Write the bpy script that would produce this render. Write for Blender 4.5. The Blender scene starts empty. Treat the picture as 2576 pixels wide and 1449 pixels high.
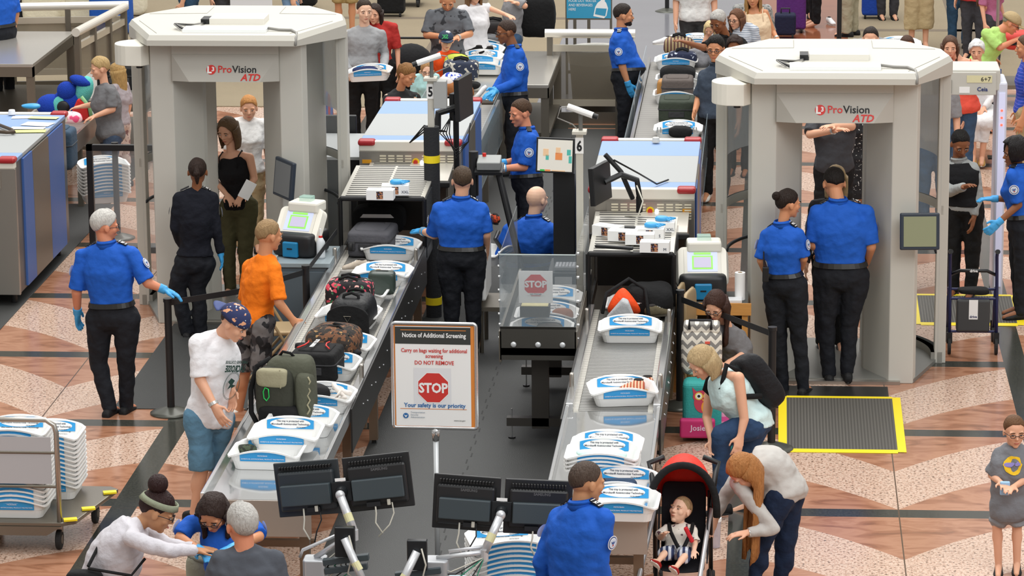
import bpy, bmesh, math, random
from mathutils import Vector, Matrix, noise
random.seed(7)
scene=bpy.context.scene
COL=scene.collection

H=7.7; F=8500.0; PITCH=math.atan(2025/8500); YAW=math.radians(4.51); ROLL=.009
CX,CY=1288.0,724.5
_f=(-math.sin(YAW)*math.cos(PITCH), math.cos(YAW)*math.cos(PITCH), -math.sin(PITCH))
_r=(math.cos(YAW), math.sin(YAW), 0.0)
_u=(_r[1]*_f[2]-_r[2]*_f[1], _r[2]*_f[0]-_r[0]*_f[2], _r[0]*_f[1]-_r[1]*_f[0])
def ray(px,py):
    x=px-CX; y=py-CY
    x0=x-ROLL*y; y0=y+ROLL*x
    return [_f[i]*F+_r[i]*x0-_u[i]*y0 for i in range(3)]
def G(px,py,z=0.0):
    d=ray(px,py); t=(z-H)/d[2]
    return (d[0]*t,d[1]*t,z)
def Vp(px,py,Y):
    d=ray(px,py); t=Y/d[1]
    return (d[0]*t,Y,H+d[2]*t)
def proj(x,y,z):
    v=(x,y,z-H)
    dz=sum(v[i]*_f[i] for i in range(3)); xr=sum(v[i]*_r[i] for i in range(3)); yu=-sum(v[i]*_u[i] for i in range(3))
    x0=xr/dz*F; y0=yu/dz*F
    return (CX+x0+ROLL*y0, CY+y0-ROLL*x0, F/dz)
# ---------------------------------------------------------------- camera
cd_=bpy.data.cameras.new('camera'); cam=bpy.data.objects.new('camera',cd_); COL.objects.link(cam)
cd_.sensor_width=36.0; cd_.lens=36.0*F/2576.0; cd_.clip_start=1; cd_.clip_end=300
_R=Vector(_r); _U=Vector(_u); _Fw=Vector(_f)
rx=(_R-ROLL*_U).normalized(); uy=(_U+ROLL*_R).normalized()
M4=Matrix((rx,uy,-_Fw)).transposed().to_4x4(); M4.translation=(0,0,H)
cam.matrix_world=M4
scene.camera=cam
def g(px,py,z=0.0): return Vector(G(px,py,z))
def vp(px,py,Y): return Vector(Vp(px,py,Y))
# ---------------------------------------------------------------- materials
def lin(h):
    if isinstance(h,str):
        h=h.lstrip('#'); c=[int(h[i:i+2],16)/255 for i in (0,2,4)]
    else: c=h
    return tuple((x/12.92 if x<=.04045 else ((x+.055)/1.055)**2.4) for x in c)+(1,)
MATS={}
def mat(key,col,rough=.5,metal=0.0,bump=0.0,bscale=60.0,var=0.0,vscale=6.0,emit=0.0,trans=0.0,alpha=1.0,coat=0.0,stretch=None,spec=.5):
    if key in MATS: return MATS[key]
    m=bpy.data.materials.new(key); m.use_nodes=True; nt=m.node_tree; b=nt.nodes['Principled BSDF']
    c=lin(col); b.inputs['Base Color'].default_value=c
    b.inputs['Roughness'].default_value=rough; b.inputs['Metallic'].default_value=metal
    b.inputs['Specular IOR Level'].default_value=spec
    if coat: b.inputs['Coat Weight'].default_value=coat
    if trans: b.inputs['Transmission Weight'].default_value=trans
    if alpha<1: b.inputs['Alpha'].default_value=alpha
    if emit: b.inputs['Emission Color'].default_value=c; b.inputs['Emission Strength'].default_value=emit
    if bump or var:
        tc=nt.nodes.new('ShaderNodeTexCoord'); src=tc.outputs['Object']
        if stretch:
            mp=nt.nodes.new('ShaderNodeMapping'); mp.inputs['Scale'].default_value=stretch; nt.links.new(src,mp.inputs[0]); src=mp.outputs[0]
        if bump:
            n=nt.nodes.new('ShaderNodeTexNoise'); n.inputs['Scale'].default_value=bscale; n.inputs['Detail'].default_value=3
            nt.links.new(src,n.inputs['Vector'])
            bn=nt.nodes.new('ShaderNodeBump'); bn.inputs['Strength'].default_value=bump; bn.inputs['Distance'].default_value=.02
            nt.links.new(n.outputs[0],bn.inputs['Height']); nt.links.new(bn.outputs[0],b.inputs['Normal'])
        if var:
            n2=nt.nodes.new('ShaderNodeTexNoise'); n2.inputs['Scale'].default_value=vscale; n2.inputs['Detail'].default_value=4
            nt.links.new(src,n2.inputs['Vector'])
            mx=nt.nodes.new('ShaderNodeMix'); mx.data_type='RGBA'
            mx.inputs[6].default_value=tuple(max(0,x*(1-var)) for x in c[:3])+(1,); mx.inputs[7].default_value=tuple(min(1,x*(1+var)) for x in c[:3])+(1,)
            nt.links.new(n2.outputs[0],mx.inputs[0]); nt.links.new(mx.outputs[2],b.inputs['Base Color'])
    MATS[key]=m; return m
def spots(key,base,cols,scale=14,thr=.55,rough=.85,bump=.2):
    """cloth with blotches of other colours"""
    if key in MATS: return MATS[key]
    m=mat(key,base,rough); nt=m.node_tree; b=nt.nodes['Principled BSDF']
    tc=nt.nodes.new('ShaderNodeTexCoord'); prev=None
    for i,(c,s,t) in enumerate(cols):
        n=nt.nodes.new('ShaderNodeTexNoise'); n.inputs['Scale'].default_value=s; n.inputs['Detail'].default_value=1.5
        mp=nt.nodes.new('ShaderNodeMapping'); mp.inputs['Location'].default_value=(i*7.3,i*3.1,i*5.7)
        nt.links.new(tc.outputs['Object'],mp.inputs[0]); nt.links.new(mp.outputs[0],n.inputs['Vector'])
        r=nt.nodes.new('ShaderNodeValToRGB'); r.color_ramp.elements[0].position=t; r.color_ramp.elements[1].position=t+.03
        r.color_ramp.elements[0].color=(0,0,0,1); r.color_ramp.elements[1].color=(1,1,1,1)
        nt.links.new(n.outputs[0],r.inputs[0])
        mx=nt.nodes.new('ShaderNodeMix'); mx.data_type='RGBA'
        if prev is None: mx.inputs[6].default_value=lin(base)
        else: nt.links.new(prev,mx.inputs[6])
        mx.inputs[7].default_value=lin(c); nt.links.new(r.outputs[0],mx.inputs[0]); prev=mx.outputs[2]
    nt.links.new(prev,b.inputs['Base Color']); return m
def waves(key,c1,c2,scale=10,axis='Z',rough=.7,zig=False,metal=0,thr=.5,bump=0):
    """stripes (or chevrons) along one object axis"""
    if key in MATS: return MATS[key]
    m=mat(key,c1,rough,metal); nt=m.node_tree; b=nt.nodes['Principled BSDF']
    tc=nt.nodes.new('ShaderNodeTexCoord'); sp=nt.nodes.new('ShaderNodeSeparateXYZ'); nt.links.new(tc.outputs['Object'],sp.inputs[0])
    v=sp.outputs[axis]
    def mth(op,a,bv=None):
        n=nt.nodes.new('ShaderNodeMath'); n.operation=op
        for i,q in enumerate((a,bv)):
            if q is None: continue
            if isinstance(q,(int,float)): n.inputs[i].default_value=q
            else: nt.links.new(q,n.inputs[i])
        return n.outputs[0]
    if zig:
        p=mth('PINGPONG',sp.outputs['X'],.5/scale); v=mth('ADD',v,p)
    fr=mth('FRACT',mth('MULTIPLY',v,scale)); gt=mth('GREATER_THAN',fr,thr)
    mx=nt.nodes.new('ShaderNodeMix'); mx.data_type='RGBA'; mx.inputs[6].default_value=lin(c1); mx.inputs[7].default_value=lin(c2)
    nt.links.new(gt,mx.inputs[0]); nt.links.new(mx.outputs[2],b.inputs['Base Color'])
    if bump:
        bn=nt.nodes.new('ShaderNodeBump'); bn.inputs['Strength'].default_value=bump; bn.inputs['Distance'].default_value=.01
        pp=mth('PINGPONG',mth('MULTIPLY',v,scale),.5); nt.links.new(pp,bn.inputs['Height']); nt.links.new(bn.outputs[0],b.inputs['Normal'])
    return m
STEEL=mat('brushed_steel','#b3aea6',.32,.85,bump=.05,bscale=200,stretch=(1,1,8))
STEELD=mat('dark_steel','#7d776c',.38,.7,bump=.05,bscale=90)
BRIGHT=mat('bright_steel','#d9dadb',.16,.9)
ALU=mat('satin_aluminium','#c6c8ca',.35,.6)
BLACK=mat('black_plastic','#17181a',.45)
BLACKM=mat('black_metal','#1a1a1b',.4,.3)
RUBBER=mat('black_rubber','#222222',.8)
SCANG=mat('scanner_grey','#c6c4bb',.5,var=.03,vscale=3)
SCANL=mat('scanner_light_grey','#e6e3da',.45,var=.02,vscale=3)
SCANP=mat('scanner_pale_panel','#cfd6d6',.4)
WHITE=mat('white_plastic','#f2f2f0',.35)
TRAYW=mat('tray_white','#f0f0ee',.4,spec=.4)
TRAYB=mat('label_blue','#2b9bdc',.45)
TXTD=mat('text_dark','#3a4256',.6)
TXTK=mat('text_black','#15161a',.6)
CREAM=mat('cream_plastic','#e9e6da',.45)
GLASS=mat('clear_pane','#dfe6ea',.05,alpha=.16,spec=.6)
GLASSD=mat('smoked_pane','#8d9296',.08,alpha=.30,spec=.6)
RED=mat('red_paint','#d7281f',.4)
YEL=mat('yellow_tape','#f2d81c',.5)
WOOD=mat('light_wood','#c98f4b',.5,var=.2,vscale=8,stretch=(1,1,8))
PAPER=mat('paper_white','#f4f4f2',.8)
BLUEP=mat('panel_blue','#3d64a8',.45)
LBLUE=mat('top_panel_blue','#86a3cf',.5)
LGREY=mat('top_panel_grey','#aaadad',.5)
# ---------------------------------------------------------------- mesh builder
class MB:
    def __init__(s): s.v=[]; s.f=[]; s.m=[]
    def add(s,vs,fs,mi=0):
        o=len(s.v); s.v+= [tuple(v) for v in vs]
        for f in fs: s.f.append(tuple(i+o for i in f)); s.m.append(mi)
        return s
    def box(s,c,d,mi=0,rot=None,taper=1.0):
        x,y,z=(q/2 for q in d); t=taper
        vs=[Vector(p) for p in ((-x,-y,-z),(x,-y,-z),(x,y,-z),(-x,y,-z),(-x*t,-y*t,z),(x*t,-y*t,z),(x*t,y*t,z),(-x*t,y*t,z))]
        if rot is not None: vs=[rot@v for v in vs]
        c=Vector(c); vs=[v+c for v in vs]
        return s.add(vs,[(0,3,2,1),(4,5,6,7),(0,1,5,4),(1,2,6,5),(2,3,7,6),(3,0,4,7)],mi)
    def bx(s,x0,x1,y0,y1,z0,z1,mi=0): return s.box(((x0+x1)/2,(y0+y1)/2,(z0+z1)/2),(abs(x1-x0),abs(y1-y0),abs(z1-z0)),mi)
    def loft(s,rings,mi=0,cap=True,closed=False):
        n=len(rings[0]); vs=[p for r in rings for p in r]; fs=[]
        R=len(rings)
        for i in range(R if closed else R-1):
            for j in range(n):
                a=i*n+j; b=i*n+(j+1)%n; i2=(i+1)%R
                fs.append((a,b,i2*n+(j+1)%n,i2*n+j))
        if cap and not closed:
            fs.append(tuple(range(n-1,-1,-1))); fs.append(tuple((R-1)*n+j for j in range(n)))
        return s.add(vs,fs,mi)
    def cyl(s,p0,p1,r0,r1=None,n=12,mi=0,ends=True):
        p0=Vector(p0); p1=Vector(p1); r1=r0 if r1 is None else r1
        d=(p1-p0).normalized(); a=Vector((0,0,1)) if abs(d.z)<.9 else Vector((1,0,0))
        u=d.cross(a).normalized(); w=d.cross(u)
        rr=[[p+(u*math.cos(2*math.pi*k/n)+w*math.sin(2*math.pi*k/n))*r for k in range(n)] for p,r in ((p0,r0),(p1,r1))]
        return s.loft(rr,mi,ends)
    def tube(s,pts,r,n=8,mi=0,closed=False):
        pts=[Vector(p) for p in pts]; R=[]; L=len(pts)
        rs=r if isinstance(r,(list,tuple)) else [r]*L
        pu=None
        for i,p in enumerate(pts):
            if closed: d=(pts[(i+1)%L]-pts[i-1]).normalized()
            else: d=(pts[min(i+1,L-1)]-pts[max(i-1,0)]).normalized()
            if pu is None:
                a=Vector((0,0,1)) if abs(d.z)<.9 else Vector((1,0,0)); u=d.cross(a).normalized()
            else:
                u=(pu-d*pu.dot(d)).normalized()
            pu=u; w=d.cross(u)
            R.append([p+(u*math.cos(2*math.pi*k/n)+w*math.sin(2*math.pi*k/n))*rs[i] for k in range(n)])
        return s.loft(R,mi,True,closed)
    def ell(s,c,r,mi=0,rot=None,nu=16,nv=10):
        c=Vector(c); vs=[]; fs=[]
        if isinstance(r,(int,float)): r=(r,r,r)
        for i in range(1,nv):
            t=math.pi*i/nv
            for j in range(nu):
                a=2*math.pi*j/nu; v=Vector((r[0]*math.sin(t)*math.cos(a),r[1]*math.sin(t)*math.sin(a),r[2]*math.cos(t)))
                if rot is not None: v=rot@v
                vs.append(v+c)
        tp=Vector((0,0,r[2])); bt=Vector((0,0,-r[2]))
        if rot is not None: tp=rot@tp; bt=rot@bt
        vs+=[tp+c,bt+c]; T=len(vs)-2; B=T+1
        for j in range(nu):
            k=(j+1)%nu
            fs.append((T,j,k)); fs.append((B,(nv-2)*nu+k,(nv-2)*nu+j))
            for i in range(nv-2): fs.append((i*nu+j,(i+1)*nu+j,(i+1)*nu+k,i*nu+k))
        return s.add(vs,fs,mi)
    def cone(s,a,b,ra,rb,mi=0,n=14):   # capsule with round ends
        a=Vector(a); b=Vector(b); d=b-a; L=d.length
        if L<1e-5: return s.ell(a,ra,mi)
        d/=L; t=Vector((0,0,1)) if abs(d.z)<.9 else Vector((1,0,0)); u=d.cross(t).normalized(); w=d.cross(u); R=[]
        for k in range(5):
            th=math.pi/2*(k+.25)/4.25; R.append((a-d*ra*math.cos(th),ra*math.sin(th)))
        for k in range(5):
            th=math.pi/2*(4-k+.25)/4.25; R.append((b+d*rb*math.cos(th),rb*math.sin(th)))
        rr=[[p+(u*math.cos(2*math.pi*k/n)+w*math.sin(2*math.pi*k/n))*r for k in range(n)] for p,r in R]
        return s.loft(rr,mi)
    def prism(s,poly,z0,z1,mi=0):
        a=sum(poly[i][0]*poly[(i+1)%len(poly)][1]-poly[(i+1)%len(poly)][0]*poly[i][1] for i in range(len(poly)))
        if a<0: poly=poly[::-1]
        return s.loft([[(x,y,z0) for x,y in poly],[(x,y,z1) for x,y in poly]],mi)
    def sheet(s,rows,mi=0):   # open grid of points
        n=len(rows[0]); vs=[p for r in rows for p in r]
        return s.add(vs,[(i*n+j,i*n+j+1,(i+1)*n+j+1,(i+1)*n+j) for i in range(len(rows)-1) for j in range(n-1)],mi)
    def move(s,M,i0=0):
        s.v[i0:]=[tuple(M@Vector(v)) for v in s.v[i0:]]; return s
    def text(s,txt,size,M,mi=0,off=0.0,align='CENTER',shear=0,sx=1.0,depth=0.0008):
        me=text_mesh(txt,size,off,align,shear,depth)
        S=Matrix.Diagonal((sx,1,1,1))
        s.add([M@(S@v.co) for v in me.vertices],[tuple(p.vertices) for p in me.polygons],mi); return s
    def obj(s,name,mats,parent=None,smooth=False,bevel=0.0,loc=None,seg=2):
        me=bpy.data.meshes.new(name); me.from_pydata(s.v,[],s.f)
        if not isinstance(mats,(list,tuple)): mats=[mats]
        for m in mats: me.materials.append(m)
        if len(mats)>1: me.polygons.foreach_set('material_index',s.m)
        if smooth: me.polygons.foreach_set('use_smooth',[True]*len(me.polygons))
        me.update(); o=bpy.data.objects.new(name,me); COL.objects.link(o)
        if parent is not None: o.parent=parent
        if loc is not None: o.location=loc
        if bevel:
            md=o.modifiers.new('bevel','BEVEL'); md.width=bevel; md.segments=seg; md.limit_method='ANGLE'; md.angle_limit=.6
            if hasattr(md,'harden_normals'): md.harden_normals=False
        return o
_tm={}
def text_mesh(txt,size,off,align,shear,depth):
    k=(txt,size,off,align,shear,depth)
    if k in _tm: return _tm[k]
    c=bpy.data.curves.new('t','FONT'); c.body=txt; c.size=size; c.offset=off; c.align_x=align; c.shear=shear; c.resolution_u=2; c.extrude=depth
    o=bpy.data.objects.new('t',c); COL.objects.link(o)
    bpy.context.view_layer.update()
    me=bpy.data.meshes.new_from_object(o.evaluated_get(bpy.context.evaluated_depsgraph_get()))
    bpy.data.objects.remove(o); _tm[k]=me; return me
def plane_M(o,xd,yd):
    """matrix whose local x,y lie along xd,yd at o"""
    x=Vector(xd).normalized(); y=Vector(yd).normalized(); z=x.cross(y)
    m=Matrix((x,y,z)).transposed().to_4x4(); m.translation=o; return m
def thing(name,label,cat,loc=(0,0,0),rz=0,group=None,rot=None):
    o=bpy.data.objects.new(name,None); COL.objects.link(o); o.location=loc
    o.rotation_euler=rot if rot is not None else (0,0,rz); o.empty_display_size=.1
    return tag(o,label,cat,group)
def tag(o,label,cat,group=None):
    o['label']=label; o['category']=cat
    if group: o['group']=group
    return o
def struct(o): o['kind']='structure'; return o
def copy_tree(o,parent=None):
    c=o.copy(); COL.objects.link(c)
    if parent is not None: c.parent=parent
    for ch in [x for x in o.children]: copy_tree(ch,c)
    return c
def rz(a): return Matrix.Rotation(a,3,'Z')
def rmat(ax,deg): return Matrix.Rotation(math.radians(deg),3,ax)
def rrect(w,d,r,n=5,cx=0,cy=0):
    p=[]
    for sx,sy,a0 in ((1,1,0),(-1,1,90),(-1,-1,180),(1,-1,270)):
        for k in range(n+1):
            a=math.radians(a0+90*k/n); p.append((cx+sx*(w/2-r)+r*math.cos(a),cy+sy*(d/2-r)+r*math.sin(a)))
    return p
def arc(c,r,a0,a1,n=8): return [(c[0]+r*math.cos(math.radians(a0+(a1-a0)*k/n)),c[1]+r*math.sin(math.radians(a0+(a1-a0)*k/n))) for k in range(n+1)]
# ---------------------------------------------------------------- floor
def floor_mat():
    m=bpy.data.materials.new('terrazzo_floor'); m.use_nodes=True; nt=m.node_tree; b=nt.nodes['Principled BSDF']
    L=nt.links.new
    tc=nt.nodes.new('ShaderNodeTexCoord'); sp=nt.nodes.new('ShaderNodeSeparateXYZ'); L(tc.outputs['Object'],sp.inputs[0])
    def mth(op,a,bv=None,c=None):
        n=nt.nodes.new('ShaderNodeMath'); n.operation=op
        for i,q in enumerate((a,bv,c)):
            if q is None: continue
            if isinstance(q,(int,float)): n.inputs[i].default_value=q
            else: L(q,n.inputs[i])
        return n.outputs[0]
    X=sp.outputs['X']; Y=sp.outputs['Y']
    def fr(v,off,per): return mth('FRACT',mth('MULTIPLY',mth('SUBTRACT',v,off),1/per))
    d=mth('PINGPONG',mth('SUBTRACT',X,.99),1.195)
    a=mth('SUBTRACT',mth('MULTIPLY',d,1.3),mth('MULTIPLY',mth('MULTIPLY',d,d),.36))
    v=fr(mth('SUBTRACT',Y,a),25.01-2.27*4,2.27)
    light=mth('LESS_THAN',v,.45)
    s1=mth('LESS_THAN',fr(X,2.08-2.39*6,2.39),.084); s2=mth('LESS_THAN',fr(Y,24.81-2.27*5,2.27),.088)
    stripe=mth('MAXIMUM',s1,s2)
    j1=mth('LESS_THAN',fr(X,.985-2.39*6,2.39),.0045); j2=mth('LESS_THAN',fr(Y,25.9-2.27*5,1.135),.0035)
    joint=mth('MAXIMUM',j1,mth('MULTIPLY',j2,.5))
    def noise_(scale,det,stretch=(1,1,1),dist=0):
        mp=nt.nodes.new('ShaderNodeMapping'); mp.inputs['Scale'].default_value=stretch; L(tc.outputs['Object'],mp.inputs[0])
        n=nt.nodes.new('ShaderNodeTexNoise'); n.inputs['Scale'].default_value=scale; n.inputs['Detail'].default_value=det; n.inputs['Distortion'].default_value=dist; L(mp.outputs[0],n.inputs['Vector']); return n.outputs[0]
    def ramp(f,st):
        r=nt.nodes.new('ShaderNodeValToRGB'); e=r.color_ramp.elements
        while len(e)<len(st): e.new(.5)
        for i,(p,c) in enumerate(st): e[i].position=p; e[i].color=lin(c)
        L(f,r.inputs[0]); return r.outputs[0]
    gran=ramp(noise_(42,3,(1,1,1)),[(.30,'#4e4640'),(.40,'#a98974'),(.48,'#cfab96'),(.56,'#dac4b2'),(.68,'#bb8f78')])
    brown=ramp(noise_(2.2,8,(1,2.4,1),1.4),[(.25,'#7a523c'),(.42,'#a16f54'),(.55,'#b58468'),(.75,'#a57359')])
    dark=ramp(noise_(50,2),[(.3,'#31322e'),(.7,'#45463f')])
    def mix(f,A,B):
        mx=nt.nodes.new('ShaderNodeMix'); mx.data_type='RGBA'; L(f,mx.inputs[0])
        for i,q in ((6,A),(7,B)):
            if isinstance(q,tuple): mx.inputs[i].default_value=q
            else: L(q,mx.inputs[i])
        return mx.outputs[2]
    c=mix(light,brown,gran); c=mix(stripe,c,dark); c=mix(joint,c,lin('#5b4636'))
    L(c,b.inputs['Base Color']); b.inputs['Roughness'].default_value=.17
    r=nt.nodes.new('ShaderNodeMapRange'); L(noise_(1.2,3),r.inputs[0]); r.inputs[3].default_value=.1; r.inputs[4].default_value=.26; L(r.outputs[0],b.inputs['Roughness'])
    return m
FX0,FX1,FY0,FY1=-16,12,14,80
struct(MB().bx(FX0,FX1,FY0,FY1,-.1,0).obj('floor',floor_mat()))
MATR=mat('rubber_mat','#363736',.6,bump=.25,bscale=120,var=.12,vscale=1.3)
def mat_tiles(name,x0,x1,y0,y1,label,mt=MATR,h=.008,key=None):
    o=MB().bx(x0,x1,y0,y1,.0005,h).obj(name,mt,bevel=.003); tag(o,label,'mat'); return o
mat_tiles('rubber_mat',-3.3,-1.3,17,40.6,'dark grey rubber anti fatigue mat running up between the two screening lanes')
mat_tiles('rubber_mat',-5.62,-4.3,27.62,31.0,'dark rubber mat in front of the left body scanner and grey cabinet')
mat_tiles('rubber_mat',-16,-7.22,20,36,'dark rubber mat under the blue and grey x-ray machine at far left')
mat_tiles('rubber_mat',-.22,1.02,27.9,28.62,'black mat platform on the floor before the right body scanner entrance',mat('platform_black','#232323',.35))
# dashed interlocking seam on the centre mat
s=MB()
for i in range(120): 
    y=18+i*.185; s.box((-2.43+(.012 if i%2 else -.012),y,.0085),(.012,.11,.0015))
tag(s.obj('mat_seam',mat('seam_dark','#2c2c2c',.8)),'jagged interlocking seam running down the centre rubber mat','seam')
CARP=mat('carpet_beige','#8f826b',.95,bump=.4,bscale=90,var=.08,vscale=2)
CARPD=mat('carpet_brown_band','#75695a',.95,bump=.4,bscale=90)
struct(MB().bx(-16,-3.0,42.0,80,.001,.012).bx(-16,-3.0,44.3,44.45,.001,.0135,1).bx(-4.85,-4.35,42,80,.001,.0135,1).bx(-16,-3.0,49.2,49.4,.001,.0135,1).obj('floor_carpet_left',[CARP,CARPD]))
struct(MB().bx(1.05,12,44.3,80,.001,.012).bx(1.05,12,48.2,48.4,.001,.0135,1).bx(2.55,2.95,44.3,80,.001,.0135,1).obj('floor_carpet_right',[CARP,CARPD]))
struct(MB().bx(-3.0,-.25,41.1,80,.001,.010).obj('floor_grey_terrazzo',mat('grey_terrazzo','#84848a',.14,var=.1,vscale=1.2)))
struct(MB().bx(-.25,1.05,41.1,80,.001,.009).obj('floor_polished_red',mat('polished_redbrown','#94583c',.12,var=.25,vscale=3,stretch=(1,3,1))))
# yellow taped ramps
RAMPM=waves('ribbed_ramp','#5c5953','#45423d',38,'X',.7,bump=.6)
def ramp(x0,x1,y0,y1,h,label,t=.05):
    R=thing('ramp_mat',label,'mat')
    o=MB(); o.add([(x0,y0,.004),(x1,y0,.004),(x1,y1,h),(x0,y1,h),(x0,y0,0),(x1,y0,0),(x1,y1,0),(x0,y1,0)],[(0,1,2,3),(4,7,6,5),(0,4,5,1),(1,5,6,2),(2,6,7,3),(3,7,4,0)]).obj('ribbed_panel',RAMPM,R)
    def zz(y): return .006+(h-.004)*(y-y0)/(y1-y0)
    def strip(a,b,c,d):
        MB().add([(a,c,zz(c)),(b,c,zz(c)),(b,d,zz(d)),(a,d,zz(d)),(a,c,zz(c)-.003),(b,c,zz(c)-.003),(b,d,zz(d)-.003),(a,d,zz(d)-.003)],[(0,1,2,3),(4,7,6,5),(0,4,5,1),(1,5,6,2),(2,6,7,3),(3,7,4,0)]).obj('yellow_tape',YEL,R)
    strip(x0-.02,x0+t,y0,y1); strip(x1-t,x1+.02,y0,y1); strip(x0+t,x1-t,y0-.03,y0+.06); strip(x0+t,x1-t,y1-.03,y1+.02)
ramp(.09,1.09,26.58,28.1,.05,'ribbed grey ramp edged in yellow tape before the right scanner')
ramp(-.62,.02,27.1,28.0,.05,'narrow ribbed ramp with yellow tape behind the crouching woman')
ramp(-5.2,-4.35,32.6,33.6,.05,'ribbed ramp with yellow tape inside the left scanner exit')
ramp(1.35,2.35,30.9,31.9,.05,'ribbed ramp with yellow tape behind the walker')
# ---------------------------------------------------------------- light
w=bpy.data.worlds.new('world'); scene.world=w; w.use_nodes=True
nt=w.node_tree; bg=nt.nodes['Background']
tc=nt.nodes.new('ShaderNodeTexCoord'); sp=nt.nodes.new('ShaderNodeSeparateXYZ'); nt.links.new(tc.outputs['Generated'],sp.inputs[0])
rp=nt.nodes.new('ShaderNodeValToRGB'); e=rp.color_ramp.elements
e[0].position=0; e[0].color=(.42,.40,.38,1); e[1].position=.5; e[1].color=(1.0,.985,.95,1)
nt.links.new(sp.outputs['Z'],rp.inputs[0]); nt.links.new(rp.outputs[0],bg.inputs[0]); bg.inputs[1].default_value=.80
def area(name,loc,size,energy,tgt,col=(1,1,1)):
    l=bpy.data.lights.new(name,'AREA'); l.shape='RECTANGLE'; l.size=size[0]; l.size_y=size[1]; l.energy=energy; l.color=col
    o=bpy.data.objects.new(name,l); COL.objects.link(o); o.location=loc
    o.rotation_euler=(Vector(tgt)-Vector(loc)).to_track_quat('-Z','Y').to_euler(); return o
area('skylight',(-4,30,22),(26,14),4300,(-2,30,0),(1,.99,.97))
area('skylight_far',(-1,52,20),(22,14),3900,(-1,44,0),(1,.99,.97))
area('camera_side_fill',(9,10,16),(16,10),2300,(-1,28,0),(.96,.98,1))  # added fill lamp on the camera side, lights the fronts of things
scene.view_settings.view_transform='Standard'; scene.view_settings.look='None'; scene.view_settings.exposure=-0.06
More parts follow.
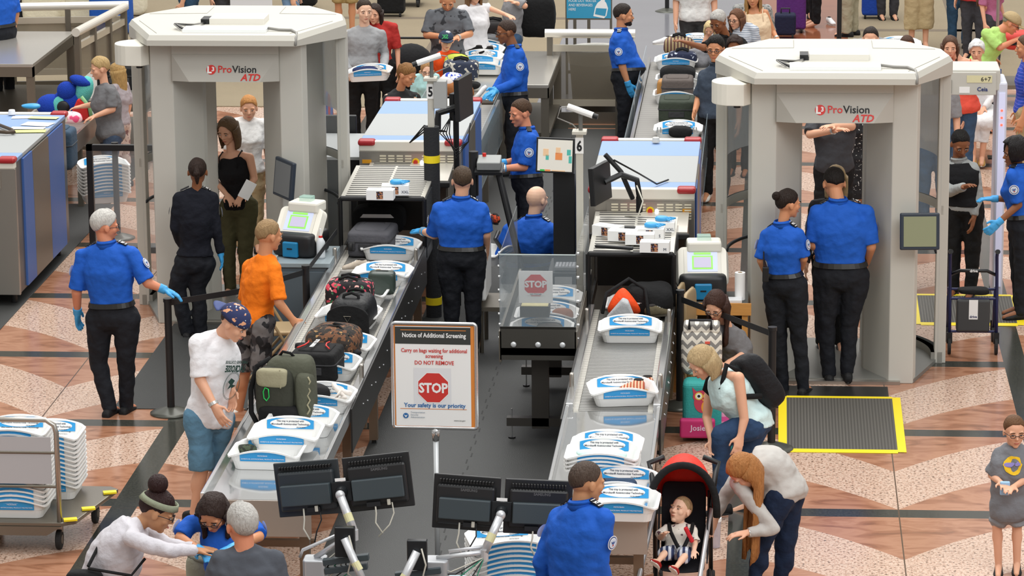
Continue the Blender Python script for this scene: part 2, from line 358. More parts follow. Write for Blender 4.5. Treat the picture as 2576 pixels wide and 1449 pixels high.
# ---------------------------------------------------------------- body scanners
def scanner(cx,cy,label,mon,boxopen):
    T=thing('body_scanner',label,'scanner',(cx,cy,0))
    def mir(poly,sx=1,sy=1): return [(x*sx,y*sy) for x,y in poly]
    colp=[(.50,-.75),(.71,-.75),(.74,-.62),(.50,-.20),(.27,-.28),(.29,-.36)]
    for sx in (-1,1):
        for sy in (1,-1):
            MB().prism(mir(colp,sx,sy),0,2.68).obj('column',SCANG,T,bevel=.008)
        MB().bx(sx*.93,sx*1.03,-.02,.14,0,2.66).obj('side_post',SCANG,T,bevel=.006)
    # canopy: fascia ring and top
    P=[(-.69,-.98),(.69,-.98),(1.04,-.02),(.98,.35),(.58,.90),(-.58,.90),(-.98,.35),(-1.04,-.02)]
    k=.97
    b=MB(); b.loft([[(x,y,2.62 if abs(x)>.9 else 2.69) for x,y in P],[(x,y,2.74) for x,y in P],[(x*k,y*k,2.785) for x,y in P]])
    b.obj('canopy',mat('canopy_grey','#c6c3b9',.5),T)
    for pts in ([(-.9,.32),(-.35,.36),(-.35,.78)],[(.9,.32),(.35,.36),(.35,.78)],[(-.62,-.85),(-.92,-.1)],[(.62,-.85),(.92,-.1)]):
        MB().tube([(x,y,2.787) for x,y in pts],.0025,4).obj('panel_seam',mat('seam_grey','#a8a59c',.6),T)
    # header with angled facets
    b=MB(); b.bx(-.5,.5,-.78,-.5,2.58,2.70)
    A=[(-.5,-.78,2.58),(.5,-.78,2.58),(.5,-.78,2.33),(-.5,-.78,2.33)]; Bf=[(-.36,-.83,2.335),(.36,-.83,2.335)]
    vs=[(-.5,-.785,2.58),(.5,-.785,2.58),(.5,-.785,2.33),(-.5,-.785,2.33),(-.33,-.86,2.335),(.33,-.86,2.335),(-.5,-.5,2.58),(.5,-.5,2.58),(.5,-.5,2.33),(-.5,-.5,2.33)]
    b.add(vs,[(0,4,5,1),(1,5,2),(0,3,4),(3,2,5,4),(0,1,7,6),(1,2,8,7),(2,3,9,8),(3,0,6,9),(6,7,8,9)],1)
    b.obj('header',[SCANG,mat('header_facet','#b9b6ad',.5)],T)
    n=Vector((0,-.245,-.075)).cross(Vector((1,0,0))).normalized()
    # logo sits on the sloped face
    y0,z0=-.785,2.58; dy,dz=(-.075,-.245); L_=math.hypot(dy,dz); up=Vector((0,-dy/L_,-dz/L_))
    def LM(x,t): return plane_M((x,y0+dy*t-.003,z0+dz*t+.001),(1,0,0),up)
    q=MB(); cM=LM(-.125,.56)
    q.add([cM@Vector((.045*math.cos(a),.045*math.sin(a),.0)) for a in [2*math.pi*k_/28 for k_ in range(28)]],[tuple(range(28))],0)
    q.text('L',.085,cM@Matrix.Translation((-.018,-.03,.001)),1,off=.004); q.text('3',.055,cM@Matrix.Translation((.018,-.012,.001)),1,off=.002)
    q.text('Pro',.092,LM(-.065,.66),0,off=.0012,align='LEFT'); q.text('Vision',.092,LM(.072,.66),2,off=.0012,align='LEFT')
    q.text('ATD',.088,LM(.33,.95),0,off=.002,align='RIGHT',shear=.25)
    q.obj('logo',[RED,PAPER,TXTK],T)
    # curved side panes, bands, base ring
    for sx in (-1,1):
        for sy in (-1,1):
            an=[(-42+k_*3.6) for k_ in range(13)]
            def pt(a,r,z): return (sx*r*math.cos(math.radians(a)),sy*(-r)*math.sin(math.radians(-a)) if sy==-1 else -sy*r*math.sin(math.radians(a)),z)
            def strip(z0_,z1_,r0,r1,name,m):
                rows=[]
                R=[[pt(a,r0,z0_) for a in an],[pt(a,r1,z0_) for a in an],[pt(a,r1,z1_) for a in an],[pt(a,r0,z1_) for a in an]]
                rings=[[R[j][i] for j in range(4)] for i in range(len(an))]
                MB().loft(rings).obj(name,m,T,smooth=False)
            strip(.10,2.62,.955,.963,'glass_pane',GLASS)
            strip(0,.10,.90,1.0,'base_ring',SCANG)
            strip(1.36,1.44,.965,.985,'band',SCANL)
            strip(1.86,2.60,.935,.945,'frosted_panel',mat('frosted_panel','#e6eaeb',.3,alpha=.55))
            MB().tube([pt(a,.93,1.02) for a in an],.016,8).obj('inner_rail',mat('rail_dark','#3d4146',.4),T,smooth=True)
    # floor plate and masts inside
    MB().prism([(-.72,-.72),(.72,-.72),(.95,0),(.72,.72),(-.72,.72),(-.95,0)],.001,.035).obj('base_plate',mat('scan_base','#84847f',.3,.3),T)
    MB().bx(-.6,.6,-.80,-.7,.001,.03).obj('threshold',STEEL,T)
    # roof equipment
    e=MB(); e.box((.0,-.70,2.80),(.78,.22,.035)); e.obj('light_box',mat('roof_box_white','#f3f7f8',.3),T,bevel=.004)
    e=MB(); e.bx(-.22,.30,-.30,.02,2.78,2.84); e.obj('raised_cover',SCANL,T,bevel=.004)
    MB().bx(-.30,-.225,-.30,-.1,2.782,2.832).obj('cable_slot',BLACK,T)
    for k_ in range(3):
        MB().tube([(-.42+.03*k_,-.72,2.80),(-.50,-.60+.03*k_,2.83),(-.40,-.50,2.80+.01*k_),(-.30,-.42-.02*k_,2.81),(-.26,-.30,2.80)],.006+.002*(k_==1),6).obj('cable',[mat('cable_grey','#8f8d88',.5),BLACK][k_%2],T,smooth=True)
    MB().tube([(.39,-.68,2.81),(.5,-.70,2.80),(.62,-.72,2.80),(.68,-.83,2.79),(.69,-.96,2.76),(.69,-.99,2.70)],.013,8).obj('cable',mat('cable_grey','#8f8d88',.5),T,smooth=True)
    # camera drum at the front left corner
    pl=[(-.72,-.72),(-.78,-.82)]+arc((-.86,-.62),.20,250,110,10)+[(-.80,-.3)]
    MB().prism(pl,2.47,2.66).obj('camera_housing',CREAM,T,bevel=.006)
    MB().cyl((-.84,-.6,2.42),(-.84,-.6,2.47),.03,n=12).obj('camera_lens',BLACK,T)
    # screen
    (mx,my,mz,ang,tilt,w_,h_)=mon
    Mo=Matrix.Translation((mx,my,mz))@Matrix.Rotation(math.radians(ang),4,'Z')@Matrix.Rotation(math.radians(tilt),4,'X')
    MB().box((0,0,0),(w_,.045,h_)).move(Mo).obj('screen_housing',mat('navy_plastic','#2c3541',.4),T,bevel=.012)
    MB().box((0,-.0235,0),(w_-.06,.004,h_-.06)).move(Mo).obj('screen',mat('screen_olive' if cx>0 else 'screen_grey','#8d9173' if cx>0 else '#75787a',.25),T)
    MB().cyl(Mo@Vector((0,.02,0)),(mx-(.06 if cx>0 else .02),my+.22,mz),.03).obj('screen_arm',BLACK,T)
    return T
sA=scanner(-5.06,31.4,'grey octagonal body scanner on the left with woman in black tank top inside','x' and (.55,-.93,1.44,-58,-6,.40,.36),0)
sB=scanner(.53,29.5,'grey octagonal body scanner on the right with two officers at its entrance',(.74,-.90,1.40,4,-8,.34,.32),0)
MB().tube([(.93,.2,2.0),(.95,.16,1.2),(.94,.12,.5),(.96,.2,.45),(.97,.2,1.2),(.95,.2,2.0)],.008,6).obj('cable',mat('cable_blue','#3f6fc4',.5),sA,smooth=True)
# ---------------------------------------------------------------- walk-through metal detector
T=thing('metal_detector','grey walk-through metal detector arch marked 6+7 behind the right scanner','detector',(1.72,32.3,0))
MB().bx(-.38,.44,-.25,.25,2.02,2.22).obj('crossbar',SCANG,T,bevel=.01)
MB().bx(-.36,.40,-.27,-.25,1.98,2.2).obj('front_box',SCANG,T,bevel=.006)
for sx in (-1,1):
    MB().bx(.02+sx*.44-.05,.02+sx*.44+.05,-.25,.25,0,2.1).obj('side_panel',mat('detector_side','#d5d8e6',.4),T,bevel=.02)
    MB().bx(.02+sx*.44-.03,.02+sx*.44+.03,-.26,-.251,.1,2.0).obj('light_strip',mat('strip_lilac','#d3d6f2',.3,emit=.25),T)
for k_ in range(3): MB().ell((.46,-.262,1.83-.07*k_),(.012,.006,.012)).obj('red_lamp',mat('lamp_red','#ff4a3a',.3,emit=3),T,smooth=True)
q=MB(); q.bx(.12,.36,-.274,-.272,2.10,2.17,0); q.bx(.05,.15,-.274,-.272,2.0,2.06,1); q.text('6+7',.06,plane_M((.30,-.276,2.115),(1,0,0),(0,0,1)),2,align='CENTER')
q.text('Ceia',.055,plane_M((.27,-.276,2.02),(1,0,0),(0,0,1)),3,off=.001)
q.obj('marking',[mat('tape_cream','#ded8ad',.6),PAPER,TXTK,mat('logo_blue','#2c3d78',.5)],T)
MB().bx(-.2,-.02,-.285,-.27,2.0,2.13).obj('control_panel',mat('panel_grey','#8f9089',.5),T,bevel=.004)
# ---------------------------------------------------------------- x-ray machines
def slat_plate(T,x0,x1,y0,y1,z0,z1,n,name='slatted_cover',sign=False):
    """sloping steel plate with dark slots; z0 at y0, z1 at y1"""
    def Z(y): return z0+(z1-z0)*(y-y0)/(y1-y0)
    b=MB(); t=.02
    b.add([(x0,y0,z0),(x1,y0,z0),(x1,y1,z1),(x0,y1,z1),(x0,y0,z0-t),(x1,y0,z0-t),(x1,y1,z1-t),(x0,y1,z1-t)],[(0,1,2,3),(4,7,6,5),(0,4,5,1),(1,5,6,2),(2,6,7,3),(3,7,4,0)])
    w=x1-x0
    for i in range(n):
        y=y0+(y1-y0)*(i+.7)/(n+.4); d=(y1-y0)/(n+.4)*.38
        for a,c in ((x0+.04,x0+w*.49),(x0+w*.52,x1-.04)):
            if sign and c>x0+w*.5: continue
            e=.0015
            b.add([(a,y,Z(y)+e),(c,y,Z(y)+e),(c,y+d,Z(y+d)+e),(a,y+d,Z(y+d)+e)],[(0,1,2,3)],1)
    b.obj(name,[mat('pale_steel','#d9d6cc',.3,.5),mat('slot_dark','#3b3a38',.6)],T)
def xray(x0,x1,y0,y1,label,name_side=True,front=True,mirror=1):
    T=thing('xray_machine',label,'x-ray machine',((x0+x1)/2,y0,0)); w=(x1-x0)/2; L=y1-y0; zt=1.45
    MB().bx(-w+.01,w-.01,.02,L-.02,.12,1.41).obj('body',mat('side_panel_dark','#5c5c5b',.35,.4),T,bevel=.01)
    for a,b_,m_ in ((.03,.34,LBLUE),(.34,L-.78,LGREY),(L-.78,L-.06,LBLUE)):
        MB().bx(-w+.0,w-.0,a,b_-.006,1.41,zt,0).obj('top_panel',m_,T,bevel=.006)
    for a,b_,m_ in ((.30,.70,BLUEP),(.70,1.45,STEELD),(1.45,2.15,BLUEP)):
        for sx in (-1,1): MB().bx(sx*(w-.015),sx*(w+.012),a,min(b_,L),.14,1.40).obj('side_panel',m_,T,bevel=.004)
    for yy in (0,L):
        s_=-1 if yy==0 else 1
        MB().bx(-w,w,yy-.03,yy+.05,1.36,1.46).obj('cream_trim',CREAM,T,bevel=.01)
        for sx in (-1,1): MB().box((sx*(w-.075),yy+.01,1.445),(.17,.13,.06)).obj('corner_bumper',mat('bumper_red','#b02a30',.3),T,bevel=.025,seg=3)
    MB().bx(-w,w,-.02,.03,.12,1.36).obj('front_panel',STEEL,T,bevel=.005)
    b=MB()
    b.bx(-w+.16,w-.14,-.03,-.02,1.16,1.34,0)
    for i in range(9):
        if i in (4,): continue
        for j in range(6): b.box((-w+.235+i*.083,-.033,1.185+j*.026),(.062,.008,.013),1)
    b.obj('louvre_panel',[STEEL,mat('louvre_cream','#e4dcc4',.5)],T)
    xx=-w+.235+4*.083
    MB().cyl((xx-.01,-.03,1.26),(xx-.01,-.045,1.26),.034,n=20).obj('stop_collar',YEL,T)
    MB().cyl((xx-.01,-.045,1.26),(xx-.01,-.07,1.26),.022,n=20).obj('stop_button',mat('button_red','#c4311b',.35),T)
    MB().cyl((xx+.05,-.03,1.255),(xx+.05,-.05,1.255),.018,n=16).obj('lamp_button',mat('lamp_white','#eef2ff',.2,emit=2),T)
    MB().bx(-w+.03,-w+.12,-.028,-.02,1.24,1.275).obj('warning_label',mat('label_orange','#e8a21d',.5),T) if mirror>0 else MB().bx(w-.11,w-.03,-.028,-.02,1.24,1.275).obj('warning_label',mat('label_orange','#e8a21d',.5),T)
    for sx in (-1,1):
        for yy in (.15,L-.2): MB().cyl((sx*(w-.1),yy,0),(sx*(w-.1),yy,.13),.03).obj('foot',BLACKM,T)
    return T
X6=xray(-1.66,-.70,30.06,32.43,'blue and grey topped x-ray machine right of pole 6 behind the many glove boxes',mirror=-1)
X5=xray(-4.03,-3.03,32.25,34.55,'blue and grey topped x-ray machine behind the black padded column with yellow tape')
X7=xray(-8.3,-7.22,31.25,33.65,'blue and grey x-ray machine at the far left edge')
# papers and things lying on the left machine
for k_,(px,py,w_,d_,a,c) in enumerate([(55,295,.2,.14,.1,'#f2f2ef'),(95,312,.3,.2,-.2,'#f0f0ea'),(75,330,.32,.14,.1,'#dfe28f'),(110,296,.3,.12,-.1,'#e3e6a0'),(70,322,.34,.12,0,'#f5f5f2')]):
    p=g(px,py,1.455+.002*k_); o=MB().box((0,0,0),(w_,d_,.0015)).obj('paper_sheet',mat('paper_'+c,c,.8),loc=p); o.rotation_euler=(0,0,a)
    tag(o,['small white paper at back of left machine top','white form under the yellow sheets on left machine','yellow green sheet lying nearest the front of left machine','pale yellow sheet at back right of left machine top','long white sheet across middle of left machine top'][k_],'paper')
o=MB().tube([(0,0,0),(.22,-.3,0),(.27,-.42,0),(.2,-.44,0),(.12,-.42,0)],.018,8).obj('walking_stick',mat('stick_brown','#4a3b2c',.5),smooth=True,loc=g(-8,312,1.48)); tag(o,'dark walking stick with curved handle lying on far left machine','walking stick')
o=MB().cyl((0,0,0),(0,0,.05),.04,.032,n=16).obj('ceramic_cup',WHITE,loc=g(30,288,1.46),bevel=.004); tag(o,'small white cup on top of the far left machine','cup')
o=MB().cyl((0,0,0),(0,0,.05),.04,.032,n=16).obj('sensor_dome',mat('dome_cream','#d9d5ca',.4),loc=g(1650,358,1.462),bevel=.004); tag(o,'small pale dome on back edge of lane 6 machine','sensor')
o=MB().box((0,0,0),(.3,.35,.03)).obj('paper_stack',mat('stack_cream','#e9e2c6',.8),loc=g(1150,262,1.478)); tag(o,'stack of cream papers at back of lane 5 machine','papers')
# ---------------------------------------------------------------- exit conveyors
def conveyor(x0,x1,yf,yr,yb,label,hood_label,z=.80):
    T=thing('roller_conveyor',label,'conveyor',((x0+x1)/2,yf,0)); w=(x1-x0)/2; X=(x0+x1)/2; Lr=yb-yf; S=yr-yf
    def Bx(*a): return MB().bx(*a)
    Bx(-w+.07,w-.07,S,Lr,z-.05,z-.0).obj('belt',waves('roller_belt','#8b8a86','#4c4b49',22,'Y',.45,bump=.8,thr=.6,metal=.3),T)
    Bx(-w+.03,w-.03,.01,S,z-.03,z-.0).obj('table_top',mat('mirror_steel','#dfe0e0',.07,.9,bump=.03,bscale=3),T)
    for sx in (-1,1):
        Bx(sx*(w-.03),sx*w,0,S,z-.06,z+.05).obj('side_rail',BRIGHT,T,bevel=.006)
        Bx(sx*(w-.06),sx*w,S,Lr,z-.06,z+.06).obj('side_rail',BRIGHT,T,bevel=.008)
        Bx(sx*(w-.10),sx*(w-.06),S,Lr,z-.0,z+.012).obj('roller_edge',waves('edge_beads','#d8d4ca','#77736b',30,'Y',.4,thr=.5),T)
        Bx(sx*(w-.0),sx*(w+.015),S-.4,Lr,z-.30,z+.05).obj('side_skirt',mat('skirt_dark','#3c3b3a',.35,.5),T,bevel=.004)
        for yy in (S+.5,Lr-.6): MB().box((sx*(w-.02),yy,z+.10),(.035,.05,.14)).obj('guide_bracket',STEEL,T,bevel=.012)
        for yy in (.12,S-.1,S+1.6,Lr-.9,Lr-.1):
            Bx(sx*(w-.1),sx*(w-.03),yy-.035,yy+.035,.04,z-.08).obj('leg',mat('bronze_steel','#7d6a58',.4,.6),T)
            MB().cyl((sx*(w-.065),yy,0),(sx*(w-.065),yy,.05),.02).obj('foot',BLACKM,T)
    Bx(-w,w,-.012,.0,z-.26,z-.0).obj('front_apron',mat('apron_steel','#b4aaa0',.33,.6,var=.06,vscale=2),T)
    Bx(-w,w,S,S+.02,z-.26,z-.06).obj('cross_brace',STEELD,T)
    for yy in (.5,S+1.0,Lr-1.4): Bx(-w+.05,w-.05,yy,yy+.05,.3,.35).obj('stretcher',mat('bronze_steel','#7d6a58',.4,.6),T)
    b=MB()
    for sx in (-1,1):
        for k_ in range(18):
            yy=S+.3+(Lr-S-.5)*k_/17; b.cyl((sx*(w+.014),yy,z-.1-.05*(k_%2)),(sx*(w+.02),yy,z-.1-.05*(k_%2)),.008,n=6)
    b.obj('bolts',BRIGHT,T)['kind']='stuff'
    # hood
    Hd=thing('tunnel_hood',hood_label,'hood',(X,yb,0)); D=1.25; zt=1.30
    for sx in (-1,1):
        MB().cyl((sx*(w-.0),0,z-.05),(sx*(w-.0),0,zt),.022,n=10).obj('frame_post',BLACKM,Hd)
        MB().bx(sx*(w-.012),sx*(w+.006),0,D,z,zt-.02).obj('side_pane',GLASSD,Hd)
        MB().bx(sx*(w-.01),sx*(w+.01),0,D,z-.1,z).obj('lower_side',BLACKM,Hd)
    MB().tube([(-w,0,zt-.02),(-w+.01,0,zt),(w-.01,0,zt),(w,0,zt-.02)],.024,10).obj('frame_top',BLACKM,Hd)
    slat_plate(Hd,-w-.0,w+.0,.03,D,zt+.005,zt+.06,16)
    MB().bx(-w+.02,w-.02,D-.1,D-.06,z-.05,zt).obj('inner_curtain',mat('curtain_dark','#1d1b19',.5),Hd)
    return T,Hd
C6,H6=conveyor(-1.56,-.83,22.14,24.85,28.06,'steel exit roller conveyor of lane 6 with chrome table end','black framed tunnel hood of lane 6 with glove boxes on top')
C5,H5=conveyor(-3.97,-3.19,22.42,25.05,30.27,'steel exit roller conveyor of lane 5 crowded with trays and bags','black framed tunnel hood of lane 5 with black bag inside')
def front_plate(T,x0,x1,ya,yb,za,zb,sgnx,label):
    S_=thing('machine_exit_cover',label,'cover')
    slat_plate(S_,x0,x1,ya,yb,za,zb,9,'slatted_cover',True)
    MB().bx(x0-.02,x1+.02,ya-.05,ya,za-.06,za-.01).obj('rubber_edge',RUBBER,S_,bevel=.01)
    MB().bx(x0,x0+.02,ya,yb,.6,min(za,zb)-.02).obj('cheek',STEELD,S_); MB().bx(x1-.02,x1,ya,yb,.6,min(za,zb)-.02).obj('cheek',STEELD,S_)
    y=(ya+yb)/2; zz=(za+zb)/2
    b=MB(); b.box((x0+(x1-x0)*sgnx,y+.06,zz+.012),(.34,.17,.004),0); b.box((x0+(x1-x0)*sgnx,y+.06,zz+.016),(.31,.10,.002),1); b.obj('warning_sheet',[PAPER,mat('sheet_red','#d8543f',.6)],S_).rotation_euler=(0,0,0)
    return S_
front_plate(None,-1.60,-.75,29.40,30.02,1.20,1.25,.47,'slotted steel exit cover with red notice just behind the many glove boxes')
front_plate(None,-3.92,-3.10,31.60,32.22,1.20,1.25,.62,'slotted steel exit cover with red notice left of the black padded column')
# ---------------------------------------------------------------- trays
def tray_proto():
    T=thing('screening_tray','x','tray'); hw,hd,h=.265,.215,.105; n=6
    def ring(w,d,z,archf=0,archb=0,r=.06):
        out=[]
        for x,y in rrect(2*w,2*d,r,n): 
            t=max(0,1-(x/(w-.03))**2); a=(archf if y<0 else archb) if abs(y)>d*.8 else 0
            out.append((x,y,z+a*t))
        return out
    # subdivide straight front/back by adding points
    def ring2(w,d,z,ar,r=.06):
        pts=rrect(2*w,2*d,r,4); o=[]
        for i,(x,y) in enumerate(pts):
            o.append((x,y)); x2,y2=pts[(i+1)%len(pts)]
            if abs(x2-x)>.1 or abs(y2-y)>.1:
                for k_ in range(1,8): o.append((x+(x2-x)*k_/8,y+(y2-y)*k_/8))
        res=[]
        for x,y in o:
            a=ar*max(0,1-(x/(w*.95))**2) if abs(y)>d*.97 else 0
            res.append((x,y,z+a))
        return res
    ar=.05
    R=[ring2(hw-.05,hd-.045,0,0,.05),ring2(hw-.035,hd-.03,.06,0,.055),ring2(hw-.03,hd-.028,.066,0,.055),ring2(hw-.02,hd-.018,h-.01,ar,.06),ring2(hw,hd,h-.012,ar,.07),ring2(hw,hd,h,ar,.07),ring2(hw-.022,hd-.02,h,ar,.06),ring2(hw-.04,hd-.035,.06,0,.055),ring2(hw-.055,hd-.05,.008,0,.05)]
    b=MB(); b.loft(R); b.obj('tub',TRAYW,T,smooth=False)
    # back label, inside the rear wall
    def BM(x,t): # t 0 bottom..1 top on the inner rear wall
        y=hd-.037+(.0165)*t; z=.064+(h+ar*.9-.07)*t
        return (x,y-.003,z)
    q=MB(); N=10
    up=Vector(BM(0,1))-Vector(BM(0,0)); 
    def wall(x,t,off=0):
        p=Vector(BM(x,t)); top=h+ar*(1-(x/(hw*.95))**2)-.006
        p.z=min(p.z,top); p.y-=off; return p
    xs=[-.175+.35*k_/N for k_ in range(N+1)]
    q.sheet([[wall(x,.0) for x in xs],[wall(x,.5) for x in xs],[wall(x,.95) for x in xs]],0)
    # white bubble
    el=[(0.135*math.cos(a)*(1+.12*abs(math.cos(a))),.5+.46*math.sin(a)) for a in [2*math.pi*k_/28 for k_ in range(28)]]
    q.add([wall(x,t,.0012) for x,t in el],[tuple(range(28))],1)
    M_=plane_M(Vector(BM(0,.56))+Vector((0,-.0028,0)),(1,0,0),up)
    q.text('This tray is protected with',.0190,M_@Matrix.Translation((0,.006,0)),2,off=.0003,depth=.0003)
    q.text('Microban® Antimicrobial Technology',.0186,M_@Matrix.Translation((0,-.017,0)),2,off=.0003,depth=.0003)
    q.text('MICROBAN',.013,M_@Matrix.Translation((.08,-.038,0)),2,depth=.0003)
    q.obj('inner_label',[TRAYB,PAPER,TXTD],T)
    # front label under the lip
    q=MB(); xs=[-.165+.33*k_/N for k_ in range(N+1)]
    def fw(x,t,off=0): 
        top=h+ar*(1-(x/(hw*.95))**2)-.014; z=.068+(top-.068)*t; return Vector((x,-(hd-.026+.010*t)-.0035-off,z))
    q.sheet([[fw(x,0) for x in xs],[fw(x,1) for x in xs]],0)
    M_=plane_M((0,-(hd-.026)-.0045-.006,.083),(1,0,0),(0,-.06,1))
    q.text('EXPERTS IN ANTIMICROBIAL PRODUCT PROTECTION',.0128,M_,1,depth=.0003)
    q.text('MICROBAN',.014,plane_M((0,-(hd-.026)-.0145,.108),(1,0,0),(0,-.06,1)),1,depth=.0003)
    q.obj('outer_label',[TRAYB,PAPER],T)
    return T
TRAY0=tray_proto(); _first=[True]
def tray(loc,label,group=None,rz_=0.0,tilt=None):
    o=TRAY0 if _first[0] else copy_tree(TRAY0); _first[0]=False
    o.location=loc; o.rotation_euler=(math.radians(tilt[0]) if tilt else 0,math.radians(tilt[1]) if tilt else 0,math.radians(rz_)); o['label']=label
    if group: o['group']=group
    elif 'group' in o: del o['group']
    return o
def tp(px,py,z=.80):   # tray whose front lower edge centre is seen at px,py
    p=g(px,py,z); p.y+=.17; return p
ZT=.802
tray(tp(1583,863,ZT),'white tray with two dark phones, alone on the lane 6 rollers',rz_=1)
tray(tp(1598,810,.815)+Vector((0,.10,0)),'white tray holding the orange and grey bag on lane 6',rz_=-2)
tray(tp(1563,1022,ZT),'white tray with red striped sandals on lane 6',rz_=9)
zs=ZT
for k_ in range(4):
    tray(tp(1513,1218,ZT)+Vector((0,0,k_*.028)),['bottom tray of the stack on the chrome table of lane 6','second tray from bottom in the lane 6 table stack','third tray from bottom in the lane 6 table stack','topmost tray of the lane 6 stack holding pale green cloth'][k_],'stacked trays on lane 6 table',rz_=-1)
tray(tp(1520,1187,ZT)+Vector((0,.20,0)),'white tray right behind the stack on lane 6 table',rz_=-2)
tray(tp(1560,1262,ZT),'white tray with folded blue jeans beside the tray stack on lane 6',rz_=-4)
tray(tp(1560,1312,ZT),'white tray at the very end of the lane 6 chrome table',rz_=-2)
tray(tp(980,655,ZT),'white tray behind the grey suitcase on lane 5',rz_=-3)
tray(tp(957,722,ZT),'white tray with beige shoes and sunglasses on lane 5',rz_=-3)
tray(tp(895,772,ZT),'white tray with blue cap and dark green pouch on lane 5',rz_=-3)
tray(tp(872,828,ZT),'white tray beneath the floral bag on lane 5',rz_=-4)
tray(tp(850,915,ZT)+Vector((0,.1,0)),'white tray with black and blue sneakers on lane 5',rz_=-4)
tray(tp(815,958,ZT),'white tray beneath the camouflage backpack on lane 5',rz_=-4)
tray(tp(800,1040,ZT),'white tray with black clothing and white belt on lane 5',rz_=-3)
tray(tp(752,1100,ZT),'empty white tray nearest the green backpack on lane 5',rz_=-2)
tray(tp(705,1150,ZT)+Vector((.02,.02,.04)),'white tray second from the end of lane 5 table',rz_=-2,tilt=(3,0))
tray(tp(665,1182,ZT),'white tray at the end of lane 5 table holding dark wallet',rz_=-2)
# tray with orange sneaker, on the low shelf near the black cable arm
tray(g(1226,655,.45)+Vector((0,.0,0)),'white tray with orange sneaker beside the officer standing at lane 5',rz_=70)
# entry lane 6 trays
for (px,py,lab) in [(1705,352,'white tray with black pouch entering the lane 6 machine'),(1700,262,'white tray beneath the tan handbag on lane 6 entry'),(1705,222,'white tray with black jacket on lane 6 entry'),(1700,176,'white tray with blue patterned bag on lane 6 entry')]:
    o=tray(tp(px,py,ZT),lab,rz_=0)
for k_ in range(5): tray(tp(1752,150,.62)+Vector((0,.1,.028*k_)),['lowest tray of the five under white sneakers on far lane 6 table','second lowest tray of five under the white sneakers','middle tray of five under the white sneakers','fourth tray up under the white sneakers','top tray carrying the white sneakers on far lane 6 table'][k_],'trays under the white sneakers')
for (px,py,lab,dz) in [(1208,178,'white tray nearest boy in orange, holding black sandals',.05),(1212,150,'white tray with grey cushioned bag behind boy in orange',.0),(1218,128,'white tray furthest back on lane 5 entry table',0),(1214,188,'lower white tray beneath the black sandals tray',0)]:
    tray(tp(px,py,ZT)+Vector((0,0,dz)),lab,rz_=-2)
# stack at far right rear
for k_ in range(6): tray(vp(2262,125,40.5)+Vector((0,0,-.16+.028*k_)),['lowest tray of far stack behind the right scanner','second tray of far stack behind the right scanner','third tray of far stack behind right scanner','fourth tray of far stack behind right scanner','fifth tray of far stack behind right scanner','top tray of far stack behind right scanner'][k_],'trays stacked behind the right scanner')
# ---------------------------------------------------------------- tray cart, bottom left
cx,cy=-5.58,23.9
T=thing('tray_cart','low steel push cart loaded with two tall stacks of white trays','cart',(cx,cy,0))
MB().prism([(-.62,-.33),(.36,-.33),(.46,-.26),(.62,.55),(.55,.62),(-.62,.62)],.22,.25).obj('deck',STEELD,T,bevel=.006)
MB().add([(-.5,-.335,.22),(.36,-.335,.22),(.25,-.335,.15),(-.4,-.335,.15),(-.5,-.31,.22),(.36,-.31,.22),(.25,-.31,.15),(-.4,-.31,.15)],[(0,3,2,1),(4,5,6,7),(0,1,5,4),(3,7,6,2),(1,2,6,5),(0,4,7,3)]).obj('front_lip',STEELD,T)
MB().tube([(.345,-.30,.24),(.345,-.30,.93),(.33,-.30,.99),(.27,-.30,1.03),(-.6,-.30,1.03)],.02,10).obj('push_handle',STEEL,T,smooth=True)
MB().cyl((.345,-.3,.78),(-.6,-.3,.78),.012).obj('cross_bar',STEELD,T); MB().cyl((.345,-.3,.52),(-.6,-.3,.52),.012).obj('cross_bar',STEELD,T)
MB().bx(-.6,.30,-.305,-.297,.54,.90).obj('back_board',mat('board_grey','#b5b5b8',.5),T)
for (a,b_,sp_) in ((.31,-.18,0),(-.18,-.18,0),(.45,.48,0),(-.3,.48,0)):
    wv=MB().cyl((a-.02,b_,.075),(a+.02,b_,.075),.075,n=24); o=wv.obj('wheel',RUBBER,T,bevel=.008)
    MB().cyl((a-.023,b_,.075),(a+.023,b_,.075),.035,n=16).obj('hub',STEELD,o)
    MB().box((a,b_+.02,.18),(.05,.04,.10)).obj('caster_fork',STEEL,T)
for (a,b_,c,d) in ((.42,-.28,.30,-.33),(.50,.0,.44,.0),(.58,.42,.52,.55)):
    MB().box((a,b_,.262),(.10,.06,.014),rot=rz(.3)).obj('yellow_tape',YEL,T)
def stack(x,y,z0,n,dz,lab,grp,rz_=0):
    for k_ in range(n): tray((x,y,z0+dz*k_),lab(k_,n),grp,rz_)
def ordl(k_,n,what):
    names=['lowest','second lowest','third lowest','fourth from bottom','fifth from bottom','sixth from bottom','seventh from bottom','eighth from bottom','ninth from bottom','tenth from bottom','eleventh from bottom','twelfth from bottom','thirteenth from bottom','fourteenth from bottom','fifteenth from bottom','sixteenth from bottom']
    if k_==n-1: return 'topmost tray '+what
    return names[k_]+' tray '+what
stack(cx-.02,cy-.06,.252,16,.036,lambda k_,n:ordl(k_,n,'in the tall front stack on the steel cart'),'trays in the tall front stack on the cart')
stack(cx+.12,cy+.42,.252,12,.034,lambda k_,n:ordl(k_,n,'in the shorter rear stack on the steel cart'),'trays in the rear stack on the cart')
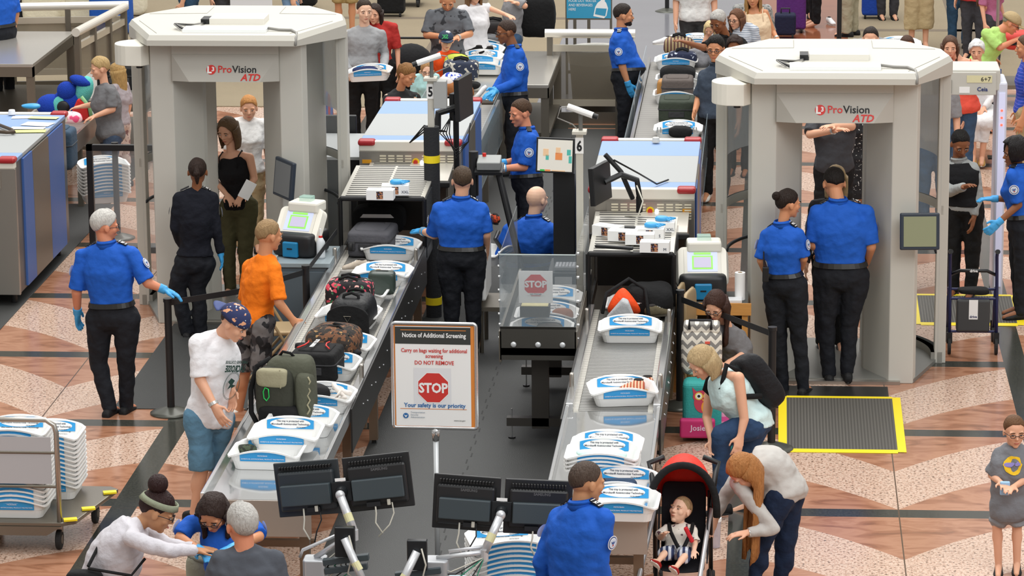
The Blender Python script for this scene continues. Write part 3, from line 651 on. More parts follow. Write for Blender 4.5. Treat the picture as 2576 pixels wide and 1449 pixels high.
# stack bottom centre behind the monitor arm
stack(-1.75,21.55,.45,9,.034,lambda k_,n:ordl(k_,n,'in the stack beside the officer under the twin monitors'),'trays stacked beside the twin monitors',14)
o=MB().bx(-2.25,-1.45,21.2,21.9,.40,.448).bx(-2.2,-2.14,21.25,21.3,0,.40).bx(-1.55,-1.49,21.25,21.3,0,.40).bx(-2.2,-2.14,21.8,21.85,0,.4).bx(-1.55,-1.49,21.8,21.85,0,.4).obj('low_table',mat('pale_table','#c8d6de',.3,.3)); tag(o,'low pale metal table under the tray stack by the monitors','table')
stack(-7.05,34.6,.35,9,.036,lambda k_,n:ordl(k_,n,'in the stack under the left entry rollers'),'trays under the left entry rollers',20)
def sq(v,e): return math.copysign(abs(v)**e,v)
def sup(b,c,r,e1=.35,e2=.35,mi=0,rot=None,nu=28,nv=16,jit=0,sd=0):
    """superellipsoid: r half sizes, small exponents = boxy"""
    c=Vector(c); R=[]
    for i in range(nv+1):
        t=-math.pi/2+math.pi*(i+.02)/(nv+.04); ring=[]
        for j in range(nu):
            a=2*math.pi*j/nu
            v=Vector((r[0]*sq(math.cos(t),e1)*sq(math.cos(a),e2),r[1]*sq(math.cos(t),e1)*sq(math.sin(a),e2),r[2]*sq(math.sin(t),e1)))
            if jit: v*=1+jit*noise.noise(v*6+Vector((sd,sd*2,0)))
            if rot is not None: v=rot@v
            ring.append(v+c)
        R.append(ring)
    return b.loft(R,mi)
def cloth(key,col,**k): 
    a=dict(rough=.85,bump=.35,bscale=28,var=.10,vscale=9,spec=.25); a.update(k); return mat(key,col,**a)
BAGK=cloth('bag_black','#1b1b1c',bump=.5,bscale=20); BAGG=cloth('bag_charcoal','#3a3a3c',bump=.4)
# ---------------------------------------------------------------- suitcases
def suitcase(loc,size,m,m2,label,rz_=0,tilt=0,wheels=True,name='suitcase'):
    """lying case, base with wheels towards the viewer"""
    T=thing(name,label,'suitcase',loc,rot=(math.radians(tilt),0,math.radians(rz_))); w,d,h=size
    sup(MB(),(0,0,h/2),(w/2,d/2,h/2),.22,.22).obj('shell',m,T,smooth=True)
    b=MB(); b.tube([(x,y,h*.62) for x,y in rrect(w*1.0,d*1.0,.05,4)],.007,6,closed=True); b.obj('piping',m2,T,smooth=True)
    sup(MB(),(0,.0,h*.93),(w*.36,d*.34,h*.12),.3,.3).obj('front_pocket',m,T,smooth=True)
    MB().tube([(-w*.3,-d*.12,h+.0),(-w*.22,d*.25,h+.012),(w*.22,d*.25,h+.012),(w*.3,-d*.12,h)],.004,6).obj('zip',m2,T)
    MB().bx(-w*.22,w*.22,-d/2-.008,-d/2+.02,h*.3,h*.55).obj('base_grip',m2,T,bevel=.006)
    if wheels:
        for sx in (-1,1):
            MB().box((sx*w*.38,-d/2+.01,h*.45),(w*.17,.05,h*.35)).obj('wheel_housing',m2,T,bevel=.012)
            MB().cyl((sx*w*.38-.012,-d/2-.02,h*.45),(sx*w*.38+.012,-d/2-.02,h*.45),.035,n=16).obj('wheel',RUBBER,T)
    return T
suitcase(tp(930,652,.805)+Vector((0,.12,.0)),(.40,.52,.24),cloth('suit_grey','#55555a'),BAGG,'grey soft suitcase lying wheels forward on lane 5 rollers',rz_=-4)
suitcase(tp(1702,310,.805),(.40,.5,.26),cloth('suit_green','#3b4238'),BAGG,'dark green suitcase lying on lane 6 entry rollers',wheels=False)
o=suitcase(tp(1703,262,.805)+Vector((0,.1,.0)),(.36,.42,.27),cloth('suit_taupe','#5e5652'),BAGG,'taupe grey carry-on bag behind the dark green suitcase',wheels=False)
for sx in (-1,1): MB().tube([g(1703+sx*45,322,.95)+Vector(q) for q in ((-.02,0,-.05),(-.015,0,.01),(.015,0,.01),(.02,0,-.05))],.008,6).obj('strap_ring',BRIGHT,None)
for o in [x for x in COL.objects if x.name.startswith('strap_ring')]: tag(o,['left silver strap ring on the green suitcase end','right silver strap ring on the green suitcase end'][0 if not o.name.endswith('001') else 1],'ring')
# Perry Ellis case
T=suitcase(tp(792,965,.806),(.37,.40,.25),BAGK,BAGG,'black PERRY ELLIS carry-on with two red piping curves on lane 5',rz_=-6,wheels=False)
for sx in (-1,1): MB().tube([(sx*.13,-.12,.275),(sx*.085,-.05,.283),(sx*.075,.02,.284),(sx*.085,.08,.28)],.006,6).obj('red_piping',RED,T,smooth=True)
MB().text('PERRY ELLIS',.045,plane_M((.0,-.005,.287),(0,1,0),(-1,0,0)),0,off=.001).obj('lettering',PAPER,T)
# black duffel
def duffel(loc,w,d,h,m,label,rz_=0,handle=True,e=.6,name='duffel_bag',hm=BAGK):
    T=thing(name,label,'bag',loc,rz=math.radians(rz_))
    sup(MB(),(0,0,h/2),(w/2,d/2,h/2),e,.35,jit=.06,sd=w*9).obj('body',m,T,smooth=True)
    if handle:
        for sy in (-1,1): MB().tube([(-w*.22,sy*d*.25,h*.8),(-w*.18,sy*d*.2,h+.012),(0,sy*d*.15,h+.03),(w*.18,sy*d*.2,h+.012),(w*.22,sy*d*.25,h*.8)],.014,8).obj('handle',hm,T,smooth=True)
    MB().tube([(-w*.42,0,h*.86),(-w*.2,0,h*1.0),(w*.2,0,h*1.0),(w*.42,0,h*.86)],.005,6).obj('zip',BAGG,T)
    return T
T=duffel(tp(862,850,.806)+Vector((.06,.13,0)),.34,.44,.30,cloth('duffel_nylon','#1c1d1f',rough=.5),'black nylon duffel with arched end panel on lane 5 rollers',rz_=-6)
MB().loft([[(x,-.24,z) for x,z in [(-.18,.0),(.18,0),(.18,.16)]+[(.18*math.cos(math.radians(a)),.16+.10*math.sin(math.radians(a))) for a in range(15,180,15)]+[(-.18,.16)]],[(x,-.215,z) for x,z in [(-.18,.0),(.18,0),(.18,.16)]+[(.18*math.cos(math.radians(a)),.16+.10*math.sin(math.radians(a))) for a in range(15,180,15)]+[(-.18,.16)]]]).obj('end_panel',BAGK,T,bevel=.006)
MB().tube([(-.03,-.245,.17),(.03,-.245,.17),(0,-.245,.12)],.004,6,closed=True).obj('ring',STEELD,T)
o=duffel(tp(872,800,.81)+Vector((-.0,.06,.03)),.40,.30,.26,spots('floral','#181418',[('#d8485e',16,.56),('#f0b9b0',22,.62),('#3c7a52',18,.63)]),'black floral bag with pink blossoms behind the black duffel',rz_=-4,e=.5)
o=duffel(g(962,738,.85),.24,.16,.20,mat('pouch_green','#33403a',.35,bump=.2,bscale=12),'dark green leather toiletry pouch in a lane 5 tray',handle=False,e=.35,name='toiletry_bag')
# camo backpack
T=thing('camouflage_backpack','brown camouflage backpack lying in a tray on lane 5','backpack',g(840,905,.83),rz=-.1)
CAMB=spots('camo_brown','#2b221c',[('#6b452c',18,.5),('#15120f',26,.55),('#a07a4c',34,.66)])
sup(MB(),(0,.05,.13),(.22,.24,.15),.75,.6,jit=.1,rot=None).obj('body',CAMB,T,smooth=True)
sup(MB(),(.03,-.10,.11),(.14,.09,.10),.7,.6,jit=.1,sd=3).obj('pocket',CAMB,T,smooth=True)
MB().tube([(-.2,-.05,.12),(-.1,.02,.27),(.05,.0,.28),(.15,-.1,.22)],.012,6).obj('strap',BAGK,T,smooth=True); MB().tube([(-.12,.2,.2),(0,.05,.29),(.14,.14,.24)],.010,6).obj('strap',BAGK,T,smooth=True)
# green/grey hiking backpack, standing
T=thing('hiking_backpack','olive and grey hiking backpack standing upright with green carabiner','backpack',g(722,1058,.80),rz=-.12)
OL=cloth('pack_olive','#55574a'); OLD=cloth('pack_dark_olive','#3a3b33'); KH=cloth('pack_khaki','#9b967c')
sup(MB(),(.03,.05,.25),(.19,.14,.255),.5,.55,jit=.06).obj('main_compartment',OL,T,smooth=True)
sup(MB(),(-.06,-.09,.24),(.145,.08,.20),.45,.5,jit=.05,sd=4).obj('front_pocket',OLD,T,smooth=True)
sup(MB(),(-.07,-.135,.37),(.12,.05,.07),.45,.5,jit=.05,sd=6).obj('pocket_flap',KH,T,smooth=True)
sup(MB(),(.16,-.04,.22),(.07,.10,.18),.6,.6,jit=.08,sd=2).obj('side_pocket',OL,T,smooth=True)
sup(MB(),(-.03,-.13,.08),(.15,.07,.08),.5,.5).obj('mesh_pocket',BAGK,T,smooth=True)
MB().tube([(-.12,.02,.48),(-.22,-.02,.42),(-.26,-.06,.25),(-.25,-.10,.08),(-.2,-.12,.0)],.02,8).obj('shoulder_strap',BAGK,T,smooth=True)
MB().tube([(-.24,-.02,.3),(-.2,-.12,.2),(-.14,-.15,.12)],.014,6).obj('side_strap',BAGK,T,smooth=True)
MB().tube([(.2+.02*(k%2),-.11-.005*k,.38-.035*k) for k in range(9)],.007,6).obj('bungee_cord',KH,T,smooth=True)
MB().tube([(-.115,-.178,.30),(-.09,-.18,.29),(-.085,-.182,.23),(-.105,-.182,.20),(-.125,-.182,.22),(-.13,-.18,.27)],.0055,8,closed=True).obj('carabiner',mat('carabiner_green','#2dbf5a',.25,.5),T,smooth=True)
MB().tube([(-.05,.02,.5),(-.02,0,.54),(.04,.0,.53),(.06,.02,.5)],.011,8).obj('top_handle',BAGK,T,smooth=True)
MB().tube([(0,-.17,.44),(.01,-.176,.36),(.005,-.18,.30)],.005,6).obj('zip',KH,T)
# black bag in hood 5
T=duffel(g(950,600,.80)+Vector((-.02,.30,0)),.50,.30,.26,BAGK,'black bag with open front pocket inside the lane 5 tunnel',e=.5)
MB().loft([[(-.16,-.15,.17),(.16,-.15,.17),(.13,-.16,.20),(-.13,-.16,.20)],[(-.16,-.16,.168),(.16,-.16,.168),(.13,-.17,.205),(-.13,-.17,.205)]]).obj('papers',PAPER,T)
# orange grey bag
T=thing('orange_duffel','orange and light grey sports bag resting in a tray on lane 6','bag',g(1585,800,.86)+Vector((-.04,.05,0)))
OR=cloth('cloth_orange','#f0501f',rough=.6); LG=cloth('cloth_lightgrey','#b9bbbd')
b=MB(); b.loft([[Vector(p)*k+Vector((0,.03*(1-k),.0)) for p in ((-.22,-.1,.0),(-.10,-.14,.08),(.02,-.14,.14),(.12,-.12,.10),(.2,-.05,.0),(.1,.1,-.03),(-.12,.1,-.03))] for k in (1,1)][:1]+[[Vector(p) for p in ((-.16,-.04,.12),(-.07,-.06,.22),(.0,-.06,.25),(.06,-.05,.20),(.12,.0,.1),(.05,.08,.05),(-.1,.08,.08))]]+[[Vector(p) for p in ((-.08,.02,.2),(-.05,.01,.26),(-.02,.01,.27),(.0,.01,.25),(.01,.04,.2),(-.02,.06,.18),(-.06,.06,.18))]])
o=b.obj('body',OR,T,smooth=True); md=o.modifiers.new('s','SUBSURF'); md.levels=2; md.render_levels=2
o=MB().loft([[(-.17,-.145,.02),(-.02,-.165,.17),(.03,-.165,.15),(.10,-.15,.0),(-.02,-.16,-.02)],[(-.15,-.12,.03),(-.02,-.11,.2),(.03,-.11,.18),(.08,-.11,.03),(-.02,-.11,.0)]]).obj('end_panel',LG,T,bevel=.02)
sup(MB(),(.20,.20,.10),(.20,.16,.15),.7,.6,jit=.15,sd=8).obj('black_section',BAGK,T,smooth=True)
MB().tube([(-.19,-.1,.05),(-.16,.0,.2),(.02,.2,.28),(.16,.08,.22),(.2,-.12,.04)],.016,6).obj('shoulder_strap',BAGK,T,smooth=True)
# ---------------------------------------------------------------- shoes
def shoe(loc,rz_,m,label,sole='#e8e5df',L=.27,name='sneaker',cat='shoe',grp=None,tilt=(0,0)):
    T=thing(name,label,cat,loc,rot=(math.radians(tilt[0]),math.radians(tilt[1]),math.radians(rz_)),group=grp); s=L/.27
    def ring(y,w,z0,z1): return [(w*math.cos(a),y,(z0+z1)/2+(z1-z0)/2*sq(math.sin(a),.8)) for a in [2*math.pi*k/12 for k in range(12)]]
    MB().loft([ring(-.13*s,.03,.02,.075),ring(-.11*s,.036,.01,.10),ring(-.05*s,.037,.01,.105),ring(.0,.038,.01,.085),ring(.05*s,.043,.01,.065),ring(.1*s,.040,.01,.05),ring(.13*s,.025,.012,.038)]).obj('upper',m,T,smooth=True)
    MB().loft([[(x*1.06,y,0) for x,y in SOLE],[(x*1.08,y,.018) for x,y in SOLE]]).obj('sole',mat('sole_'+sole,sole,.6),T)
    MB().ell((0,-.07*s,.098),(.024,.04,.012)).obj('opening',mat('shoe_inside','#2a2624',.9),T,smooth=True)
    MB().tube([((-1)**k*.014,-.01+.012*k,.088-.006*k) for k in range(6)],.003,5).obj('laces',PAPER,T)
    return T
SOLE=[(.03*math.cos(a)*(1.25 if math.sin(a)>0 else 1.05),.13*math.sin(a)) for a in [2*math.pi*k/20 for k in range(20)]]
shoe(g(1668,112,.86)+Vector((0,0,0)),95,cloth('sneaker_white','#e9e8ea'),'left white sneaker atop the far lane 6 tray stack',grp='white sneakers on far tray stack')
shoe(g(1685,108,.88)+Vector((.03,.14,0)),88,cloth('sneaker_white','#e9e8ea'),'right white sneaker atop the far lane 6 tray stack',grp='white sneakers on far tray stack')
BS=cloth('sneaker_black','#1c1c20')
for k,(px,py,r) in enumerate(((870,872,-120),(888,898,-150),(780,884,100))): shoe(g(px,py,.87),r,BS,['black sneaker with blue tongue, upper one in the lane 5 tray','black sneaker at right edge of the lane 5 shoe tray','black sneaker at left edge of the lane 5 shoe tray'][k],'#23262e',tilt=(15,0))
shoe(g(893,680,.83),100,cloth('sneaker_beige','#b9ad9e'),'beige knit shoe at left in the lane 5 tray',L=.24); shoe(g(925,682,.83),60,cloth('sneaker_beige','#b9ad9e'),'beige knit shoe at right with white laces in lane 5 tray',L=.24); shoe(g(965,688,.83),120,cloth('shoe_tan','#b58a5c'),'tan shoe under the sunglasses in lane 5 tray','#8b6f4f',L=.22)
shoe(g(1640,788,.86),-70,cloth('shoe_khaki','#5c5440'),'left khaki shoe beside the orange bag in lane 6 tray','#3d3629',L=.24); shoe(g(1655,795,.86),-60,cloth('shoe_khaki','#5c5440'),'right khaki shoe beside the orange bag in lane 6 tray','#3d3629',L=.24)
shoe(g(1590,985,.825),85,waves('sandal_red','#b5563a','#e9c3a2',40,'Y'),'left red striped sandal in lane 6 tray','#c89b54',L=.2,name='sandal'); shoe(g(1612,978,.825),100,waves('sandal_red','#b5563a','#e9c3a2',40,'Y'),'right red striped sandal in lane 6 tray','#c89b54',L=.2,name='sandal')
shoe(g(1238,560,.57),30,spots('sneaker_orange','#d5502a',[('#2b2420',30,.5)]),'orange and black sneaker in the low tray beside the standing officer','#2b2b2b',L=.27)
shoe(g(1195,135,.93),80,cloth('sandal_black','#131313'),'left black strappy sandal in rear tray',L=.2,name='sandal',sole='#1b1b1b'); shoe(g(1222,138,.93),100,cloth('sandal_black','#131313'),'right black strappy sandal in rear tray',L=.2,name='sandal',sole='#1b1b1b')
for (px,py,lab) in ((2012,75,'left white and purple running shoe on red floor'),(2090,62,'right white running shoe on red floor')): shoe(g(px,py,0.01),200,cloth('sneaker_white','#e9e8ea'),lab)
# small items in trays
def phone(p,lab,c='#2b2a2e',rz_=0,s=(.14,.07,.01)):
    o=MB().box((0,0,0),s).obj('phone',mat('phone_'+c,c,.2),loc=p,bevel=.004); o.rotation_euler=(0,0,rz_); tag(o,lab,'phone')
phone(g(1568,838,.84),'dark phone at left in the lone lane 6 tray'); phone(g(1612,838,.84),'purple grey phone at right in the lone lane 6 tray','#7b7391')
phone(g(690,1158,.83),'dark grey wallet in the end tray of lane 5','#5b5a5d',s=(.13,.08,.015)); phone(g(1618,1240,.84),'black laptop corner in the lane 6 jeans tray','#151516',s=(.2,.14,.02))
def cap(loc,rz_,m,mb,label,s=1.0,tilt=0):
    T=thing('baseball_cap',label,'cap',loc,rot=(math.radians(tilt),0,math.radians(rz_)))
    R=[]
    for i in range(7):
        t=math.radians(i*15); R.append([(.09*s*math.cos(t)*math.cos(a),.10*s*math.cos(t)*math.sin(a),.10*s*math.sin(t)) for a in [2*math.pi*k/20 for k in range(20)]])
    MB().loft(R).obj('crown',m,T,smooth=True)
    rows=[[(x*s,(-.075-.0-q*.07*(1-(x/.085)**2))*s,.004-.012*q) for x in [-.08+.16*k/8 for k in range(9)]] for q in (0,.33,.66,1)]
    o=MB().sheet(rows).obj('brim',mb,T,smooth=True); o.modifiers.new('s','SOLIDIFY').thickness=.005
    return T
cap(g(880,735,.86)+Vector((0,0,.02)),20,cloth('cap_navy','#1d2d5c'),cloth('cap_grey','#a9a8ae'),'navy cap with grey brim lying in a lane 5 tray',1.35,tilt=-25)
o=sup(MB(),(0,0,.02),(.18,.07,.03),.8,.7,jit=.3).obj('green_cloth',cloth('mint_cloth','#c9e6e0'),smooth=True,loc=g(1515,1148,.98)); tag(o,'crumpled pale mint cloth on the lane 6 tray stack','cloth')
T=thing('blue_jeans','pair of folded dark blue jeans in a lane 6 tray','jeans',g(1538,1228,.86)); J=cloth('jean_fold','#33465f')
for k in range(2): MB().cone((-.2,-.03+.08*k,0),(.13,-.03+.08*k,.01),.055,.05).obj('leg_roll',J,T,smooth=True)
o=sup(MB(),(0,0,.05),(.17,.13,.07),.8,.7,jit=.4,sd=2).obj('black_jacket',BAGK,smooth=True,loc=g(775,1000,.84)); tag(o,'crumpled black jacket in tray behind the green backpack','jacket')
o=MB().tube([(.10,.06,.12),(.14,-.02,.10),(.2,-.06,.05),(.13,-.1,.05),(.17,-.03,.1),(.24,-.05,.08),(.22,.04,.06)],.022,6).obj('white_belt',cloth('belt_white','#ece4dc'),smooth=True,loc=g(805,1010,.84)); tag(o,'coiled white strap hanging over tray on lane 5','belt')
o=sup(MB(),(0,0,.03),(.08,.05,.04),.8,.7,jit=.3).obj('camouflage_wallet',spots('camo_green','#3f4a37',[('#23281f',30,.5)]),smooth=True,loc=g(615,1142,.83)); tag(o,'small green camouflage pouch in the end tray of lane 5','pouch')
o=MB().tube([(-.1,0,0),(-.04,.02,.01),(0,0,.012),(.05,.02,.01),(.1,0,0)],[.004,.02,.006,.02,.004],8).obj('sunglasses',BLACK,smooth=True,loc=g(965,672,.88)); tag(o,'black sunglasses on the tan shoe in a lane 5 tray','sunglasses')
# entry lane goods
duffel(g(1705,206,.83),.42,.28,.20,BAGK,'crumpled black fleece jacket bag on lane 6 entry tray',handle=False,e=.8)
duffel(g(1690,242,.84),.34,.22,.20,mat('leather_tan','#b5803f',.5,bump=.2,bscale=14),'tan leather handbag with buckles on lane 6 entry',e=.35,hm=mat('leather_tan','#b5803f',.5))
duffel(g(1716,165,.84),.36,.22,.18,spots('navy_floral','#1a2340',[('#c9d0de',22,.63)]),'navy patterned bag with white blossoms on lane 6 entry',e=.6)
duffel(g(1708,140,.84),.38,.24,.24,waves('plaid','#a9966e','#5d3b35',24,'X'),'tan plaid backpack furthest back on lane 6 entry',e=.7)
duffel(g(1712,345,.84),.26,.16,.12,BAGK,'black pouch in tray entering lane 6 machine',e=.7,handle=False)
# ---------------------------------------------------------------- glove boxes
def glovebox(loc,rz_,sz,label,glove=False):
    T=thing('glove_box',label,'box',loc,rz=math.radians(rz_))
    MB().box((0,0,.045),(.25,.13,.09)).obj('carton',PAPER,T)
    MB().box((.0,-.0655,.045),(.06,.002,.07)).obj('photo_panel',spots('box_photo','#2d2320',[('#b57b58',40,.5),('#6a5a7a',50,.6)]),T)
    if sz: MB().text(sz,.035,plane_M((.09,-.067,.02),(1,0,0),(0,0,1)),0).obj('size_mark',TXTD,T)
    sup(MB(),(-.02,0,.092),(.07,.035,.008),.8,.8,jit=.3).obj('opening',mat('box_slot','#d7dcd9',.8),T)
    if glove:
        b=MB(); sup(b,(.02,0,.115),(.06,.045,.025),.9,.9,jit=.5,sd=3)
        for k in range(4): b.cone((.02+.02*k,.0,.12),(.08+.015*k,-.05+.03*k,.11),.012,.008)
        b.obj('glove',mat('glove_blue','#3ba0dc',.4),T,smooth=True)
    return T
glovebox(g(1530,592,1.33),-28,'','white glove box at far left on the lane 6 hood')
glovebox(g(1568,604,1.33),-8,'M','white glove box second from left on the lane 6 hood')
glovebox(g(1655,588,1.33)+Vector((.02,.1,0)),-2,'XXL','white XXL glove box at rear right on the lane 6 hood',True)
glovebox(g(1635,598,1.34),-3,'S','white S glove box with blue gloves on the lane 6 hood',True)
glovebox(g(1648,632,1.335),-4,'M','white M glove box nearest the front edge of the lane 6 hood')
glovebox(g(1610,612,1.335),0,'','white glove box under the blue gloves on the lane 6 hood')
glovebox(g(995,488,1.34),4,'XXL','white XXL glove box at rear on the lane 5 hood',True)
glovebox(g(958,500,1.335),-2,'','white glove box at front on the lane 5 hood')
o=MB().box((0,0,0),(.34,.04,.03)).obj('metal_detector_wand',BLACK,loc=g(1545,622,1.35),bevel=.012); o.rotation_euler=(0,0,-.25); tag(o,'black handheld detector wand lying on the lane 6 hood','wand')
o=MB().box((0,0,0),(.16,.05,.03)).obj('phone_handset',BLACK,loc=g(1577,573,1.35),bevel=.012); o.rotation_euler=(0,0,-.2); tag(o,'black handset behind the glove boxes on lane 6 hood','handset')
# ---------------------------------------------------------------- secondary inspection conveyor with glass
T=thing('inspection_conveyor','glass walled inspection conveyor holding trays and STOP card in centre aisle','conveyor',(-1.89,26.6,0))
W_=.31; D_=2.25
MB().bx(-W_,W_,0,.012,.74,1.02).obj('front_panel',mat('panel_bronze','#55534e',.35,.5),T)
for k in (-1,0,1): MB().ell((k*.2,-.003,.87),(.024,.014,.024)).obj('bolt',mat('bolt_pale','#d9dcde',.25,.3),T,smooth=True)
MB().bx(-W_,W_,0.0,D_,.78,.84).obj('roller_bed',waves('roller_belt','#8b8a86','#4c4b49',22,'Y',.45),T)
for sx in (-1,1):
    MB().bx(sx*W_-.01,sx*W_+.01,0,D_,.72,.98).obj('side_rail',STEELD,T)
    MB().bx(sx*W_-.004,sx*W_+.004,.02,1.9,.98,1.62).obj('side_glass',GLASSD,T)
    for k in range(8): MB().cyl((sx*(W_+.004),.1+.05*(k%2),.9+.1*k),(sx*(W_+.02),.1+.05*(k%2),.9+.1*k),.012,n=8).obj('glass_clip',BRIGHT,T)
MB().bx(-W_,W_,.0,.008,1.0,1.62).obj('front_glass',mat('front_pane','#9aa4aa',.05,alpha=.28,spec=.6),T)
MB().bx(-W_,W_,-.002,.01,1.617,1.625).obj('glass_edge',mat('glass_edge','#b8c4c4',.2),T)
for yy in (.25,1.9):
    MB().bx(-.07,.07,yy-.04,yy+.04,.1,.74).obj('leg',mat('leg_bronze','#4d4a46',.4,.5),T); MB().bx(-.28,.28,yy-.04,yy+.04,.12,.19).obj('crossbar',mat('leg_bronze','#4d4a46',.4,.5),T)
    for sx in (-1,1): MB().cyl((sx*.24,yy,0),(sx*.24,yy,.26),.006).obj('levelling_foot',BRIGHT,T); MB().cyl((sx*.24,yy,0),(sx*.24,yy,.02),.03).obj('foot_pad',BLACKM,T)
tray((-1.88,26.87,.845),'white tray nearest the viewer behind the glass with multi-coloured cloth'); tray((-1.87,27.38,.845),'white tray behind the STOP card in the glass conveyor'); tray((-1.87,27.95,.845),'white tray with brown sandals at rear of glass conveyor')
o=sup(MB(),(0,0,.03),(.12,.06,.04),.8,.7,jit=.3).obj('patterned_cloth',spots('cloth_multi','#ece4d6',[('#e05a3c',18,.58),('#7ab648',20,.6),('#e8c83c',22,.62)]),smooth=True,loc=(-2.0,26.85,.88)); tag(o,'white cloth with red and yellow print in glass conveyor tray','cloth')
duffel((-1.82,26.95,.86),.22,.16,.11,cloth('pouch_brown','#4a4038'),'small dark brown pouch in the glass conveyor tray',handle=False,e=.8)
o=sup(MB(),(0,0,.03),(.09,.05,.05),.8,.7,jit=.5).obj('brown_sandals',cloth('sandal_brown','#8a5c45'),smooth=True,loc=(-1.76,27.4,.9)); tag(o,'bundle of brown leather sandals behind the STOP card','sandals')
T=thing('stop_card','white card with red octagon reading STOP in a dark wooden holder','sign',(-1.93,26.95,1.02))
MB().bx(-.13,.11,-.03,.16,0,.09).obj('holder_box',mat('holder_dark','#3a342c',.6),T); MB().bx(-.12,.10,-.02,.15,.09,.095).obj('card_stack',mat('cards_cream','#d9cf9c',.8,var=.2,vscale=60),T)
q=MB(); q.box((0,0,.25),(.28,.006,.27),0); oc=[(.098*math.cos(math.radians(22.5+45*k)),.098*math.sin(math.radians(22.5+45*k))) for k in range(8)]
q.add([(x,-.005,.265+z) for x,z in oc],[tuple(range(8))],1); q.add([(-.07,-.0065,.18),(.07,-.0065,.18),(.07,-.0065,.20),(-.07,-.0065,.20)],[(0,1,2,3)],0)
q.text('STOP',.075,plane_M((0,-.007,.25),(1,0,0),(0,0,1)),0,off=.003); q.text('NO TOCAR',.018,plane_M((0,-.008,.184),(1,0,0),(0,0,1)),2); q.obj('card',[PAPER,RED,TXTD],T)
# ---------------------------------------------------------------- sign on stand
T=thing('notice_sign','framed Notice of Additional Screening sign with STOP octagon on white pole','sign',(-2.39,23.2,0),rz=math.radians(-2))
w,h=.60,.77; zc=1.505
MB().tube([(x,0,zc+z) for x,z in rrect(w,h,.02,3)],.014,8,closed=True).obj('frame',BRIGHT,T,smooth=True)
q=MB(); yq=-.006
def rect(x0,x1,z0,z1,mi,yy): q.add([(x0,yy,zc+z0),(x1,yy,zc+z0),(x1,yy,zc+z1),(x0,yy,zc+z1)],[(0,1,2,3)],mi)
q.box((0,0.004,zc),(w-.01,.01,h-.01),0); rect(-.29,.29,-.38,.38,3,-.004); rect(-.28,.262,-.37,.365,0,-.0055); rect(-.28,.262,.235,.36,1,-.0065); rect(-.24,.23,.335,.34,3,-.0075); rect(-.25,.23,-.245,-.241,3,-.0075)
def tx(s,size,x,z,mi,off=0,al='CENTER',sx=1): q.text(s,size,plane_M((x,-.009,zc+z),(1,0,0),(0,0,1)),mi,off=off,align=al,sx=sx,depth=.0002)
tx('Notice of Additional Screening',.047,0,.285,0,.0012,sx=.78); tx('Carry on bags waiting for additional',.041,0,.175,2,.0006,sx=.80); tx('screening',.041,0,.135,2,.0006,sx=.8); tx('DO NOT REMOVE',.041,0,.085,2,.0006,sx=.85)
oc=[(math.cos(math.radians(22.5+45*k)),math.sin(math.radians(22.5+45*k))) for k in range(8)]
rect(-.15,.12,-.21,.06,4,-.0065)
for r_,mi,yy in ((.122,0,-.008),(.116,2,-.0085)): q.add([(-.01+x*r_,yy,zc-.085+z*r_) for x,z in oc],[tuple(range(8))],mi)
q.text('STOP',.098,plane_M((-.01,-.0095,zc-.12),(1,0,0),(0,0,1)),0,off=.0035,sx=.88,depth=.0002)
tx('Your safety is our priority',.044,0,-.23,5,.0008,sx=.95); 
for k,s_ in enumerate(('Transportation','Security','Administration')): tx(s_,.017,-.175,-.275-.018*k,6,al='LEFT')
tx('www.tsa.gov',.016,.22,-.33,1,al='RIGHT')
q.add([(-.21+.02*math.cos(a),-.0095,zc-.295+.02*math.sin(a)) for a in [2*math.pi*k/20 for k in range(20)]],[tuple(range(20))],5); q.add([(-.21+x,-.0105,zc-.295+z) for x,z in ((-.013,.008),(0,0),(.013,.008),(.007,-.004),(0,-.013),(-.007,-.004))],[(0,1,2,3,4,5)],0)
q.obj('poster',[PAPER,mat('poster_dark','#3a3d3a',.5),mat('poster_red','#d23a33',.5),mat('poster_orange','#e08a3c',.5),mat('poster_pale','#e7e8ea',.5),mat('poster_blue','#2f6fae',.5),mat('poster_grey','#8a9aaa',.5)],T)
MB().cyl((0,.02,.02),(0,.02,1.06),.019,n=16).obj('pole',mat('pole_white','#d4d8da',.3,.4),T,smooth=True); MB().cyl((0,.02,1.02),(0,.02,1.13),.024,.034,n=16).obj('pole_clamp',BRIGHT,T,smooth=True)
MB().cyl((0,.02,0),(0,.02,.02),.20,.17,n=32).obj('base',BLACKM,T)
# ---------------------------------------------------------------- stanchions and barriers
def stanchion(p,h,label,base=True,r=.032):
    T=thing('belt_stanchion',label,'stanchion',p)
    MB().cyl((0,0,.02),(0,0,h),r,n=20).obj('post',BLACK,T,smooth=False); MB().cyl((0,0,h),(0,0,h+.03),r+.006,n=20).obj('cap',BLACK,T)
    if base: MB().loft([[(rr*math.cos(a),rr*math.sin(a),zz) for a in [2*math.pi*k/36 for k in range(36)]] for rr,zz in ((.178,0),(.18,.012),(.14,.028),(.06,.055),(.04,.06))]).obj('base',mat('base_dark','#55564f',.3,.3),T,smooth=True)
    return T
def belt(pts,label,wd=.05):
    b=MB(); R=[]
    for i,p in enumerate(pts):
        p=Vector(p); q=Vector(pts[min(i+1,len(pts)-1)])-Vector(pts[max(i-1,0)]); n=Vector((-q.y,q.x,0)).normalized()*.002
        R.append([p+n+Vector((0,0,-wd/2)),p-n+Vector((0,0,-wd/2)),p-n+Vector((0,0,wd/2)),p+n+Vector((0,0,wd/2))])
    o=b.loft(R).obj('barrier_belt',mat('belt_black','#1f2022',.6)); tag(o,label,'barrier')
s1=g(431,1040); stanchion(s1,.98,'black belt stanchion with round base beside the grey-haired officer')
s2=g(805,880); s2.x,s2.y=-4.08,28.7; stanchion(s2,1.0,'black stanchion standing beside left edge of lane 5 conveyor')
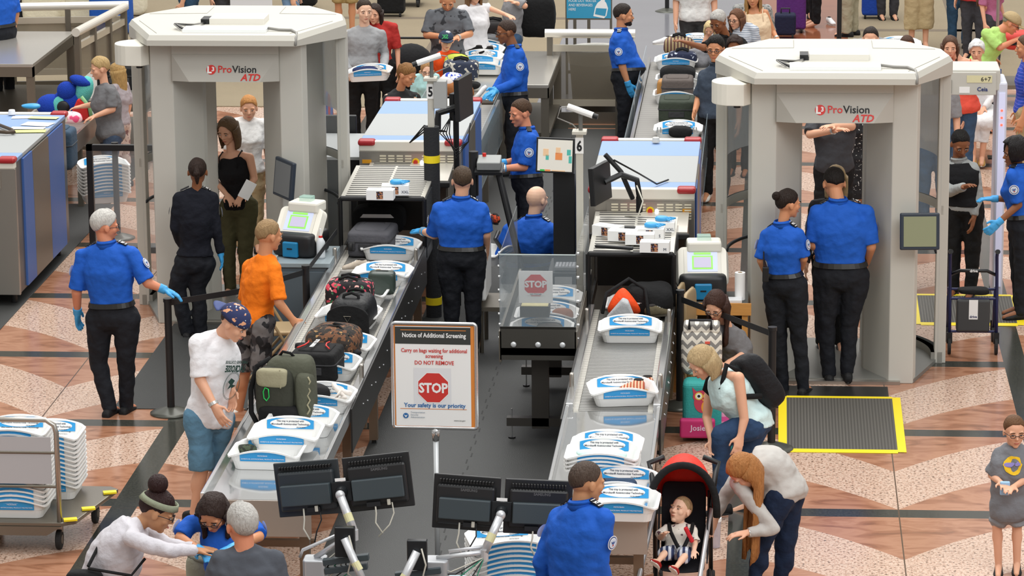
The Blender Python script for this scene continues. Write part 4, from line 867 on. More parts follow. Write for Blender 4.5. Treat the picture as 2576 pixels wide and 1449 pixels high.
s3=g(1965,1130); s3.x+=-.08; stanchion(s3,1.0,'black belt stanchion between bending woman and right scanner ramp')
s4=Vector((-.77,27.9,0)); stanchion(s4,1.0,'black stanchion hidden behind crouching woman next to lane 6')
s5=g(297,600); stanchion(s5,1.0,'black stanchion left of the left body scanner')
s6=vp(1678,30,0.1+44.5); s6=g(1678,30); stanchion(s6,1.0,'black belt stanchion with round base on grey floor at top'); stanchion(g(2110,150),1.0,'black stanchion behind right scanner roof on red floor')
belt([s1+Vector((0,0,.97)),(s1+s2)/2+Vector((0,0,.93)),s2+Vector((0,0,.97))],'black belt stretched from left stanchion to lane 5 stanchion')
belt([s2+Vector((0,0,.97)),Vector((-3.97,30.0,1.05))],'black belt from lane 5 stanchion back to tunnel hood')
belt([Vector((-.82,28.2,1.0)),s4+Vector((0,0,.95))],'black belt from lane 6 hood to nearby stanchion'); belt([s4+Vector((0,0,.95)),s3+Vector((0,0,.97))],'black belt behind the brunette woman running to right stanchion')
# black frame gate at left
T=thing('frame_gate','black metal frame gate with clear panel left of the left scanner','gate',(-6.9,33.2,0))
MB().bx(-.03,.03,-.03,.03,0,1.22).obj('frame_post',BLACK,T); MB().bx(-.03,.80,-.03,.03,1.16,1.22).obj('top_rail',BLACK,T); MB().bx(-.03,.8,-.03,.03,.10,.16).obj('bottom_rail',BLACK,T); MB().bx(.03,.8,-.004,.004,.16,1.16).obj('clear_panel',GLASS,T)
POLEW=mat('pole_cream','#cfccc0',.4,.2)
# ---------------------------------------------------------------- lane poles with cameras
def lane_pole(x,y,h,num,label,z0=0,dirx=1):
    T=thing('lane_pole',label,'pole',(x,y,0))
    MB().bx(-.03,.03,-.03,.03,z0,h).obj('post',POLEW,T,bevel=.004)
    MB().bx(-.062,.062,-.07,.07,h,h+.03).obj('top_plate',POLEW,T,bevel=.004)
    MB().cyl((.01,0,h+.03),(.01,0,h+.19),.018).obj('camera_stem',mat('stem_grey','#6a6a66',.5),T)
    q=MB(); q.bx(-.036,.036,-.036,-.031,h-.17,h-.03,0); q.text(num,.125,plane_M((0,-.038,h-.145),(1,0,0),(0,0,1)),1,off=.004,sx=.75); q.obj('number_plate',[PAPER,TXTK],T)
    a=Vector((-.10*dirx,-.02,h+.24)); b=Vector((.12*dirx,-.06,h+.17)) 
    MB().tube([a,b],.028,10).obj('camera_body',WHITE,T,smooth=False); MB().tube([b,b+(b-a).normalized()*.045],.024,12).obj('camera_lens',BLACK,T)
    MB().tube([a,a+Vector((-.06*dirx,0,-.01)),a+Vector((-.09*dirx,0,-.10)),(-.06*dirx,0,h+.08),(-.02,0,h+.04)],.006,6).obj('camera_cable',mat('cable_grey','#8f8d88',.5),T,smooth=True)
    return T
P6=lane_pole(-1.66,28.6,2.24,'6','cream lane pole numbered 6 with white camera on top')
P5=lane_pole(-3.19,31.0,2.28,'5','cream lane pole numbered 5 rising from black padded column',z0=1.7,dirx=-1)
MB().bx(.03,.15,-.06,.06,2.02,2.28).obj('junction_box',mat('junction_grey','#a9aaa8',.5),P5,bevel=.006)
MB().cyl((0,.0,0),(0,0,1.84),.073,.075,n=20).obj('foam_sleeve',mat('foam_black','#26272a',.9,bump=.3,bscale=60),P5,smooth=False)
for z in (1.50,.13): MB().cyl((0,0,z),(0,0,z+.07),.0775,n=24).obj('yellow_band',YEL,P5,smooth=False)
MB().bx(.03,.06,-.03,.03,.9,1.0).obj('switch_box',PAPER,P6)
# ---------------------------------------------------------------- operator screens
def screen(T,c,w,h,ang,tilt,front=None,name='monitor',th=.05,back=False):
    Mo=Matrix.Translation(c)@Matrix.Rotation(math.radians(ang),4,'Z')@Matrix.Rotation(math.radians(tilt),4,'X')
    MB().box((0,0,0),(w,th,h)).move(Mo).obj(name,BLACK,T,bevel=.006)
    if front:
        q=MB(); q.box((0,-th/2-.001,0),(w-.035,.003,h-.035),0)
        for (x,z,a,b_,mi) in front[1]: q.box((x*w,-th/2-.003,z*h),(a*w,.002,b_*h),mi)
        q.move(Mo); q.obj('display',front[0],T)
    return Mo
T=thing('operator_station','x-ray operator station of lane 6 with bag images on its monitor','monitor',tuple(vp(1400,700,30.0).to_2d())+(0,))
XR=[mat('xr_pale','#d9d5ca',.3,emit=.25),mat('xr_orange','#e08a50',.4,emit=.2),mat('xr_teal','#4fb0a4',.4,emit=.2),mat('xr_green','#3fb24d',.4,emit=.2),mat('xr_sand','#e4bf98',.4,emit=.2)]
screen(T,(0,0,1.77),.36,.32,-12,-8,(XR,[(-.24,.08,.14,.20,4),(-.20,-.06,.08,.14,2),(.10,-.02,.18,.20,1),(.08,.14,.12,.18,4),(.36,.10,.10,.16,2),(.40,-.10,.08,.2,2),(-.32,-.43,.12,.05,3),(-.18,-.43,.14,.05,1),(.1,-.43,.35,.03,4)]))
MB().bx(-.03,.17,.05,.25,.75,1.6).obj('console_column',BLACK,T,bevel=.01); MB().bx(-.06,.22,-.35,.25,.72,.76).obj('desk',BLACKM,T,bevel=.01)
for sx in (-.02,.18):
    MB().bx(sx-.02,sx+.02,-.3,-.26,0,.72).obj('leg',BLACKM,T)
MB().bx(.0,.2,-.3,-.08,.765,.80).obj('keyboard',mat('keyboard_grey','#77777a',.5),T,bevel=.006)
b=MB()
for i in range(6):
    for j in range(4): b.box((.02+.03*i,-.27+.045*j,.803),(.02,.03,.008))
b.obj('keys',mat('keys_pale','#c4c6cb',.5),T)['kind']='stuff'
T=thing('monitor_arm','black monitor on arm seen edge-on beside lane pole 6','monitor',(-1.50,29.3,0))
screen(T,(-.02,0,1.66),.42,.34,72,-4); MB().tube([(.02,.05,1.66),(.16,.1,1.72),(.30,.15,1.66),(.32,.2,1.50)],.028,8).obj('arm',BLACK,T); MB().tube([(.02,.1,1.9),(.16,.12,1.74),(.26,.2,1.48)],.022,8).obj('arm',BLACK,T); MB().cyl((.32,.2,1.36),(.32,.2,1.5),.03).obj('arm_post',BLACKM,T)
MB().tube([(.1,.1,1.85),(.3,.5,1.65),(.45,.9,1.47),(.55,1.1,1.47)],.008,6).obj('cable',BLACK,T,smooth=True); MB().tube([(.3,.1,1.62),(.36,.0,1.5),(.32,-.05,1.38),(.2,.0,1.36)],.008,6).obj('cable',mat('cable_cream','#c9c5b8',.5),T,smooth=True)
T=thing('monitor_arm','black monitors on arm seen edge-on beside lane pole 5','monitor',(-3.0,31.4,0))
screen(T,(.08,0,2.05),.44,.40,78,-2); screen(T,(-.02,.05,1.95),.10,.26,70,0); MB().tube([(.0,.0,1.95),(-.16,-.02,1.9),(-.17,-.04,1.75)],.035,8).obj('arm',BLACK,T); MB().cyl((0,.05,0),(0,.05,1.95),.028).obj('arm_post',BLACKM,T)
for k in range(4): MB().tube([(-.05,.0,1.85),(-.15+.03*k,.0,1.7),(0,-.02,1.55-.03*k),(.12,-.0,1.62),(.14,0,1.8)],.006,6).obj('cable',BLACK,T,smooth=True)
for k in range(3): MB().tube([(-.12,.3,1.66),(-.35,.5,1.62+.03*k),(-.5,.55,1.50)],.007,6).obj('cable',BLACK,T,smooth=True)
T=thing('control_console','small control box with red knob on slanted black arm','console',(-2.64,30.9,0))
MB().box((0,0,1.52),(.22,.2,.08),rot=rmat('X',12)).obj('keypad',mat('console_grey','#8f9290',.5),T,bevel=.01); MB().box((0,0,1.46),(.26,.24,.03),rot=rmat('X',12)).obj('tray_plate',BLACK,T); MB().cyl((-.05,.05,1.56),(-.05,.05,1.60),.018,n=12).obj('red_knob',RED,T)
MB().cyl((.08,0,1.45),(.36,-.25,.35),.032).obj('arm',BLACK,T); MB().cyl((.36,-.25,.4),(.36,-.25,0.02),.03).obj('arm_post',BLACK,T); MB().box((.36,-.25,.012),(.3,.3,.02)).obj('foot',BLACKM,T); MB().cyl((-.15,.03,1.2),(-.15,.03,1.62),.045).obj('clamp',BLACK,T); MB().cyl((-.15,.03,0),(-.15,.03,1.2),.02).obj('clamp_post',BLACKM,T)
# small rolling stand with white frame near lane 5
T=thing('tray_stand','small white frame stand holding a tray beside lane 5','stand',(-2.62,29.9,0))
MB().bx(-.03,.05,-.3,.3,.5,1.2).obj('white_panel',WHITE,T,bevel=.02); MB().bx(-.03,.4,-.28,.28,.40,.44).obj('shelf',STEELD,T); 
for a in (-.25,.25): MB().cyl((0,a,0),(0,a,.5),.02).obj('leg',STEELD,T); MB().cyl((.36,a,0),(.36,a,.42),.02).obj('leg',STEELD,T)
# ---------------------------------------------------------------- trace detectors
def etd(loc,rz_,label):
    T=thing('trace_detector',label,'detector',loc,rz=math.radians(rz_))
    sup(MB(),(0,.02,.11),(.21,.22,.11),.3,.35).obj('base',BLACK,T,smooth=True)
    R=[]
    Mo=Matrix.Translation((0,-.02,.27))@Matrix.Rotation(math.radians(-38),4,'X')
    MB().loft([[(x,-.02,z) for x,z in rrect(.42,.34,.05)],[(x,.05,z) for x,z in rrect(.46,.36,.06)],[(x,.11,z) for x,z in rrect(.40,.30,.05)]]).move(Mo).obj('fascia',CREAM,T,bevel=.004)
    q=MB(); q.box((0,-.025,.02),(.32,.006,.25),2); q.box((0,-.029,.025),(.26,.004,.19),0); q.box((0,-.032,.015),(.18,.003,.13),1); q.box((0,-.034,.015),(.15,.003,.10),3); q.box((0,-.032,.10),(.15,.003,.02),1); q.move(Mo); q.obj('display',[mat('etd_lilac','#bcc5ee',.3,emit=.35),mat('etd_green','#8fdc5a',.3,emit=.35),mat('bezel_cream','#dedbd0',.4),mat('etd_grey','#b9b4cc',.3,emit=.25)],T)
    MB().box((.02,.12,.42),(.30,.20,.10)).obj('printer',CREAM,T,bevel=.02); MB().box((.02,.12,.49),(.12,.09,.05)).obj('sample_holder',mat('holder_glass','#bfe6da',.1,alpha=.45),T,bevel=.006)
    MB().box((.0,-.20,.08),(.15,.05,.14)).obj('blue_intake',mat('etd_blue','#1479a9',.4),T,bevel=.012); MB().box((.0,-.228,.09),(.05,.004,.012)).obj('slot',BLACK,T)
    return T
T=thing('cabinet','blue grey cabinet with worktop beside the left scanner','cabinet',(-4.27,29.68,0))
GC=mat('cabinet_grey','#56626a',.5); MB().bx(-.28,.30,-.33,.35,.05,.86).obj('carcass',GC,T); MB().bx(-.30,.32,-.35,.37,.86,.90).obj('worktop',mat('worktop_grey','#8d999e',.45,var=.05,vscale=30),T,bevel=.004); MB().bx(-.26,.28,-.345,-.332,.10,.82).obj('door',GC,T,bevel=.004); MB().bx(-.26,.28,-.31,-.3,0,.05).obj('plinth',BLACK,T)
etd((-4.27,29.72,.902),-18,'white trace detector with green bordered screen on the blue grey cabinet')
T=thing('wooden_desk','light wood desk with dark top beside lane 6','desk',(-.50,28.62,0))
MB().bx(-.34,.30,-.25,.20,.76,.80).obj('desktop',mat('desktop_dark','#4b4a45',.5,var=.1,vscale=60),T); MB().bx(-.35,.33,-.27,-.25,.70,.805).obj('front_edge',WOOD,T)
MB().bx(.25,.30,-.25,.20,0,.76).obj('side_panel',WOOD,T); MB().bx(-.34,-.29,-.25,.20,0,.76).obj('side_panel',WOOD,T); MB().bx(-.29,.25,.18,.20,.05,.76).obj('back_panel',mat('desk_inner','#3b352d',.7),T); MB().bx(-.29,.25,-.1,.18,.35,.37).obj('shelf',WOOD,T)
etd((-.60,28.66,.802),4,'white trace detector with green bordered screen on the wooden desk')
T=thing('paper_roll','upright white paper roll on the wooden desk','paper roll',(-.27,28.52,.802)); MB().cyl((0,0,0),(0,0,.24),.045,n=24).obj('roll',PAPER,T); MB().cyl((0,0,.239),(0,0,.242),.02,n=16).obj('core',mat('core_brown','#8a7355',.8),T)
o=MB().box((0,0,.015),(.16,.12,.03)).obj('swab_pack',mat('swab_white','#d9dadb',.4),loc=(-.33,28.43,.802),bevel=.006); tag(o,'clear pack of swabs in front of the paper roll','packet')
T=thing('spray_bottle','white plastic bottle with red collar on the blue grey cabinet','bottle',(-4.06,29.55,.902))
MB().loft([[(r*math.cos(a),r*math.sin(a),z) for a in [2*math.pi*k/16 for k in range(16)]] for r,z in ((.038,0),(.04,.02),(.04,.15),(.02,.185),(.016,.19))]).obj('bottle_body',mat('bottle_white','#e3e9ec',.3,alpha=.9),T,smooth=True); MB().cyl((0,0,.185),(0,0,.205),.018).obj('collar',RED,T); MB().cyl((0,0,.205),(0,0,.27),.011,.008).obj('nozzle',WHITE,T)
o=MB().box((0,0,.02),(.12,.08,.035)).obj('swab_box',mat('tin_grey','#b5b5ac',.4,.3),loc=(-4.50,29.45,.902),bevel=.004); tag(o,'small grey box at left edge of the cabinet worktop','box')
# ---------------------------------------------------------------- folding chairs
def folding_chair(x,y,rz_,label,folded=False):
    T=thing('folding_chair',label,'chair',(x,y,0),rz=math.radians(rz_)); m=mat('chair_tan','#b39a74',.5,.2)
    if folded:
        sup(MB(),(0,0,.80),(.20,.025,.17),.5,.3).obj('backrest',m,T,smooth=True); sup(MB(),(0,-.04,.40),(.19,.03,.2),.5,.3).obj('seat',m,T,smooth=True)
        for sx in (-1,1): MB().cyl((sx*.2,-.03,0),(sx*.2,.02,.95),.012).obj('leg',m,T); MB().cyl((sx*.18,.05,0),(sx*.18,-.02,.7),.012).obj('leg',m,T)
    else:
        sup(MB(),(0,0,.44),(.2,.2,.025),.4,.35).obj('seat',m,T,smooth=True); sup(MB(),(0,.22,.76),(.2,.02,.10),.5,.3).obj('backrest',m,T,smooth=True)
        for sx in (-1,1): MB().cyl((sx*.21,-.26,0),(sx*.21,.23,.86),.013).obj('leg',m,T); MB().cyl((sx*.2,.30,0),(sx*.2,-.12,.46),.013).obj('leg',m,T)
        MB().cyl((-.2,.24,.12),(.2,.24,.12),.01).obj('stretcher',m,T)
folding_chair(-4.33,28.75,95,'tan metal folding chair standing open before the grey cabinet')
folding_chair(-.78,28.35,82,'tan folding chair folded against the wooden desk',True); folding_chair(-.70,28.15,78,'second tan folding chair folded beside lane 6 rollers',True)
# ---------------------------------------------------------------- twin monitors on arms (seen from behind)
MBACK=mat('monitor_back','#2e3438',.45,var=.05); MBLK=mat('monitor_black','#1e1f21',.4); BRK=mat('bracket_slate','#3d474c',.45)
def twin(c,ang,roll,label,caseL,post,txt=False):
    T=thing('twin_monitors',label,'monitor',c)
    Mo=Matrix.Rotation(math.radians(ang),4,'Z')@Matrix.Rotation(math.radians(roll),4,'Y')@Matrix.Rotation(math.radians(-6),4,'X')
    for sx in (-1,1):
        Mi=Mo@Matrix.Translation((sx*.235,0,0))@Matrix.Rotation(math.radians(sx*5),4,'Z')
        w,h=(.44,.36)
        mb=MBACK if (sx<0 and caseL) else MBLK
        MB().box((0,.03,0),(w,.02,h)).move(Mi).obj('monitor_panel',mb,T,bevel=.006)
        MB().box((0,.0,-.01),(w*.86,.05,h*.72)).move(Mi).obj('monitor_bulge',mb,T,bevel=.015)
        b=MB()
        for k in range(18): b.box((-.17+.02*k,-.002,.145),(.010,.042,.018))
        b.move(Mi); b.obj('vent',mat('vent_black','#0e0e0f',.6),T)
        MB().box((0,-.045,-.03),(w*.76,.045,.135)).move(Mi).obj('bracket_box',BRK,T,bevel=.006)
        MB().box((-.04*sx,-.035,-.13),(.09,.03,.03)).move(Mi).obj('port_panel',mat('port_dark','#15181c',.5),T)
        MB().tube([Mi@Vector(p) for p in ((-.03,-.04,-.12),(-.03,-.05,-.19),(-.04,-.06,-.25),(-.0,-.08,-.32))],.006,6).obj('cable',mat('cable_cream','#c9c5b8',.5),T,smooth=True)
        MB().tube([Mi@Vector(p) for p in ((.08,-.04,-.13),(.085,-.05,-.2),(.05,-.07,-.27),(-.03*sx,-.08,-.34))],.005,6).obj('cable',[BLACK,mat('cable_cream','#c9c5b8',.5)][sx>0],T,smooth=True)
        MB().box((.06,-.045,-.125),(.022,.02,.04)).move(Mi).obj('plug',mat('cable_cream','#c9c5b8',.5),T,bevel=.004)
        if txt or sx>0: MB().text('SAMSUNG',.024,plane_M(Mi@Vector((.02,-.026,.085)),Mi.to_3x3()@Vector((1,0,0)),Mi.to_3x3()@Vector((0,0,1))),0,off=.0008).obj('maker_mark',mat('mark_grey','#5a5a5c',.4),T)
    MB().box((0,-.04,-.03),(.13,.02,.13)).move(Mo).obj('mount_plate',mat('mount_black','#232629',.4,.3),T,bevel=.003)
    MB().box((0,-.052,.05),(.07,.004,.02)).move(Mo).obj('plate_label',PAPER,T)
    MB().cyl(Mo@Vector((0,-.05,-.03)),Mo@Vector((0,-.11,-.03)),.042,.030,n=18).obj('swivel',mat('mount_black','#232629',.4,.3),T,smooth=False)
    AL=mat('arm_silver','#d2d4d7',.3,.4); TP=mat('tape_pale','#dcd7a8',.7)
    def arm(pts,r,nm='arm',tape=None):
        MB().tube(pts,r,14).obj(nm,AL,T,smooth=True)
        if tape: 
            a=Vector(pts[0]).lerp(Vector(pts[-1]),tape[0]); b_=Vector(pts[0]).lerp(Vector(pts[-1]),tape[1]); MB().cyl(a,b_,r*1.04,n=14).obj('tape_band',TP,T)
    s=Mo@Vector((0,-.11,-.04)); e=s+Vector(post['elbow']); arm([s,e],.028,tape=(.5,.72)); MB().ell(s,.032).obj('arm_joint',AL,T,smooth=True)
    MB().cyl(e+Vector((0,0,.02)),e+Vector((0,0,-.05)),.026,n=14).obj('arm_joint',AL,T)
    pt=Vector(post['top']); arm([e,pt],.018); arm([e+Vector((0,.02,.03)),pt+Vector((-.08 if post['elbow'][0]>0 else .08,0,.05)),pt+Vector((-.1 if post['elbow'][0]>0 else .1,0,0))],.011,'tie_rod')
    MB().prism(rrect(.15,.15,.025,4,pt.x,pt.y),-c[2]+.02,pt.z).obj('post_box',mat('post_alu','#b9bcc0',.35,.4),T,bevel=.008,seg=2)
    MB().box((pt.x,pt.y,-c[2]+.011),(.4,.4,.02)).obj('base_plate',STEELD,T)
    for k in range(6): MB().tube([e+Vector((.0,-.02,-.03)),(e+pt)/2+Vector((.03*k-.06,-.04,-.10-.015*k)),pt+Vector((.05,-.05,-.06-.03*k))],.0045,6).obj('cable',[mat('cable_cream','#c9c5b8',.5),BLACK,mat('cable_green','#2e8b6b',.5)][k%3],T,smooth=True)
    return T
cA=vp(862,1222,20.9); cB=vp(1263,1272,20.9)
twin(cA,-3,-7,'pair of black monitors seen from behind on silver arm, left pair',True,dict(elbow=(.10,-.10,-.22),top=(-.16,-.22,-.42)))
twin(cB,1,3,'pair of black monitors seen from behind on silver arm, right pair',False,dict(elbow=(-.10,-.10,-.22),top=(-.41,-.20,-.30)),True)
def small_mount(c,label,sx):
    T=thing('monitor_mount',label,'mount',c); AL=mat('arm_silver','#d2d4d7',.3,.4)
    MB().box((0,0,0),(.13,.05,.2)).obj('mount_plate',mat('mount_black','#232629',.4,.3),T,bevel=.006); MB().box((0,.03,-.13),(.30,.05,.04),rot=rmat('Y',-8)).obj('bracket_bar',BRK,T,bevel=.004); MB().box((0,.03,-.19),(.28,.05,.04),rot=rmat('Y',-8)).obj('bracket_bar',BRK,T,bevel=.004)
    MB().tube([(0,-.03,.03),(sx*.14,-.12,-.26)],.027,12).obj('arm',AL,T,smooth=True); MB().cyl((sx*.07,-.075,-.115),(sx*.10,-.09,-.165),.0285,n=12).obj('tape_band',mat('tape_pale','#dcd7a8',.7),T)
    MB().tube([(sx*.14,-.12,-.26),(sx*.16,-.12,-.5),(sx*.16,-.1,-c[2]+.03)],.03,12).obj('support_post',AL,T,smooth=True); MB().box((sx*.16,-.1,-c[2]+.011),(.3,.3,.02)).obj('base_plate',STEELD,T)
    MB().tube([(.03,-.03,.05),(.06,-.06,-.05),(.02,-.05,-.2),(.08,-.04,-.25)],.006,6).obj('cable',mat('cable_cream','#c9c5b8',.5),T,smooth=True)
small_mount(vp(868,1362,20.6),'empty black monitor mount with silver arm below the left twin monitors',1); small_mount(vp(1050,1395,20.6),'empty black monitor mount with silver arm left of the right twin monitors',-1)
# ---------------------------------------------------------------- rear rails, tables
RAILC=mat('rail_cream_steel','#d4cbb8',.3,.5)
def steel_table(x0,x1,y0,y1,h,label,top=STEEL):
    T=thing('steel_table',label,'table',((x0+x1)/2,y0,0)); w=(x1-x0)/2
    MB().bx(-w,w,0,y1-y0,h-.04,h).obj('tabletop',mat('table_satin','#c7c3bb',.22,.6),T,bevel=.004); MB().bx(-w,w,0,.02,h-.16,h-.04).obj('apron',STEELD,T); MB().bx(-w,w,.2,y1-y0-.2,.2,.24).obj('shelf',STEELD,T)
    for sx in (-1,1):
        MB().bx(sx*w-sx*.01,sx*w,0,y1-y0,h-.16,h-.04).obj('side_apron',STEELD,T)
        for yy in (.05,y1-y0-.05): MB().bx(sx*(w-.09),sx*w,yy-.04,yy+.04,0,h-.04).obj('leg',STEELD,T)
    return T
steel_table(-9.9,-8.95,39.9,42.4,.9,'long stainless steel table at the top left beside blue shirted officer')
steel_table(-3.2,-2.62,38.9,41.3,.85,'stainless steel table behind the bald officer'); steel_table(-8.2,-7.2,37.9,40.2,.85,'stainless steel table with dark suitcase behind the left scanner')
steel_table(-3.72,-3.21,38.3,41.4,.78,'steel entry table of lane 5 loaded with trays and bags')
def railing(x0,y0,x1,y1,h,label,panels=2,inner=True):
    T=thing('steel_railing',label,'railing',(x0,y0,0)); d=Vector((x1-x0,y1-y0,0)); L=d.length; a=math.atan2(d.y,d.x)
    T.rotation_euler=(0,0,a)
    MB().cyl((-.06,0,h),(L+.06,0,h),.055,n=18).obj('top_rail',mat('toprail_cream','#e2ddd2',.3,.3),T)
    MB().bx(0,L,-.025,.025,h-.22,h-.14).obj('upper_bar',RAILC,T); MB().bx(0,L,-.025,.025,.22,.30).obj('lower_bar',RAILC,T); MB().bx(0,L,-.02,.02,.0,.14).obj('kick_plate',STEELD,T)
    for k in range(panels+1): MB().bx(L*k/panels-.035,L*k/panels+.035,-.035,.035,0,h-.04).obj('post',STEELD,T)
    MB().bx(.04,L-.04,-.006,.006,.30,h-.22).obj('glass_panel',mat('bronze_pane','#8d8474',.15,.3,alpha=.55),T)
railing(-9.9,43.0,-8.45,43.2,1.12,'steel railing with bronze panels across the top left',2); railing(-8.62,41.0,-8.42,43.0,1.12,'steel railing running back at the top left',3); railing(-2.74,41.0,-1.75,41.0,1.12,'steel railing in front of the trash bin at top centre',1)
T=thing('trash_bin','large round bin with clear liner behind the steel railing','bin',(-2.2,41.5,0)); MB().loft([[(r*math.cos(a),r*math.sin(a),z) for a in [2*math.pi*k/28 for k in range(28)]] for r,z in ((.28,0),(.34,.85))]).obj('barrel',mat('bin_grey','#6b6558',.6),T,smooth=True)
MB().loft([[(r*math.cos(a)*(1+.02*math.sin(7*a)),r*math.sin(a),z) for a in [2*math.pi*k/56 for k in range(56)]] for r,z in ((.345,.68),(.36,.80),(.37,.86),(.345,.87),(.33,.8))],cap=False).obj('liner',mat('liner_clear','#dcdad2',.2,alpha=.6),T,smooth=True)
T=thing('water_sign','blue sign POUR OUT WATER AND BEVERAGES HERE with bottle drawing','sign',(-2.37,43,0))
q=MB(); q.bx(-.30,.30,-.01,.01,.98,1.5,0); q.bx(-.285,.285,-.012,-.0105,1.0,1.48,1)
for k,s_ in enumerate(('POUR OUT WATER','AND BEVERAGES','HERE')): q.text(s_,.048,plane_M((-.26,-.014,1.21-.055*k),(1,0,0),(0,0,1)),2,align='LEFT',sx=.85)
bt=[(.06,0),(.20,.0),(.225,.04),(.225,.14),(.19,.2),(.165,.22),(.165,.25),(.115,.25),(.115,.22),(.08,.18),(.06,.12)]
c_=math.cos(-.2); s_=math.sin(-.2)
q.add([(x*c_-z*s_,-.014,1.01+x*s_+z*c_+.03) for x,z in bt],[tuple(range(len(bt)))],2); q.add([(x*c_-z*s_,-.0155,1.01+x*s_+z*c_+.03) for x,z in ((.075,.03),(.21,.03),(.21,.13),(.075,.11))],[(0,1,2,3)],1)
q.obj('panel',[STEELD,mat('sign_blue','#3a9cc4',.4),PAPER],T); MB().bx(-.30,-.27,-.02,.02,0,.98).obj('leg',STEELD,T); MB().bx(.27,.30,-.02,.02,0,.98).obj('leg',STEELD,T); MB().bx(-.2,-.16,-.02,.02,.3,.98).obj('leg',STEELD,T); MB().bx(-.02,.02,-.02,.02,.3,.98).obj('leg',STEELD,T); MB().bx(-.27,.27,-.02,.02,.28,.32).obj('crossbar',STEELD,T)
# entry lane 6 rollers
T=thing('entry_conveyor','steel and glass entry rollers feeding the lane 6 machine','conveyor',(-1.13,32.55,0)); L=8.3
MB().bx(-.36,.36,0,L,.74,.80).obj('roller_bed',waves('entry_belt','#8f8c87','#6d6a66',8,'Y',.4,thr=.9),T)
for sx in (-1,1):
    MB().bx(sx*.38-.015,sx*.38+.015,0,L,.70,.86).obj('side_rail',BRIGHT,T)
    MB().bx(sx*.42-.004,sx*.42+.004,0,L,.5,1.0).obj('glass_guard',mat('guard_pane','#c9dbe4',.06,alpha=.3),T)
    for yy in (.2,2,4,6,8): MB().bx(sx*.36-.03,sx*.36+.03,yy,yy+.06,0,.72).obj('leg',STEELD,T)
steel_table(-1.88,-1.56,39.8,41.2,.72,'low glassy steel table left of the lane 6 entry rollers')
steel_table(-1.45,-.55,40.95,41.9,.60,'far steel table under trays with white sneakers')
T=thing('entry_conveyor','steel entry rollers feeding the lane 5 machine','conveyor',(-3.5,34.65,0)); L=3.2
MB().bx(-.36,.36,0,L,.74,.80).obj('roller_bed',waves('entry_belt','#8f8c87','#6d6a66',8,'Y',.4,thr=.9),T)
for sx in (-1,1):
    MB().bx(sx*.38-.015,sx*.38+.015,0,L,.70,.86).obj('side_rail',BRIGHT,T)
    MB().bx(sx*.42-.004,sx*.42+.004,0,L,.4,1.02).obj('glass_guard',mat('guard_pane','#c9dbe4',.06,alpha=.3),T)
    for yy in (.2,1.6,3.0): MB().bx(sx*.36-.03,sx*.36+.03,yy,yy+.06,0,.72).obj('leg',STEELD,T)
T=thing('entry_conveyor','steel entry rollers behind the far left machine','conveyor',(-7.93,33.75,0)); L=4.1
MB().bx(-.36,.36,0,L,.74,.80).obj('roller_bed',waves('entry_belt','#8f8c87','#6d6a66',8,'Y',.4,thr=.9),T)
for sx in (-1,1):
    MB().bx(sx*.38-.015,sx*.38+.015,0,L,.66,.86).obj('side_rail',STEEL,T)
    for yy in (.2,2.1,3.9): MB().bx(sx*.36-.03,sx*.36+.03,yy,yy+.06,0,.7).obj('leg',STEELD,T)
T=suitcase((-7.44,34.05,.805),(.42,.36,.42),cloth('suit_slateblue','#3f5468'),mat('trim_navy','#26323f',.5),'slate blue suitcase standing on rollers behind the left machine',wheels=False)
suitcase((-7.6,38.6,.855),(.55,.40,.26),BAGK,BAGG,'black suitcase on the steel table behind grey-shirted woman',wheels=False)
# side console lane 5
T=thing('console_cabinet','low grey cabinet with dark front left of the lane 5 machine','cabinet',(-4.45,32.8,0)); MB().bx(-.42,.38,-.3,.9,0,1.22).obj('carcass',BLACKM,T); MB().bx(-.43,.40,-.32,.92,1.22,1.25).obj('top_panel',LGREY,T); MB().bx(-.3,.2,1.0,1.06,1.2,1.42).obj('back_screen',BLACK,T,bevel=.01)
# ---------------------------------------------------------------- plush and pillow
T=thing('plush_toy','blue plush animal with teal patches lying behind the left machine','plush toy',g(178,292,.81))
PB=cloth('plush_blue','#1f45b4',bump=.8,bscale=120); PT=cloth('plush_teal','#6fd8cf',bump=.8,bscale=120)
b=MB(); b.ell((-.22,0,.12),(.17,.14,.13)); b.ell((.0,.0,.16),(.2,.15,.16)); b.ell((-.02,-.08,.3),(.11,.09,.11)); b.ell((.10,.02,.33),(.09,.08,.07)); b.obj('body',PB,T,smooth=True)
b=MB(); b.ell((.17,-.03,.30),(.10,.1,.17),rot=rmat('Y',20)); b.ell((-.08,-.10,.14),(.10,.05,.11)); b.obj('patches',PT,T,smooth=True); MB().ell((.14,-.06,.41),(.13,.09,.06),rot=rmat('Y',20)).obj('ear_tip',PB,T,smooth=True); MB().ell((-.05,-.14,.13),(.075,.03,.07)).obj('dark_patch',BLACK,T,smooth=True); MB().ell((-.36,-.05,.14),(.03,.03,.03)).obj('nose',mat('nose_navy','#162a6b',.5),T,smooth=True)
T=thing('watermelon_cushion','red watermelon slice cushion with green rim beside the blue plush','cushion',g(212,290,.81)+Vector((0,-.3,0))); MB().loft([[(-.12,-.04,.0),(.13,-.04,.0),(.10,-.04,.2),(.0,-.04,.25)],[(-.12,.04,.0),(.13,.04,.0),(.10,.04,.2),(.0,.04,.25)]]).obj('slice',mat('melon_red','#d22a26',.8),T,bevel=.02); MB().tube([(.15,-.02,.0),(.13,-.02,.15),(.04,-.02,.27)],.022,8).obj('rim',mat('melon_green','#8fc08a',.8),T,smooth=True)
